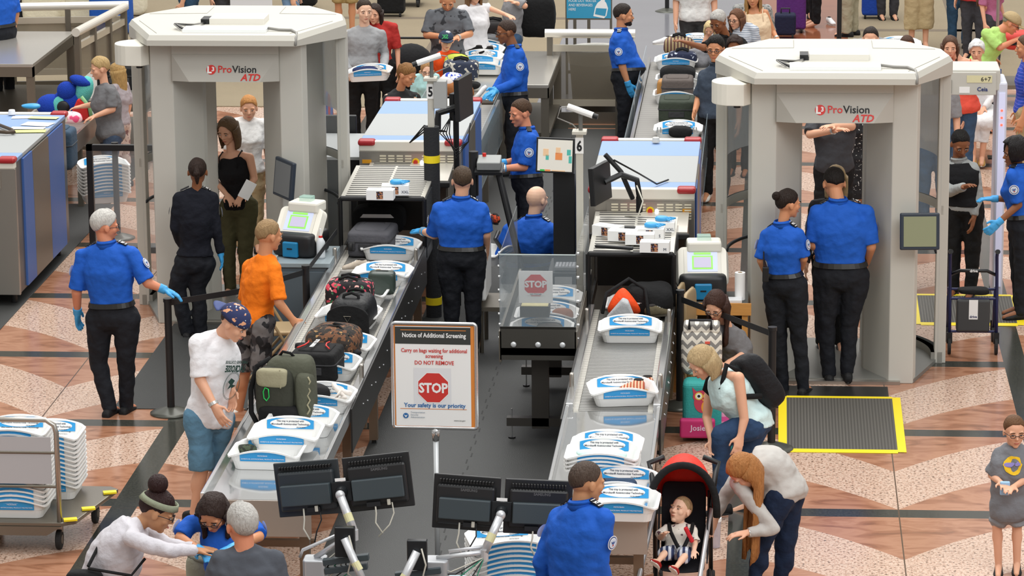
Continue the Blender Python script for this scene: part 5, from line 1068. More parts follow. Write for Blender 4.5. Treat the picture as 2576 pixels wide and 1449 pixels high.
o=sup(MB(),(0,0,.04),(.2,.11,.06),.7,.6,jit=.2).obj('pink_pillow',spots('pink_print','#f2c7cc',[('#e84f7c',10,.6)]),smooth=True,loc=g(248-90,300,.95)+Vector((.05,-.1,0))); tag(o,'pink and white printed pillow in front of the blue plush','pillow')
o=sup(MB(),(0,0,.02),(.10,.06,.025),.8,.7,jit=.5).obj('blue_glove',mat('glove_blue','#3ba0dc',.4),smooth=True,loc=g(72,272,1.46)); tag(o,'crumpled blue glove on back of the left machine','glove')
# ---------------------------------------------------------------- lane 5 entry goods
duffel(g(1160,205,.80),.42,.26,.26,spots('navy_badges','#2c3448',[('#cfcabb',16,.56)]),'navy bag with cream printed badges in front of the boy in orange',e=.4)
duffel(g(1150,180,.86),.30,.2,.22,mat('lime_bag','#b9c23a',.6,bump=.3,bscale=20),'yellow green bag under the boy in orange arms',e=.8,handle=False)
duffel(g(1215,118,.82),.44,.26,.16,cloth('grey_bag','#5c5d60',rough=.5),'grey cushioned bag in tray behind the boy in orange',e=.6,handle=False)
o=sup(MB(),(0,0,.07),(.22,.1,.09),.8,.7,jit=.3).obj('brown_jacket',cloth('jacket_brown','#9a6238'),smooth=True,loc=g(1150,240,.82)); tag(o,'brown suede jacket heaped at back of the lane 5 machine','jacket')
o=sup(MB(),(0,0,.07),(.14,.09,.10),.8,.7,jit=.3).obj('patterned_pouch',spots('blue_white','#eef0f6',[('#2c47b8',26,.5)]),smooth=True,loc=g(1138,218,.82)); tag(o,'blue and white patterned pouch behind lane pole 5','pouch')
o=sup(MB(),(0,0,.08),(.10,.08,.12),.8,.7,jit=.3).obj('plastic_bag',mat('bag_clear','#e9e4e0',.2,alpha=.7),smooth=True,loc=g(1120,235,.84)); tag(o,'clear plastic bag with orange fruit behind lane pole 5','plastic bag')
duffel(g(1170,225,.80),.36,.16,.10,BAGK,'flat black bag with glasses on top behind the lane 5 machine',handle=False,e=.8)
o=MB().tube([(0,0,0),(.05,.02,.05),(.10,.03,.11),(.13,.03,.14)],[.03,.028,.03,.02],10).obj('white_shoe',WHITE,smooth=True,loc=g(1195,248,.84)); tag(o,'white and blue shoe at back corner of the lane 5 machine','shoe')
# ---------------------------------------------------------------- chevron bag, owl backpack
T=thing('chevron_bag','large cream tote with grey chevron stripes stacked behind the crouching woman','bag',g(1718,1088,.0)+Vector((0,.0,.0)))
T.location=(-.57,27.15,.50)
sup(MB(),(0,0,.19),(.17,.11,.19),.35,.4).obj('body',waves('chevron','#ece6d8','#8d8a85',13,'Z',.8,zig=True),T,smooth=True)
MB().bx(-.15,.15,-.09,.08,.36,.44).obj('top_flap',waves('chevron','#ece6d8','#8d8a85',13,'Z',.8,zig=True),T,bevel=.02); MB().tube([(-.1,-.1,.4),(-.1,-.11,.48),(.08,-.11,.48),(.08,-.1,.4)],.012,8).obj('handle',BAGG,T,smooth=True); MB().bx(.03,.07,-.117,-.11,.28,.30).obj('tag_label',mat('tag_coral','#e8604c',.5),T)
T=thing('owl_backpack','teal and pink children backpack with owl picture and name Josie','backpack',(-.55,26.95,0))
TE=mat('owl_teal','#2f9e98',.7,bump=.2); PK=waves('pink_stripe','#e8579c','#f4a3c8',12,'Z',.7)
MB().bx(-.17,.17,-.1,.12,.02,.5).obj('body',TE,T,bevel=.05,seg=4); MB().bx(.13,.24,-.09,.12,.02,.5).obj('side_panel',PK,T,bevel=.03,seg=3)
MB().bx(-.19,.10,-.17,-.09,.04,.20).obj('front_pocket',mat('pocket_magenta','#c12b6b',.7),T,bevel=.02,seg=3); MB().text('Josie',.065,plane_M((-.04,-.172,.11),(1,0,0),(0,0,1)),0,off=.001).obj('lettering',mat('letter_pale','#e6c7da',.6),T)
q=MB()
def disc(x,z,rx_,rz2,mi,yy): q.add([(x+rx_*math.cos(a),yy,z+rz2*math.sin(a)) for a in [2*math.pi*k/20 for k in range(20)]],[tuple(range(20))],mi)
disc(0,.33,.075,.09,0,-.103); disc(0,.38,.085,.055,0,-.1035); disc(.03,.29,.045,.06,1,-.104)
for sx in (-1,1): disc(sx*.035,.385,.033,.033,2,-.105); disc(sx*.035,.385,.024,.024,3,-.106); disc(sx*.035,.385,.012,.012,4,-.107); q.add([(sx*.05,-.104,.42),(sx*.09,-.104,.46),(sx*.08,-.104,.40)],[(0,1,2)],0)
q.add([(-.01,-.107,.36),(.01,-.107,.36),(0,-.107,.34)],[(0,1,2)],1); q.obj('owl_picture',[mat('owl_red','#c9425a',.6),mat('owl_orange','#f0a43c',.6),mat('owl_yellow','#f4d95a',.6),PAPER,TXTK],T)
o=sup(MB(),(0,0,.11),(.11,.08,.11),.5,.5).obj('teal_lunch_bag',TE,smooth=True,loc=(-.33,26.6,0)); tag(o,'small teal and purple bag beside the owl backpack','bag')
# ---------------------------------------------------------------- rollator
T=thing('rollator','navy rollator walker with black pouch labelled drive','walker',(1.82,30.0,0)); NV=mat('navy_frame','#23264f',.35,.3)
for sx in (-1,1):
    MB().tube([(sx*.21,-.18,.08),(sx*.21,-.12,.5),(sx*.21,.0,.86),(sx*.21,-.05,.92)],.016,10).obj('frame_tube',NV,T,smooth=True); MB().tube([(sx*.21,.3,.08),(sx*.21,.1,.55)],.014,10).obj('frame_tube',NV,T,smooth=True)
    MB().tube([(sx*.21,-.05,.92),(sx*.21,-.14,.94)],.022,10).obj('hand_grip',BLACK,T)
    for yy in (-.18,.3): MB().cyl((sx*.21-.013,yy,.075),(sx*.21+.013,yy,.075),.075,n=22).obj('wheel',RUBBER,T); MB().box((sx*.21,yy,.15),(.05,.03,.1)).obj('fork',BLACK,T)
for z,yy in ((.56,.0),(.50,-.12),(.20,-.14)): MB().cyl((-.21,yy,z),(.21,yy,z),.012).obj('cross_tube',NV,T)
MB().tube([(-.20,-.02,.70),(-.12,-.08,.75),(.12,-.08,.75),(.20,-.02,.70)],.016,10).obj('backrest_bar',BLACK,T,smooth=True); MB().bx(-.15,.15,-.17,-.05,.20,.50).obj('pouch',mat('pouch_grey','#3e3f40',.6),T,bevel=.02,seg=3); sup(MB(),(0,-.06,.56),(.14,.08,.03),.6,.5,jit=.2).obj('seat_strap',BAGK,T,smooth=True)
q=MB(); q.bx(-.04,.04,-.174,-.171,.32,.50,0); q.text('drive',.032,plane_M((0,-.176,.335),(1,0,0),(0,0,1)),1,off=.0006); q.obj('tag_label',[PAPER,mat('drive_navy','#2a2f66',.5)],T)
MB().text('drive',.035,plane_M((0,-.098,.74),(1,0,0),(0,0,1)),0,off=.001).obj('lettering',PAPER,T)
# wheelchair
T=thing('wheelchair','blue wheelchair with seated white-haired person behind the metal detector','wheelchair',(2.02,34.6,0)); BL=mat('chair_blue','#1f4e96',.35,.4)
MB().bx(-.22,.22,-.1,.35,.48,.52).obj('seat',BAGK,T,bevel=.01); MB().bx(-.22,.22,.33,.37,.5,.95).obj('backrest',BAGK,T,bevel=.01)
for sx in (-1,1):
    MB().tube([(sx*.24,.36,1.0),(sx*.24,.36,.3),(sx*.24,-.15,.3),(sx*.24,-.15,.72),(sx*.24,.36,.72)],.014,8).obj('side_frame',BL,T); MB().tube([(sx*.24,-.15,.5),(sx*.2,-.35,.12)],.012,8).obj('leg_rest',BL,T); MB().box((sx*.14,-.40,.10),(.14,.16,.02)).obj('footplate',BLACKM,T)
    MB().tube([(sx*.27,.2+.29*math.cos(a),.30+.29*math.sin(a)) for a in [2*math.pi*k/28 for k in range(28)]],.016,8,closed=True).obj('wheel',RUBBER,T,smooth=True); MB().tube([(sx*.24,-.25+.08*math.cos(a),.09+.08*math.sin(a)) for a in [2*math.pi*k/18 for k in range(18)]],.014,8,closed=True).obj('caster',RUBBER,T,smooth=True)
# ---------------------------------------------------------------- far background luggage and carts
duffel(g(1348,92,.86),.50,.32,.55,BAGK,'large black sports backpack with white piping on rear table',e=.6); 
duffel(g(1240,98,.80),.55,.3,.24,mat('red_trim_bag','#1c1718',.8,var=.3),'black bag with red piping on the table behind bald officer',e=.6)
T=thing('black_stroller','black stroller with large canopy behind the man in grey sweater','stroller',(-4.45,40.9,0))
R=[]
for i in range(9):
    t=math.radians(-10+i*22); R.append([(.30*math.cos(u)*1.0,.28*math.sin(t)*math.sin(u)*-1+.0,.95+.0+.34*math.cos(t)*math.sin(u)*.9-.25) for u in [math.pi*k/12 for k in range(13)]])
o=MB().sheet(R).obj('canopy',cloth('canopy_black','#1b1b1d'),T,smooth=True); o.modifiers.new('s','SOLIDIFY').thickness=.01
sup(MB(),(0,.05,.55),(.24,.25,.20),.5,.5).obj('seat',BAGK,T,smooth=True)
for sx in (-1,1):
    MB().tube([(sx*.24,.3,.98),(sx*.24,.0,.5),(sx*.24,-.3,.1)],.015,8).obj('frame_tube',BLACKM,T); MB().cyl((sx*.24-.02,-.3,.09),(sx*.24+.02,-.3,.09),.09,n=20).obj('wheel',RUBBER,T); MB().cyl((sx*.24-.02,.3,.12),(sx*.24+.02,.3,.12),.12,n=20).obj('wheel',RUBBER,T)
MB().tube([(.24,.3,.98),(.2,.34,1.02),(-.2,.34,1.02),(-.24,.3,.98)],.015,8).obj('push_bar',BLACKM,T)
for (px,py,w,h,m,lab,z) in ((1990,80,.42,.6,cloth('lug_purple','#5a2c72'),'purple soft suitcase at top behind the woman in cream blouse',0),(1975,95,.3,.3,cloth('lug_navy','#20233a'),'navy bag standing beside purple suitcase',0),(2195,45,.32,.5,cloth('lug_blue','#2348a8'),'bright blue suitcase standing on the beige carpet',0),(985,40,.40,.5,BAGK,'black wheeled case on carpet at top centre left',0),(760,20,.45,.4,BAGK,'black bag pile on carpet at top left of centre',0)):
    p=g(px,py,.012); T=thing('luggage',lab,'luggage',p); MB().bx(-w/2,w/2,-.14,.14,.05,.05+h).obj('shell',m,T,bevel=.04,seg=3); MB().tube([(-w*.2,0,.05+h),(-w*.2,0,.12+h),(w*.2,0,.12+h),(w*.2,0,.05+h)],.012,6).obj('handle',BLACK,T)
    for sx in (-1,1): MB().cyl((sx*w*.35-.015,-.1,.04),(sx*w*.35+.015,-.1,.04),.04,n=14).obj('wheel',RUBBER,T)
T=thing('red_bag','red and black bag on cart at the far right','bag',g(2562,120,.75)); sup(MB(),(0,0,.1),(.2,.18,.12),.6,.5).obj('body',mat('bag_red','#c8372c',.6),T,smooth=True); MB().bx(-.2,.2,-.19,-.17,.06,.10).obj('trim',BAGK,T)
T=thing('luggage_cart','steel luggage cart with uprights at far right behind detector','cart',g(2548,300)+Vector((.1,1.0,0))); MB().bx(-.3,.4,-.3,.4,.25,.3).obj('deck',STEELD,T)
for a in (-.25,.3): MB().cyl((a,0,.3),(a,0,1.5),.02).obj('upright',STEEL,T); MB().cyl((a,0,0),(a,0,.25),.03).obj('leg',STEELD,T)
MB().bx(-.25,.4,-.2,.3,.75,.78).obj('shelf',STEEL,T); MB().cyl((-.25,0,1.45),(.3,0,1.45),.015).obj('top_bar',STEEL,T)
T=thing('whiteboard','blank white board on stand behind the left scanner roof','board',(-6.9,44.0,0)); MB().bx(-.28,.28,-.01,.01,.95,1.6).obj('board',mat('board_white','#dedfe2',.4),T); MB().bx(-.29,.29,-.015,.015,.93,.96).obj('ledge',STEEL,T); MB().bx(-.02,.02,.01,.04,0,1.3).obj('stand_post',STEELD,T); MB().bx(-.2,.2,-.15,.2,0,.03).obj('base',STEELD,T)
for k,(px,py,c,lab) in enumerate(((90,30,'#e6dfc8','cream storage bin beyond the top left railing'),(200,40,'#ddd6bf','pale plastic bin beyond the railing corner'),(300,12,'#e3dcc6','cream bag on a chair beyond the railing at top left'),(30,25,'#2a2a2c','black wheeled chair beyond the top left railing'),(262,60,'#2458b0','blue folding chair behind the top left railing'))):
    T=thing('storage_bin',lab,'bin' if k<3 else 'chair',g(px,py+40,.012)+Vector((0,.6,0))); sup(MB(),(0,0,.3),(.3,.2,.3),.3,.3).obj('body',cloth('bin_'+c,c),T,smooth=True); MB().tube([(x,y,.58) for x,y in rrect(.55,.38,.06)],.015,6,closed=True).obj('rim',cloth('bin_'+c,c),T)
T=thing('airline_kiosk','dark cart with red lights on carpet near top left','cart',g(985,25,.012)+Vector((.15,.5,0))); MB().bx(-.3,.3,-.25,.25,.12,.75).obj('body',BLACKM,T,bevel=.02)
for sx in (-1,1): MB().cyl((sx*.22-.02,-.2,.06),(sx*.22+.02,-.2,.06),.06,n=16).obj('caster',RUBBER,T); MB().bx(sx*.22-.03,sx*.22+.03,-.22,-.16,.06,.14).obj('caster_arm',BLACKM,T)
# ---------------------------------------------------------------- people
SK={'fair':'#e2ab8c','tan':'#cf9069','ruddy':'#d98f6e','olive':'#c08c66','brown':'#8a5738','dark':'#5f3a26','pale':'#edc0a4'}
def skin(k): return mat('skin_'+k,SK[k],.5,bump=.04,bscale=60,var=.05,vscale=9,spec=.35)
def hairm(c): return mat('hair_'+c,c,.6,bump=.7,bscale=45,var=.35,vscale=30,stretch=(2.2,2.2,.5),spec=.3)
_dtex=bpy.data.textures.new('folds','CLOUDS'); _dtex.noise_scale=.085; _dtex.noise_depth=1
_shared={}
def shared(name,fn,m,parent,M,smooth=True):
    if name not in _shared:
        b=MB(); fn(b); o=b.obj(name.split('|')[0],m,parent,smooth=smooth); _shared[name]=o.data
    else:
        o=bpy.data.objects.new(name.split('|')[0],_shared[name]); COL.objects.link(o); o.parent=parent
    if o.data.materials and o.data.materials[0]!=(m if not isinstance(m,(list,tuple)) else m[0]):
        pass
    o.matrix_local=M; return o
def remesh(o,vox,sm=3,f=.5,disp=0):
    r=o.modifiers.new('remesh','REMESH'); r.mode='VOXEL'; r.voxel_size=vox; r.use_smooth_shade=True
    if sm: s=o.modifiers.new('smooth','SMOOTH'); s.factor=f; s.iterations=sm
    if disp:
        d=o.modifiers.new('folds','DISPLACE'); d.texture=_dtex; d.strength=disp; d.mid_level=.5; d.texture_coords='LOCAL'
def V3(p): return Vector(p)
def person(foot,h,face,label,J={},skinc='fair',hair=('short','#3a2a1e'),top=None,bot=None,shoe='#1b1b1c',hf=None,hp=8,hr=0,bw=1.0,belly=0.0,fem=False,glasses=False,glove=None,officer=False,belt=False,beard=None,group=None,vox=None,cap_=None,cat='person',Y=None,shoes=True,name='person',hl=0,watch=None,bust=None,neckline=None,detail=True,z0=0.0,hs=None,sock=None,fd=(None,None),hl_=None,vest=None,band=None,patches=False):
    """foot: pixel of the point between the feet, or world (x,y); J: joints given where the photo shows them"""
    if Y is None: P0=g(foot[0],foot[1],z0)
    else: P0=Vector((vp(foot[0],foot[1],Y).x,Y,z0))
    a=math.radians(face); fw=Vector((math.cos(a),math.sin(a),0)); sd=Vector((math.sin(a),-math.cos(a),0)); up=Vector((0,0,1))
    vox=vox or .009
    T={}
    def t(n,s,f,z): T[n]=P0+sd*s*h+fw*f*h+up*z*h
    for S,s_ in (('R',1),('L',-1)):
        t('an'+S,s_*.052,-.01*s_,.045); t('kn'+S,s_*.055,.005,.28); t('hp'+S,s_*.050,0,.515); t('sh'+S,s_*.108*(.92 if fem else 1),-.005,.805)
        t('el'+S,s_*.135*(.92 if fem else 1),-.015,.635); t('wr'+S,s_*.14,.03,.49)
    t('nk',0,-.005,.835); t('hd',0,.015,.925)
    for k,v in J.items():
        if k in ('hdirR','hdirL','sp'): continue
        d=T[k].y if len(v)<3 else P0.y+v[2]
        T[k]=vp(v[0],v[1],d)
    if 'nk' in J and 'shR' not in J:
        dn=T['nk']-(P0-fw*.005*h+up*.835*h)
        for k in ('shR','shL'): T[k]=T[k]+dn
        for S in 'RL':
            if 'el'+S not in J: T['el'+S]=T['el'+S]+dn
            if 'wr'+S not in J: T['wr'+S]=T['wr'+S]+dn
            
    if 'hd' not in J: T['hd']=T['nk']+(up*.09+fw*.02)*h
    root=thing(name,label,cat,P0,group=group)
    for k in T: T[k]=T[k]-P0
    hm=(T['hpR']+T['hpL'])/2; sm_=(T['shR']+T['shL'])/2; nk=T['nk']
    spd=(nk-hm).normalized()
    hs_=(T['hpR']-T['hpL']).normalized(); ss_=(T['shR']-T['shL']).normalized()
    legd=((T['knR']+T['knL'])/2-hm).normalized()
    S0=hm-spd*.045*h*.6+legd*.02*h; bend=J.get('sp',0)
    back=-(hs_+ss_).normalized().cross(spd)*-1
    fwd=spd.cross((hs_+ss_).normalized()).normalized()*-1
    # forward = up x right ... right x ? : for upright body up x side = forward?
    fwd=Vector(spd.cross((hs_+ss_).normalized()))
    if fwd.dot(fw)<0 and abs(spd.z)>.5: fwd=-fwd
    fwd.normalize()
    mid=hm.lerp(nk,.45)-fwd*bend
    def spine(u):
        if u<.14: return S0.lerp(hm,u/.14)
        v=(u-.14)/.86
        return hm*(1-v)**2+ (mid*2-hm*.5-nk*.5)*2*v*(1-v)+nk*v*v
    wf=(.90 if fem else 1)*bw
    prof=[(0,.055,.050),(.07,.088,.066),(.16,.099 if fem else .094,.072),(.27,.092,.066),(.40,.072 if fem else .083,.056+0*bw),(.55,.080 if fem else .091,.062),(.70,.092 if fem else .101,.070),(.83,.092 if fem else .100,.060),(.93,.070,.045),(1.0,.036,.034)]
    def pr(u):
        for i in range(len(prof)-1):
            if prof[i][0]<=u<=prof[i+1][0]:
                k=(u-prof[i][0])/(prof[i+1][0]-prof[i][0]); k=k*k*(3-2*k)
                return prof[i][1]+(prof[i+1][1]-prof[i][1])*k, prof[i][2]+(prof[i+1][2]-prof[i][2])*k
        return prof[-1][1:]
    def torso(b,u0,u1,inf,n=12,mi=0,flare=0):
        R=[]
        for i in range(n+1):
            u=u0+(u1-u0)*i/n; c=spine(u); tg=(spine(min(1,u+.04))-spine(max(0,u-.04))).normalized()
            s=hs_.lerp(ss_,u).normalized(); f=tg.cross(s).normalized()
            if f.dot(fwd)<0: f=-f
            w,d=pr(u); w=w*h*wf+inf; d=d*h*(.5+.5*bw)+inf
            bl=belly*h*math.exp(-((u-.38)/.2)**2); bb=(bust if bust is not None else (.018 if fem else 0))*h*math.exp(-((u-.70)/.09)**2)
            fl=flare*max(0,(.35-u)/.35)
            w+=fl; d+=fl*.6
            ring=[]
            for k in range(24):
                th=2*math.pi*k/24; cx_=sq(math.cos(th),.85)*w; sy_=sq(math.sin(th),.85)*d
                if sy_>0: sy_+=(bl+bb)*math.sin(th)
                ring.append(c+s*cx_+f*sy_)
            R.append(ring)
        b.loft(R,mi)
    def arm_r(q): return q*h*(.5+.5*bw)*(.88 if fem else 1)
    # ---- hand
    hsz=h*.107*(.93 if fem else 1)
    def hand(b,S,inf=0):
        w=T['wr'+S]; el=T['el'+S]; d=(w-el).normalized()
        if 'hdir'+S in J: d=(d*.35+V3(J['hdir'+S]).normalized()).normalized()
        sg=1 if S=='R' else -1
        side=(sd*-sg); n=(side-d*side.dot(d)).normalized()      # palm normal, towards the body
        if abs(d.z)<.55: n=(-up-d*(-up).dot(d)).normalized()
        x=d.cross(n).normalized()*sg*-1   # towards the thumb
        if abs(d.z)>=.55 and x.dot(fw)<0: x=-x
        L=hsz
        pc=w+d*L*.28
        R=[]
        for q,ww,tt in ((-.10,.17,.14),(.05,.20,.13),(.30,.24,.11),(.50,.23,.09)):
            R.append([w+d*L*q+x*(ww*L*math.cos(th))+n*(tt*L*math.sin(th))*1.0 for th in [2*math.pi*k/10 for k in range(10)]])
        R=[[p+ (p-(w+d*L*.2)).normalized()*inf for p in r] for r in R]
        b.loft(R)
        for i,(o_,ln) in enumerate(((.17,.44),(.06,.49),(-.06,.46),(-.17,.36))):
            a0=w+d*L*.47+x*o_*L; sp=(d+x*o_*.9).normalized(); a1=a0+sp*L*ln*.5+n*L*.03; a2=a1+(sp*.80+n*.55).normalized()*L*ln*.5
            b.cone(a0,a1,.055*L+inf,.050*L+inf,n=8); b.cone(a1,a2,.050*L+inf,.042*L+inf,n=8)
        t0=w+d*L*.08+x*.14*L; t1=t0+(d*.7+x*.75+n*.2).normalized()*L*.28; t2=t1+(d*.95+x*.2+n*.2).normalized()*L*.22
        b.cone(t0,t1,.075*L+inf,.06*L+inf,n=8); b.cone(t1,t2,.058*L+inf,.045*L+inf,n=8)
    # ---- head frame
    H_=(hs or .146)*h; ha=math.radians(face if hf is None else hf); pf=math.radians(hp)
    hfw=Vector((math.cos(ha)*math.cos(pf),math.sin(ha)*math.cos(pf),-math.sin(pf))); hx=Vector((math.sin(ha),-math.cos(ha),0))
    if hr: hx=Matrix.Rotation(math.radians(hr),3,hfw)@hx
    hu=hx.cross(hfw).normalized(); hx=hfw.cross(hu)
    HM=Matrix((hx,hfw,hu)).transposed().to_4x4()@Matrix.Diagonal((H_,H_,H_,1)); HM.translation=T['hd']
    # ---- body
    b=MB(); torso(b,.12,1,-.012)
    for S in 'RL':
        kf=1.0 if (bot or {}).get('kind','long') in('shorts','skirt','capri') else .82; b.cone(T['hp'+S],T['kn'+S],.045*h*bw,.030*h*kf); b.cone(T['kn'+S],T['an'+S],.029*h*kf,.020*h*kf)
        cf=T['kn'+S].lerp(T['an'+S],.3)-fw*.008*h; b.ell(cf,(.031*h*kf,.031*h*kf,.06*h),rot=(T['an'+S]-T['kn'+S]).to_track_quat('Z','Y').to_matrix())
        b.cone(nk-spd*.004*h,T['sh'+S],.020*h,.024*h)
        b.cone(T['sh'+S],T['el'+S],arm_r(.029),arm_r(.023)); b.cone(T['el'+S],T['wr'+S],arm_r(.0235),arm_r(.0155))
        if hsz: hand(b,S)
        # foot
        A=T['an'+S]; fdv=fw if fd[0 if S=='R' else 1] is None else V3(fd[0 if S=='R' else 1])
        b.cone(A,A+fdv*.085*h-up*.028*h,.021*h,.016*h)
    b.cone(nk-spd*.02*h,T['hd']-hu*H_*.18-hfw*H_*.10,.034*h*(.86 if fem else 1.05),.031*h*(.86 if fem else 1.02))
    i0=len(b.v)
    e=b.ell
    e((0,-.07,.10),(.335,.42,.40)); e((0,.08,-.12),(.275,.29,.36)); e((0,.13,-.30),(.205,.21,.17)); e((0,.25,-.405),(.10,.10,.085))
    for sx in (-1,1): e((sx*.155,.22,-.10),(.13,.12,.13)); e((sx*.345,-.03,-.05),(.035,.085,.125)); e((sx*.14,.30,.07),(.12,.06,.045))
    b.cone((0,.33,.03),(0,.425,-.115),.038,.050); e((-.04,.375,-.14),(.035,.045,.03)); e((.04,.375,-.14),(.035,.045,.03)); e((0,.335,-.25),(.105,.05,.024)); e((0,.33,-.29),(.085,.05,.026))
    b.move(HM,i0)
    sk=skin(skinc)
    body=b.obj('body',sk,root,smooth=True); remesh(body,vox*.85,2,.4)
    if detail:
        hc=hair[1] if hair else '#4a3a2c'
        for sx in (-1,1):
            MX=HM@Matrix.Translation((sx*.135,.345,.0))
            shared('eye',lambda q:(q.ell((0,0,0),(.050,.030,.019),0),q.ell((0,.022,0),(.024,.014,.019),1)),[mat('eye_white','#bfb4ab',.4),mat('iris_dark','#2e221b',.3)],root,MX)
            dk='#2a211b' if hc in ('#e9e9e6','#b8b5b0','#c9c6c0','#d7d5d0') else hc
            shared('eyebrow|'+dk,lambda q:q.tube([(-.075,-.01,.0),(0,.02,.02),(.075,.0,.0)],[.011,.016,.009],6),hairm(dk),root,HM@Matrix.Translation((sx*.14,.362,.085)))
        shared('mouth|'+skinc,lambda q:q.tube([(-.085,-.01,-.262),(-.03,.012,-.268),(.03,.012,-.268),(.085,-.01,-.262)],[.008,.018,.018,.008],6),mat('lips_'+skinc,{'dark':'#4a2620','brown':'#6b3a2c'}.get(skinc,'#b5604f'),.5),root,HM@Matrix.Translation((0,.385,0)))
    # ---- clothes
    b=None
    if bot:
        k=bot.get('kind','long'); m_=bot['m']; b=MB(); torso(b,0.0,.37,.008+bot.get('inf',0)); lw=bot.get('w',1.08); b.cone(T['hpR'].lerp(T['knR'],.12),T['hpL'].lerp(T['knL'],.12),.052*h,.052*h)
        for S in 'RL':
            Hh=T['hp'+S]; K=T['kn'+S]; A=T['an'+S]
            if k=='skirt': continue
            b.cone(Hh,K if k!='shorts' else Hh.lerp(K,.7),.057*h*(.45+.55*bw)*lw+.004,.042*h*lw)
            if k=='long': b.ell(K,.041*h*lw); b.cyl(K,A-(K-A).normalized()*-.0+ (A-K).normalized()*.012*h,.040*h*lw,.031*h*lw,n=14); b.ell(K.lerp(A,.3)-fw*.004,(.037*h*lw,.037*h*lw,.05*h))
            elif k=='slim': b.cyl(K,A,.038*h,.028*h,n=14); b.ell(K.lerp(A,.3)-fw*.008*h,(.041*h,.041*h,.07*h))
            elif k=='capri': b.cyl(K,K.lerp(A,.55),.038*h,.034*h,n=14)
            elif k=='shorts': b.cyl(Hh.lerp(K,.55),K.lerp(A,bot.get('len',0)) if bot.get('len',0)>=0 else Hh.lerp(K,1+bot['len']),.053*h*(.4+.6*bw),.054*h*(.4+.6*bw),n=18)
        if k=='skirt':
            zl=bot.get('len',.28)*h; c=hm
            R=[]
            for q,w_,d_ in ((.10,.085,.062),(.0,.10,.075),(-.1,.105,.085),(-zl/h,.11,.10)):
                R.append([c+up*q*h+hs_*(w_*h*math.cos(th))+fw*(d_*h*math.sin(th)) for th in [2*math.pi*i/24 for i in range(24)]])
            b.loft(R)
        o=b.obj(bot.get('n','trousers'),m_,root,smooth=True); remesh(o,vox*1.25,5,.5,disp=.024)
    if top:
        sl=top.get('sleeve','short'); tuck=top.get('tuck',False); b=MB(); inf=.010+top.get('inf',0)
        u0=.355 if tuck else top.get('u0',.10); torso(b,u0,.985 if not top.get('low') else .93,inf,flare=top.get('flare',0))
        for S in 'RL':
            sh=T['sh'+S]; el=T['el'+S]; wr=T['wr'+S]
            if sl=='none': continue
            b.cone(nk-spd*.012*h,sh,.030*h+.005,.030*h+.006)
            ra=arm_r(.031)+.009
            if sl in('short','cap'):
                e2=sh.lerp(el,.92 if sl=='short' else .45); b.ell(sh,ra); b.cyl(sh,e2,ra,ra+.008,n=16)
            else: 
                b.cone(sh,el,ra,arm_r(.026)+.008); e2=el.lerp(wr,.97 if sl=='long' else .45); b.cyl(el,e2,arm_r(.0265)+.008,arm_r(.018)+.010,n=14)
        o=b.obj(top.get('n','shirt'),top['m'],root,smooth=True); remesh(o,vox*1.25,4,.5,disp=.024 if not officer else .020); shirt=o
        if sl!='none' and not top.get('low') and top.get('collar',officer):
            R=[]
            for q,r_ in ((-.018,.049),(.006,.044),(.018,.041),(.004,.049)):
                R.append([nk+spd*q*h+ss_*(r_*h*math.cos(th))+fwd*(r_*h*math.sin(th))-fwd*.002*h for th in [2*math.pi*i/20 for i in range(20)]])
            MB().loft(R).obj('collar',top['m'],root,smooth=True)
        if top.get('straps'):
            for s_ in (-1,1): MB().tube([spine(.80)+ss_*s_*.055*h+fwd*.07*h,spine(.93)+ss_*s_*.06*h+fwd*.05*h+up*.012*h,spine(.95)+ss_*s_*.06*h+up*.026*h,spine(.88)+ss_*s_*.055*h-fwd*.055*h],.007,6).obj('strap',top['m'],root,smooth=True)
    if vest:
        b=MB(); torso(b,.20,.965,.022); o=b.obj('vest',vest,root,smooth=True); remesh(o,vox*1.25,4,.5)
    if belt or officer:
        R=[]
        for u in (.315,.375):
            c=spine(u); w,d=pr(u); w=w*h*wf+.024; d=d*h*(.5+.5*bw)+.024; s=hs_.lerp(ss_,u).normalized()
            tg=spd; f=tg.cross(s).normalized(); f=f if f.dot(fwd)>0 else -f; bl=belly*h*math.exp(-((u-.38)/.2)**2)
            R.append([c+s*(sq(math.cos(th),.85)*w)+f*(sq(math.sin(th),.85)*d+(bl*math.sin(th) if math.sin(th)>0 else 0)) for th in [2*math.pi*i/28 for i in range(28)]])
        MB().loft(R).obj('belt',mat('belt_leather','#1e1c1a',.35),root)
    def decal(fn,name,mats,c,xd,yd,tgt=None):
        q=MB(); fn(q); q.move(plane_M(c,xd,yd)); o=q.obj(name,mats,root)
        if tgt is not None: s=o.modifiers.new('wrap','SHRINKWRAP'); s.target=tgt; s.offset=.004; s.wrap_method='NEAREST_SURFACEPOINT'; s.wrap_mode='ABOVE_SURFACE'
        return o
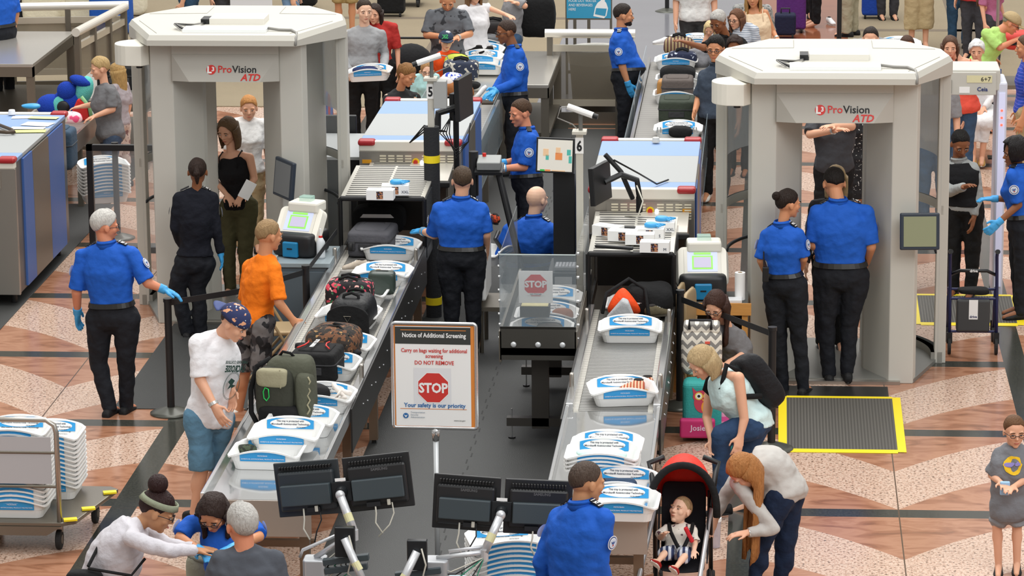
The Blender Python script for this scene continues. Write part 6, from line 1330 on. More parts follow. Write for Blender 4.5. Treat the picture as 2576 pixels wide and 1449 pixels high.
    if officer or patches:
        for S,s_ in (('R',1),('L',-1)):
            sh=T['sh'+S]; el=T['el'+S]; ad=(el-sh).normalized(); out=(ss_*s_-ad*(ss_*s_).dot(ad)).normalized()
            cc=sh.lerp(el,.45)+out*(arm_r(.031)+.022); yd=-ad; xd=yd.cross(out)
            def fpatch(q):
                for r_,z,mi in ((.046,.0,0),(.040,.0015,1),(.033,.003,0),(.028,.0045,2)): q.add([(r_*math.cos(th),r_*math.sin(th),z) for th in [2*math.pi*i/24 for i in range(24)]],[tuple(range(24))],mi)
                q.add([(x,y,.006) for x,y in ((-.02,.012),(-.004,.004),(0,.014),(.004,.004),(.02,.012),(.012,-.004),(.004,-.006),(0,-.02),(-.004,-.006),(-.012,-.004))],[tuple(range(10))],1)
                q.add([(x,y,.0065) for x,y in ((-.007,-.010),(.007,-.010),(.006,-.018),(0,-.022),(-.006,-.018))],[(0,1,2,3,4)],3)
            decal(fpatch,'sleeve_patch',[PAPER,mat('patch_navy','#3a5794',.6),mat('patch_pale','#ccd8ea',.6),mat('patch_red','#c0504c',.6)],cc,xd,yd)
            # epaulette
            t=(sh-nk).normalized(); c=nk.lerp(sh,.66)+up*(.031*h+.012); f=up.cross(t).normalized()*-1
            Mx=plane_M(c,t,(t.cross(up) if t.cross(up).dot(fwd)>0 else up.cross(t)))
            def fe(q):
                q.box((0,0,0),(.085,.045,.008),0)
                for x in (-.030,.030): q.box((x,0,.0045),(.006,.045,.002),1)
                q.text('TSA',.030,Matrix.Translation((0,-.0,.006))@Matrix.Rotation(math.radians(-90*s_),4,'Z')@Matrix.Translation((0,-.01,0)),1,off=.001)
            q=MB(); fe(q); q.move(Mx); q.obj('epaulette',[mat('epaulette_navy','#15181f',.6),PAPER],root)
    gl=glove or ''
    for S in 'RL':
        if S in gl:
            q=MB(); hand(q,S,.0035); w=T['wr'+S]; d=(w-T['el'+S]).normalized(); q.cyl(w-d*.045,w+d*.02,arm_r(.018)+.006,arm_r(.018)+.004,n=12)
            o=q.obj('glove',mat('glove_nitrile','#3fa3e0',.45,bump=.2,bscale=40),root,smooth=True); remesh(o,vox*.8,1,.3)
    if watch:
        w=T['wr'+watch]; d=(w-T['el'+watch]).normalized(); c=w-d*.02; MB().cyl(c-d*.012,c+d*.012,arm_r(.019)+.004,n=14).obj('watch',mat('watch_silver','#c8c8c4',.3,.6),root)
    if shoes:
        for i,S in enumerate('RL'):
            A=T['an'+S]; fdv=fw if fd[i] is None else V3(fd[i]).normalized(); xs=fdv.cross(up).normalized(); us=xs.cross(fdv).normalized()
            Mx=Matrix((xs,fdv,us)).transposed().to_4x4(); Mx.translation=A-us*.045*h*(1 if not sock else .93); L=.155*h
            def rg(y,w,zt): return [(w*h*math.cos(th),y*L,max(.004,zt*h*.5+zt*h*.5*sq(math.sin(th),.7))) for th in [2*math.pi*k/14 for k in range(14)]]
            q=MB(); q.loft([rg(-.36,.012,.028),rg(-.33,.020,.045),rg(-.15,.023,.054),rg(.05,.023,.05),rg(.3,.028,.035),rg(.5,.027,.026),rg(.62,.014,.018)]); q.move(Mx); q.obj('sock' if sock else 'shoe',cloth('shoe_'+(sock or shoe),sock or shoe,rough=.6),root,smooth=True)
            if not sock and shoe!='none':
                q=MB(); q.prism([(.029*h*math.cos(th)*(1 if math.sin(th)>0 else .85),L*(.13+.50*math.sin(th))) for th in [2*math.pi*k/18 for k in range(18)]],.0,.010*h); q.move(Mx); q.obj('shoe_sole',mat('sole_dark','#161616',.7) if shoe<'#8' else mat('sole_light','#dedbd4',.6),root)
    # ---- hair
    if hair and hair[0]!='bald':
        st,hc=hair[0],hair[1]; m_=hairm(hc); b=MB(); N=36
        def lim(p):   # p deg from the front
            p=abs((p+180)%360-180)
            pts={'short':[(0,33),(30,30),(48,14),(66,2),(78,-18),(86,-14),(92,0),(108,-6),(118,-26),(140,-40),(180,-46)],'crop':[(0,37),(32,35),(50,22),(68,6),(80,-14),(88,-8),(95,2),(108,0),(118,-22),(180,-42)],
                 'long':[(0,38),(28,32),(50,4),(62,-22),(80,-42),(120,-50),(180,-52)]}['long' if st in('long','bob','tails') else ('crop' if st in('crop','buzz') else 'short')]
            for i in range(len(pts)-1):
                if pts[i][0]<=p<=pts[i+1][0]: k=(p-pts[i][0])/(pts[i+1][0]-pts[i][0]); return pts[i][1]+(pts[i+1][1]-pts[i][1])*k
            return pts[-1][1]
        th_={'buzz':.022,'crop':.085,'short':.15,'afro':.44,'long':.10,'bob':.12,'bun':.09,'pony':.09,'tails':.09,'curly':.22}[st]
        R=[]; rows=11
        for i in range(rows+2):
            ring=[]
            for j in range(N):
                p=360*j/N; l=lim(p) if st!='afro' else (40 if abs((p+180)%360-180)<50 else -42); inn=i>rows
                el=90-(90-l)*min(i,rows)/rows if i else 89.5
                A_=math.radians(p); E_=math.radians(el); rr=1+(th_*(.12+.88*(1-(i/rows)**3.2) if st not in('afro','curly','long','bob') else 1) if not inn else -.10)
                v=Vector((.335*math.cos(E_)*math.sin(A_),.42*math.cos(E_)*math.cos(A_),.40*math.sin(E_)))
                nz=noise.noise(v*(9 if st in('afro','curly') else 6)+Vector((hl,h*7,0)))*(.10 if st in('afro','curly') else .05 if st!='buzz' else .01)
                if st in('short',) and not inn and abs((p+180)%360-180)<45: rr+=.05
                v=v*(rr+nz)+Vector((0,-.07,.10)); ring.append(HM@v)
            R.append(ring)
        b.loft(R)
        if st in('long','bob'):
            Lr=(hair[2] if len(hair)>2 else (1.5 if st=='long' else .55)); fd_=hair[3] if len(hair)>3 else 0
            A1=[(58+ (302-58)*k/26) for k in range(27)]; rws=[]
            for q in range(8):
                k=q/7; row=[]
                for p in A1:
                    pa=math.radians(p); wv=1+.06*noise.noise(Vector((p*.15,q*.4,h*9))); cx_=.40*(1.0-.15*k)*math.sin(pa)*wv; cy_=(.44*math.cos(pa)*(1-.30*k))-.07
                    fr_=max(0,math.cos(pa)); 
                    v=HM@Vector((cx_,cy_,.10)); dn=(hu*-1) if q<3 else None
                    base=HM@Vector((cx_,cy_,.10-.5*min(1,k*2.2)))
                    drop=max(0,k-.4)/.6*Lr*H_
                    row.append(base+Vector((0,0,-1))*drop+hfw*fd_*drop)
                rws.append(row)
            o=MB().sheet(rws).obj('hair_length',m_,root,smooth=True); s=o.modifiers.new('s','SOLIDIFY'); s.thickness=.028*h/1.7; s.offset=0
            d=o.modifiers.new('d','DISPLACE'); d.texture=_dtex; d.strength=.03; d.mid_level=.5
        if st=='bun': e3=hair[2] if len(hair)>2 else (0,-.50,.25); i0=len(b.v); bs=hair[3] if len(hair)>3 else 1; b.ell(e3,(.17*bs,.16*bs,.16*bs)); b.ell((e3[0]+.05,e3[1]-.03,e3[2]+.06),(.11*bs,.11*bs,.10*bs)); b.move(HM,i0)
        if st=='pony':
            p0=HM@Vector((0,-.50,.15)); Lr=(hair[2] if len(hair)>2 else 1.0)*H_; b.cone(p0,p0-hfw*.10*H_-up*Lr*.35,.10*H_,.13*H_); b.cone(p0-hfw*.10*H_-up*Lr*.35,p0-hfw*.02*H_-up*Lr,.13*H_,.05*H_)
        if st=='tails':
            for sx in (-1,1): p0=HM@Vector((sx*.34,-.15,-.1)); b.cone(p0,p0+hx*sx*.1*H_-up*.9*H_,.10*H_,.05*H_)
        o=b.obj('hair',m_,root,smooth=True)
    if band:
        b=MB(); R=[]
        for q,(el_,k_) in enumerate(((4,1.12),(4,1.2),(26,1.2),(26,1.12))): R.append([HM@Vector((.335*math.cos(math.radians(el_))*math.sin(A_)*k_,.42*math.cos(math.radians(el_))*math.cos(A_)*k_-.07,.40*math.sin(math.radians(el_))+.13+.04*math.cos(A_))) for A_ in [2*math.pi*j/28 for j in range(28)]])
        b.loft(R,closed=True); b.obj('headband',band,root,smooth=True)
    if beard:
        b=MB(); b.ell((0,.12,-.29),(.235,.25,.19)); b.ell((0,.27,-.38),(.13,.12,.10)); b.move(HM); o=b.obj('beard',hairm(beard),root,smooth=True)
        b=MB(); b.ell((0,.38,-.20),(.10,.05,.022)); b.move(HM); b.obj('moustache',hairm(beard),root,smooth=True)
    if glasses:
        def gf(q):
            for sx in (-1,1):
                q.tube([(sx*.14+.088*math.cos(th),.415,-.01+.058*math.sin(th)) for th in [2*math.pi*k/14 for k in range(14)]],.011,5,closed=True); q.tube([(sx*.23,.41,.01),(sx*.335,.15,.01),(sx*.36,-.02,-.01)],.010,5)
            q.tube([(-.05,.42,.0),(.05,.42,.0)],.010,5)
        shared('glasses',gf,mat('glasses_dark','#23262b',.3),root,HM)
    if cap_:
        m1,m2,back_=cap_
        i=MB(); R=[]
        for k in range(7):
            E_=math.radians(-2+k*15.3); R.append([Vector((.40*math.cos(E_)*math.sin(A_),.485*math.cos(E_)*math.cos(A_)-.07,.13+.40*math.sin(E_))) for A_ in [2*math.pi*j/24 for j in range(24)]])
        i.loft(R); i.move(HM); i.obj('cap',m1,root,smooth=True)
        sg=-1 if back_ else 1; yo=-.07
        rows=[[(x,yo+sg*(.36+q*.36*(1-(x/.36)**2)+.06),.13-.04*q) for x in [-.33+.66*k/8 for k in range(9)]] for q in (0,.33,.66,1)]
        q=MB(); q.sheet(rows); q.move(HM); o=q.obj('cap_brim',m2,root,smooth=True); o.modifiers.new('s','SOLIDIFY').thickness=.006
    root['_']=0; del root['_']
    return root,T,HM,decal,P0,dict(fw=fw,sd=sd,spine=spine,fwd=fwd,ss=ss_,h=h)
UB=cloth('uniform_blue','#1f5cc0',rough=.75,bump=.45,bscale=14,var=.06,vscale=5); UT=cloth('uniform_trousers','#1c1e24',rough=.8,bump=.3)
def officer(foot,h,face,label,J={},**k):
    sl=k.pop('sl','short'); k.setdefault('glove','RL')
    return person(foot,h,face,label,J,top=dict(m=UB,sleeve=sl,tuck=True,inf=.006),bot=dict(m=UT,w=1.08),officer=True,**k)
officer((300,1040),1.80,78,'grey-haired officer in blue shirt seen from behind resting hand on left stanchion',dict(hd=(266,568),nk=(268,612),shL=(208,645),shR=(330,640),elR=(372,712,-.08),wrR=(412,728,-.05),elL=(193,735),wrL=(195,785),hpL=(250,800),hpR=(318,800),knL=(248,910),knR=(318,905),anL=(276,1028,-.05),anR=(318,1022,.05)),hf=25,hair=('short','#c9c6c0'),glasses=True,skinc='ruddy',bw=1.12,fd=(None,None))
person((640,1040),1.79,42,'man in bright orange t-shirt and camouflage shorts beside lane 5',dict(hd=(678,592),nk=(668,640),shL=(628,672),shR=(690,676,-.12),elR=(702,762,-.22),wrR=(738,806,-.2),elL=(618,762),wrL=(650,800),hpL=(620,815),hpR=(660,815),knL=(618,925),knR=(655,930),anL=(600,1035),anR=(652,1000)),skinc='tan',hair=('crop','#9a7d58'),top=dict(m=cloth('tee_orange','#f87f1b'),sleeve='short'),bot=dict(m=spots('camo_grey','#3d3a3c',[('#74706f',9,.5),('#1d1c1e',12,.55)]),kind='shorts',len=.05,n='shorts'),sock='#e9e4da',hf=35)
r,T_,HM_,dec,P_,X=person((515,1310),1.85,-30,'young man in white LACROSSE t-shirt and printed backwards cap',dict(hd=(592,812,-.1),nk=(556,838),shR=(497,862,-.16),shL=(575,862,.16),elR=(503,955,-.2),wrR=(540,1022,-.28),elL=(578,925,.1),wrL=(583,982,.0),hpR=(498,1052),hpL=(552,1052),knR=(508,1180),knL=(545,1180)),skinc='fair',hair=('buzz','#3a281c'),hf=-22,hp=34,top=dict(m=cloth('tee_white','#ecebee',rough=.8),sleeve='short',u0=.05,inf=.014,n='t_shirt'),bot=dict(m=cloth('shorts_blue','#5f87a1'),kind='shorts',n='shorts'),watch='R',cap_=(spots('cap_print','#27305a',[('#e0a37c',22,.62),('#b8c6cf',30,.66)]),mat('brim_blue','#3b4a7d',.7),True))
def fd_text(q):
    q.text('LAKE ERIE COLLEGE',.030,Matrix.Translation((0,.115,0)),0,off=.001,depth=.0002); q.text('LACROSSE',.070,Matrix.Translation((0,.05,0)),0,off=.003,sx=.72,depth=.0002)
    for r_ in (.095,.088): q.tube([(r_*math.cos(t),-.06+r_*1.15*math.sin(t),0) for t in [2*math.pi*k/30 for k in range(30)]],.0016,4,closed=True)
    q.add([(x,y,0) for x,y in ((-.03,-.02),(.02,.0),(.05,-.03),(.02,-.05),(.04,-.09),(.0,-.07),(-.02,-.14),(-.01,-.08),(-.05,-.06),(-.01,-.05))],[tuple(range(10))],0)
c=X['spine'](.66)+X['fwd']*.19; dec(fd_text,'shirt_print',[mat('print_green','#23433c',.7)],c,X['ss'],X['fwd'].cross(X['ss']) if X['fwd'].cross(X['ss']).z>0 else X['ss'].cross(X['fwd']))
NAVY=cloth('sweater_navy','#191b24',rough=.9)
person((475,845),1.70,97,'officer in navy sweater with low ponytail standing at left scanner entrance',dict(hd=(497,432),nk=(494,478),shL=(450,498),shR=(534,498),elL=(440,575),wrL=(462,630,.15),elR=(545,580),wrR=(555,638,.02),hpL=(468,665),hpR=(512,665),anL=(470,835),anR=(508,850)),skinc='brown',hair=('pony','#2a1b14',.55),fem=True,top=dict(m=NAVY,sleeve='long',tuck=False,u0=.28,inf=.012,n='sweater'),bot=dict(m=UT,w=1.15),glove='RL',bw=1.08,patches=True)
person((600,748),1.72,-105,'woman in black tank top and olive trousers holding papers inside left scanner',dict(hd=(572,328),nk=(583,382),shR=(548,402),shL=(628,396),elR=(537,448),wrR=(572,492,-.15),elL=(640,450),wrL=(612,488,-.2),hpR=(580,520),hpL=(622,520)),skinc='fair',hair=('long','#6b5238',.35),fem=True,hp=22,hf=-112,top=dict(m=cloth('tank_black','#151416'),sleeve='none',low=True,straps=True,n='tank_top'),bot=dict(m=cloth('trousers_olive','#504c33')),shoe='#777777',sock='#6f6d68')
o=MB().box((0,0,0),(.11,.004,.20)).obj('passport_papers',PAPER,loc=vp(622,478,31.1)); o.rotation_euler=(.3,.5,.1); tag(o,'white travel papers held by woman in black tank top','papers')
person((628,632),1.66,-80,'red-blond woman in white blouse behind the left scanner passage',dict(hd=(626,272)),skinc='fair',hair=('short','#c58a4f'),fem=True,bw=1.1,top=dict(m=cloth('blouse_white','#e6e5e3'),sleeve='short',n='blouse',inf=.02),bot=dict(m=cloth('trousers_beige','#b8a684')))
officer((1165,895),1.80,97,'heavy-set officer seen from behind standing between lanes with left arm out',dict(hd=(1163,455),nk=(1160,498),shL=(1105,528),shR=(1210,528),elL=(1093,590,.1),wrL=(1064,582,.3),elR=(1222,590),wrR=(1222,640,.2),hpL=(1132,650),hpR=(1190,650)),hair=('crop','#4a3a2c'),skinc='fair',bw=1.22,belly=.01,glove='L',watch='L',vox=.0085)
officer((1328,690),1.80,190,'officer facing left with hands in blue gloves on the control box',dict(hd=(1308,284),nk=(1325,325),shL=(1334,350,-.16),shR=(1316,345,.16),elL=(1318,420,-.2),wrL=(1262,424,-.25),elR=(1300,405,.15),wrR=(1262,410,.05),hpL=(1335,470,-.08),hpR=(1325,470,.08)),hf=212,hp=12,hair=('crop','#4a3423'),skinc='ruddy',belly=.03,bw=1.12,watch='L')
officer((1290,440),1.82,192,'bald officer with glasses reaching over the lane 5 machine',dict(hd=(1272,80),nk=(1293,118),shL=(1305,138,-.14),shR=(1288,136,.14),elL=(1302,205,-.2),wrL=(1248,228,-.3),elR=(1270,190,.15),wrR=(1245,225,0),hpL=(1300,265,-.08),hpR=(1300,265,.08)),hf=200,hp=10,hair=('buzz','#3a2a22'),skinc='brown',glasses=True,sl='long',belly=.02,bw=1.12)
officer((1572,382),1.80,-8,'bearded stout officer facing right at the top centre',dict(hd=(1570,38),nk=(1563,76),shR=(1556,98,-.15),shL=(1572,98,.15),elR=(1566,168,-.2),wrR=(1580,212,-.18),hpR=(1568,200,-.08),hpL=(1570,200,.08)),hf=8,hp=5,hair=('crop','#2a211c'),beard='#2a1d17',skinc='tan',belly=.075,bw=1.22)
officer((1990,985),1.69,72,'woman officer with dark hair bun and radio at the right scanner',dict(hd=(1984,512),nk=(1968,562),shL=(1928,592),shR=(2008,592),elL=(1914,655),wrL=(1932,700,.15),elR=(2022,650,-.05),wrR=(2010,690,.15),hpL=(1950,720),hpR=(2000,720),knL=(1958,850),knR=(2010,850),anL=(1970,980),anR=(2022,975)),hf=25,hp=6,hair=('bun','#241812'),skinc='tan',fem=True,glove='',bw=1.1)
officer((2105,960),1.86,93,'tall broad officer seen from behind at the right scanner entrance',dict(hd=(2098,462,.1),nk=(2108,505),shL=(2056,535),shR=(2178,535),elL=(2048,615),wrL=(2065,640,.3),elR=(2190,620),wrR=(2180,660,.15),hpL=(2082,700),hpR=(2150,700),anL=(2085,940),anR=(2132,935)),hf=100,hp=30,hair=('crop','#18120f'),skinc='tan',bw=1.30,belly=.03,glove='')
officer((2565,800),1.70,188,'officer with black curly afro hair at the right edge',dict(hd=(2552,385),nk=(2558,420),shL=(2545,440,-.14),shR=(2555,440,.14),elL=(2562,515,-.15),wrL=(2512,560,-.2),elR=(2540,500,.1),wrR=(2500,500,.1)),hf=190,hair=('afro','#151112'),skinc='brown',fem=True,bw=1.2)
# seated bald officer
officer((1330,760),1.78,62,'bald seated officer in blue shirt watching the lane 6 screen',dict(hd=(1352,502),nk=(1343,545),shL=(1282,580),shR=(1390,580,-.1),elL=(1258,650),wrL=(1290,690,.25),elR=(1408,645,0),wrR=(1400,628,.35),hpL=(1295,705),hpR=(1345,705),knL=(1310,720,.42),knR=(1375,722,.42),anL=(1330,790,.42),anR=(1385,790,.42)),hf=50,hp=5,hair=('bald','#3a2a22'),skinc='pale',bw=1.32,belly=.05,glove='')
T=thing('office_stool','black swivel stool under the bald seated officer','stool',g(1330,760)); sup(MB(),(0,0,.47),(.24,.22,.05),.4,.5).obj('seat',BLACK,T,smooth=True); MB().cyl((0,0,.06),(0,0,.45),.03).obj('column',BLACKM,T)
for k in range(5):
    a=math.radians(72*k); MB().cyl((0,0,.07),(.28*math.cos(a),.28*math.sin(a),.05),.018).obj('foot',BLACK,T)
MB().tube([(-.24,0,.5),(-.32,0,.62),(-.30,.15,.66)],.02,8).obj('armrest',BLACK,T)
person((2095,650),1.80,-92,'man in charcoal t-shirt with crossed arms beyond the right scanner',dict(elR=(2038,338,-.15),wrR=(2100,328,-.35),elL=(2142,318,-.15),wrL=(2095,318,-.38)),skinc='fair',hair=('crop','#5a4532'),bw=1.15,belly=.03,top=dict(m=cloth('tee_charcoal','#45464a'),sleeve='short'),bot=dict(m=BAGK,kind='shorts',n='shorts'),watch='R')
person((2150,600),1.62,-60,'woman in black polka dot dress half hidden beyond the right scanner',dict(),skinc='fair',hair=('long','#5b4030'),fem=True,top=dict(m=spots('polka','#19181b',[('#e9e6e0',48,.66)]),sleeve='short',n='dress'),bot=dict(m=spots('polka','#19181b',[('#e9e6e0',48,.66)]),kind='skirt',len=.24,n='skirt'))
person((2090,880),1.66,-88,'light-haired traveller in front of the broad officer inside the right scanner',dict(hd=(2103,452)),skinc='fair',hair=('bob','#b49a70',.3),fem=True,top=dict(m=cloth('top_darkgrey','#2f2f33'),sleeve='long'),bot=dict(m=BAGK))
person((1800,505),1.86,-100,'man in slate short-sleeved shirt and glasses beside lane 6 entry',dict(hd=(1800,122),nk=(1805,162),shR=(1772,192),shL=(1845,192),elR=(1758,245),wrR=(1748,280,-.1)),skinc='tan',hair=('short','#17130f'),glasses=True,hf=-102,top=dict(m=cloth('shirt_slate','#3c4654'),sleeve='short',collar=True,inf=.014),bot=dict(m=BAGK),sock='#e9e4da')
person((1858,440),1.62,-98,'woman with curly dark hair and glasses behind the slate shirt man',dict(hd=(1848,118)),skinc='brown',hair=('curly','#2e1e18'),glasses=True,fem=True,top=dict(m=cloth('top_maroon','#5d2430'),sleeve='short'),bot=dict(m=BAGK))
person((1835,372),1.76,-118,'grey-haired man in black polo leaning over the far trays',dict(hd=(1806,55,-.25),nk=(1825,88,-.15),shR=(1800,108,-.3),shL=(1862,105,-.1),elR=(1770,120,-.5),wrR=(1730,108,-.55)),skinc='brown',hair=('short','#b8b5b0'),hp=25,hf=-120,top=dict(m=cloth('polo_black','#1a1a1b'),sleeve='short',collar=True),bot=dict(m=BAGK),bw=1.1)
person((1748,226),1.82,-85,'person in plain white t-shirt and dark cargo shorts cut by the top edge',dict(),skinc='fair',hair=('crop','#4a3a2c'),top=dict(m=cloth('tee_plainwhite','#dddcd9'),sleeve='short',inf=.02),bot=dict(m=cloth('shorts_charcoal','#3b3b3b'),kind='shorts',n='shorts',len=.1),bw=1.1,detail=False)
person((1868,340),1.62,-125,'brown-haired woman with glasses in striped top behind man in black polo',dict(hd=(1852,48)),skinc='fair',hair=('long','#6a4630',.5),glasses=True,fem=True,top=dict(m=waves('stripe_top','#c9cdd3','#8f98a5',40,'Z'),sleeve='short'),bot=dict(m=cloth('jean','#3c5470')))
person((1762,330),1.2,-100,'small blond child with head bowed beside man in black polo',dict(hd=(1785,72)),skinc='fair',hair=('bob','#d9c08e',.2),hp=30,fem=True,top=dict(m=cloth('tee_grey2','#88888c'),sleeve='short'),bot=dict(m=BAGK))
person((1890,300),1.70,-95,'older person in grey patterned shirt behind striped top woman',dict(),skinc='fair',hair=('short','#b8b5b0'),top=dict(m=spots('shirt_greyprint','#9a9b99',[('#6c6e6c',30,.55)]),sleeve='short',inf=.02),bot=dict(m=cloth('jean','#3c5470')))
person((1918,315),1.70,-95,'blond woman in cream sleeveless blouse with hand on her bag',dict(hd=(1895,-8),nk=(1897,22),shR=(1870,38),shL=(1925,32),elL=(1945,80),wrL=(1955,98,-.1)),skinc='tan',hair=('long','#a8824e',.5),fem=True,top=dict(m=cloth('blouse_cream','#e7cfae'),sleeve='none',low=True,straps=True,inf=.02,n='blouse'),bot=dict(m=cloth('jean','#3c5470')),watch='L')
person((915,358),1.83,-82,'young man in grey sweater carrying a white tray',dict(hd=(917,27),nk=(918,66),shR=(873,88),shL=(958,88),elR=(862,145),wrR=(880,180,-.3),elL=(968,140),wrL=(965,175,-.3)),skinc='pale',hair=('crop','#3a2c22'),hf=-70,top=dict(m=cloth('sweater_grey','#9b9c9e'),sleeve='long',n='sweater',inf=.014),bot=dict(m=BAGK))
tray(vp(928,203,39.05)+Vector((0,.12,0)),'white tray with navy cloth carried by the young man in grey sweater',tilt=(0,-3))
o=sup(MB(),(0,0,.03),(.16,.10,.06),.8,.7,jit=.3).obj('navy_cloth',cloth('navy_cloth','#1f2c55'),smooth=True,loc=vp(920,186,39.15)); tag(o,'folded navy cloth in the tray carried by the young man','cloth')
person((962,338),1.64,-100,'long dark-haired woman half hidden behind the grey sweater man',dict(hd=(942,35)),skinc='fair',hair=('long','#2b1d17',1.3),fem=True,top=dict(m=cloth('top_red','#b23430'),sleeve='short'),bot=dict(m=BAGK))
person((1003,505),1.68,-62,'woman with ponytail in black floral blouse behind the lane 5 machine',dict(hd=(1025,188,-.1),nk=(1005,225),shR=(975,250),shL=(1045,245),elR=(975,290),wrR=(1010,300,-.3),elL=(1055,285),wrL=(1050,300,-.3)),skinc='tan',hair=('pony','#8a6238',.9),hf=-30,hp=28,fem=True,bw=1.1,top=dict(m=spots('blouse_floral','#19181a',[('#e9c7b0',11,.62),('#4f8f97',15,.66)]),sleeve='short',n='blouse'),bot=dict(m=BAGK))
person((1076,402),1.22,-80,'little girl with glasses and braids in a mint shirt',dict(hd=(1074,178),elL=(1098,235),wrL=(1110,215,-.2)),skinc='pale',hair=('tails','#a87f52'),glasses=True,fem=True,hs=.17,top=dict(m=cloth('tee_mint','#a9d3d2'),sleeve='short'),bot=dict(m=BAGK))
r,T_,HM_,dec,P_,X=person((1130,352),1.38,-85,'boy in orange jersey and navy cap leaning on a bag',dict(hd=(1122,102),nk=(1120,128),shR=(1098,145),shL=(1150,140),elR=(1118,178),wrR=(1158,172,-.3),elL=(1165,160),wrL=(1185,172,-.3)),skinc='pale',hair=('buzz','#6b4a30'),hs=.165,hf=-75,top=dict(m=cloth('jersey_orange','#e5521c'),sleeve='short',inf=.02),bot=dict(m=BAGK),cap_=(spots('cap_trees','#28374e',[('#d8dde0',9,.58)]),mat('brim_navy','#22304a',.7),False))
MB().text('SK',.30,HM_@plane_M((.12,.42,.24),(1,0,0),(0,-.35,1)),0,off=.01,depth=.02).obj('cap_letters',mat('letters_green','#3fae6a',.6),r)
person((1128,330),1.78,-85,'man in charcoal splatter print t-shirt looking at his phone',dict(hd=(1126,2),nk=(1126,22),shR=(1085,38),shL=(1165,38),elR=(1073,88,-.1),wrR=(1115,92,-.35),elL=(1182,85,-.1),wrL=(1150,95,-.35)),skinc='tan',hair=('crop','#2a211c'),hp=30,bw=1.15,top=dict(m=spots('tee_splatter','#5c5f64',[('#2c2e33',13,.6)]),sleeve='short',inf=.014),bot=dict(m=BAGK),watch='L')
person((1195,300),1.72,-60,'person in loose white shirt reaching across at the top edge',dict(elL=(1230,20),wrL=(1275,38,-.2)),skinc='fair',hair=('long','#7a5a3a'),fem=True,top=dict(m=cloth('shirt_loosewhite','#dfdee0'),sleeve='short',inf=.04,u0=.02),bot=dict(m=cloth('jean','#3c5470')),detail=False)
person((1290,270),1.72,200,'person with bare arms reaching towards the black sports backpack',dict(elL=(1320,15),wrL=(1300,8)),skinc='fair',hair=('crop','#5a4532'),top=dict(m=cloth('tee_ash','#8f8f92'),sleeve='short'),bot=dict(m=cloth('jean','#3c5470')),detail=False)
officer((12,272),1.86,150,'officer cut off at the top left corner in blue shirt',dict(),hair=('crop','#2a211c'),skinc='tan',belly=.04,bw=1.2,glove='',detail=False)
person((282,500),1.66,197,'woman in grey t-shirt and capri jeans facing left behind the left machine',dict(hd=(250,172),nk=(263,212),shL=(280,232,-.14),shR=(262,228,.14),elL=(283,275,-.2),wrL=(240,292,-.25),elR=(240,262,.1),wrR=(205,268,.1),hpL=(282,340,-.08),hpR=(275,340,.08),anL=(290,490,-.05),anR=(272,485,.1)),skinc='fair',hair=('short','#b99c6b'),fem=True,bw=1.22,hp=12,hf=205,top=dict(m=cloth('tee_heather','#6f6f71'),sleeve='short',inf=.02,u0=.0),bot=dict(m=cloth('jean_grey','#43536a'),kind='capri',n='jeans'))
person((308,470),1.42,160,'girl with long straight blond hair behind the grey t-shirt woman',dict(),skinc='fair',hair=('long','#b18f5a',1.6),fem=True,top=dict(m=cloth('tee_mauve','#a9a0a4'),sleeve='short'),bot=dict(m=spots('leggings_print','#c9b8ae',[('#8a6a6a',20,.58)]),kind='slim'))
person((2420,752),1.76,-108,'young man in black vest and grey shirt looking down behind right scanner',dict(hd=(2416,362),nk=(2412,402),shR=(2382,425),shL=(2448,425),elR=(2388,482,-.1),wrR=(2425,470,-.3),elL=(2460,490),wrL=(2450,545)),skinc='brown',hair=('crop','#120e0c'),hf=-75,hp=30,top=dict(m=cloth('shirt_palegrey','#a3a6a4'),sleeve='long',collar=True),bot=dict(m=BAGK),vest=cloth('vest_black','#1b1b1d'))
person((2412,455),1.66,-92,'woman in coral sleeveless top beyond the metal detector',dict(elL=(2440,255),wrL=(2425,305),hd=(2390,118)),skinc='fair',hair=('long','#5a4030',.4),fem=True,bw=1.2,top=dict(m=cloth('top_coral','#e75a48'),sleeve='none',low=True,straps=True,inf=.03,u0=.02,flare=.02,n='tank_top'),bot=dict(m=cloth('jean','#3c5470')))
person((2190,425),1.80,-95,'dark-haired man peeking over the right scanner roof',dict(hd=(2190,98)),skinc='fair',hair=('crop','#2a1f1a'),top=dict(m=cloth('tee_ash','#8f8f92'),sleeve='short'),bot=dict(m=BAGK))
person((2282,440),1.68,-85,'person with short brown hair just above the right scanner roof',dict(hd=(2282,118)),skinc='fair',hair=('crop','#4a2f22'),top=dict(m=cloth('tee_ash','#8f8f92'),sleeve='short'),bot=dict(m=BAGK))
# seated lady in the wheelchair
WP=g(2468,415,0); T_w=[o for o in COL.objects if o.name=='wheelchair'][0]; T_w.location=(WP.x,WP.y+.35,0)
wy=WP.y
person((2468,415),1.60,-95,'white-haired woman in navy top and white skirt seated in wheelchair',dict(hd=(2457,128,.35),nk=(2462,165,.35),shR=(2435,188,.33),shL=(2492,188,.33),elR=(2432,235,.25),wrR=(2455,268,.05),elL=(2500,240,.25),wrL=(2475,272,.05),hpR=(2450,292,.30),hpL=(2485,292,.30),knR=(2448,310,-.10),knL=(2480,310,-.10),anR=(2448,395,-.15),anL=(2470,398,-.12)),skinc='fair',hair=('curly','#e9e9e6'),fem=True,bw=1.15,top=dict(m=cloth('cardigan_white','#e3e2e2'),sleeve='long',n='cardigan'),bot=dict(m=cloth('skirt_white','#e6e6e6'),kind='capri',w=1.5,n='skirt'),shoe='#b08a4a')
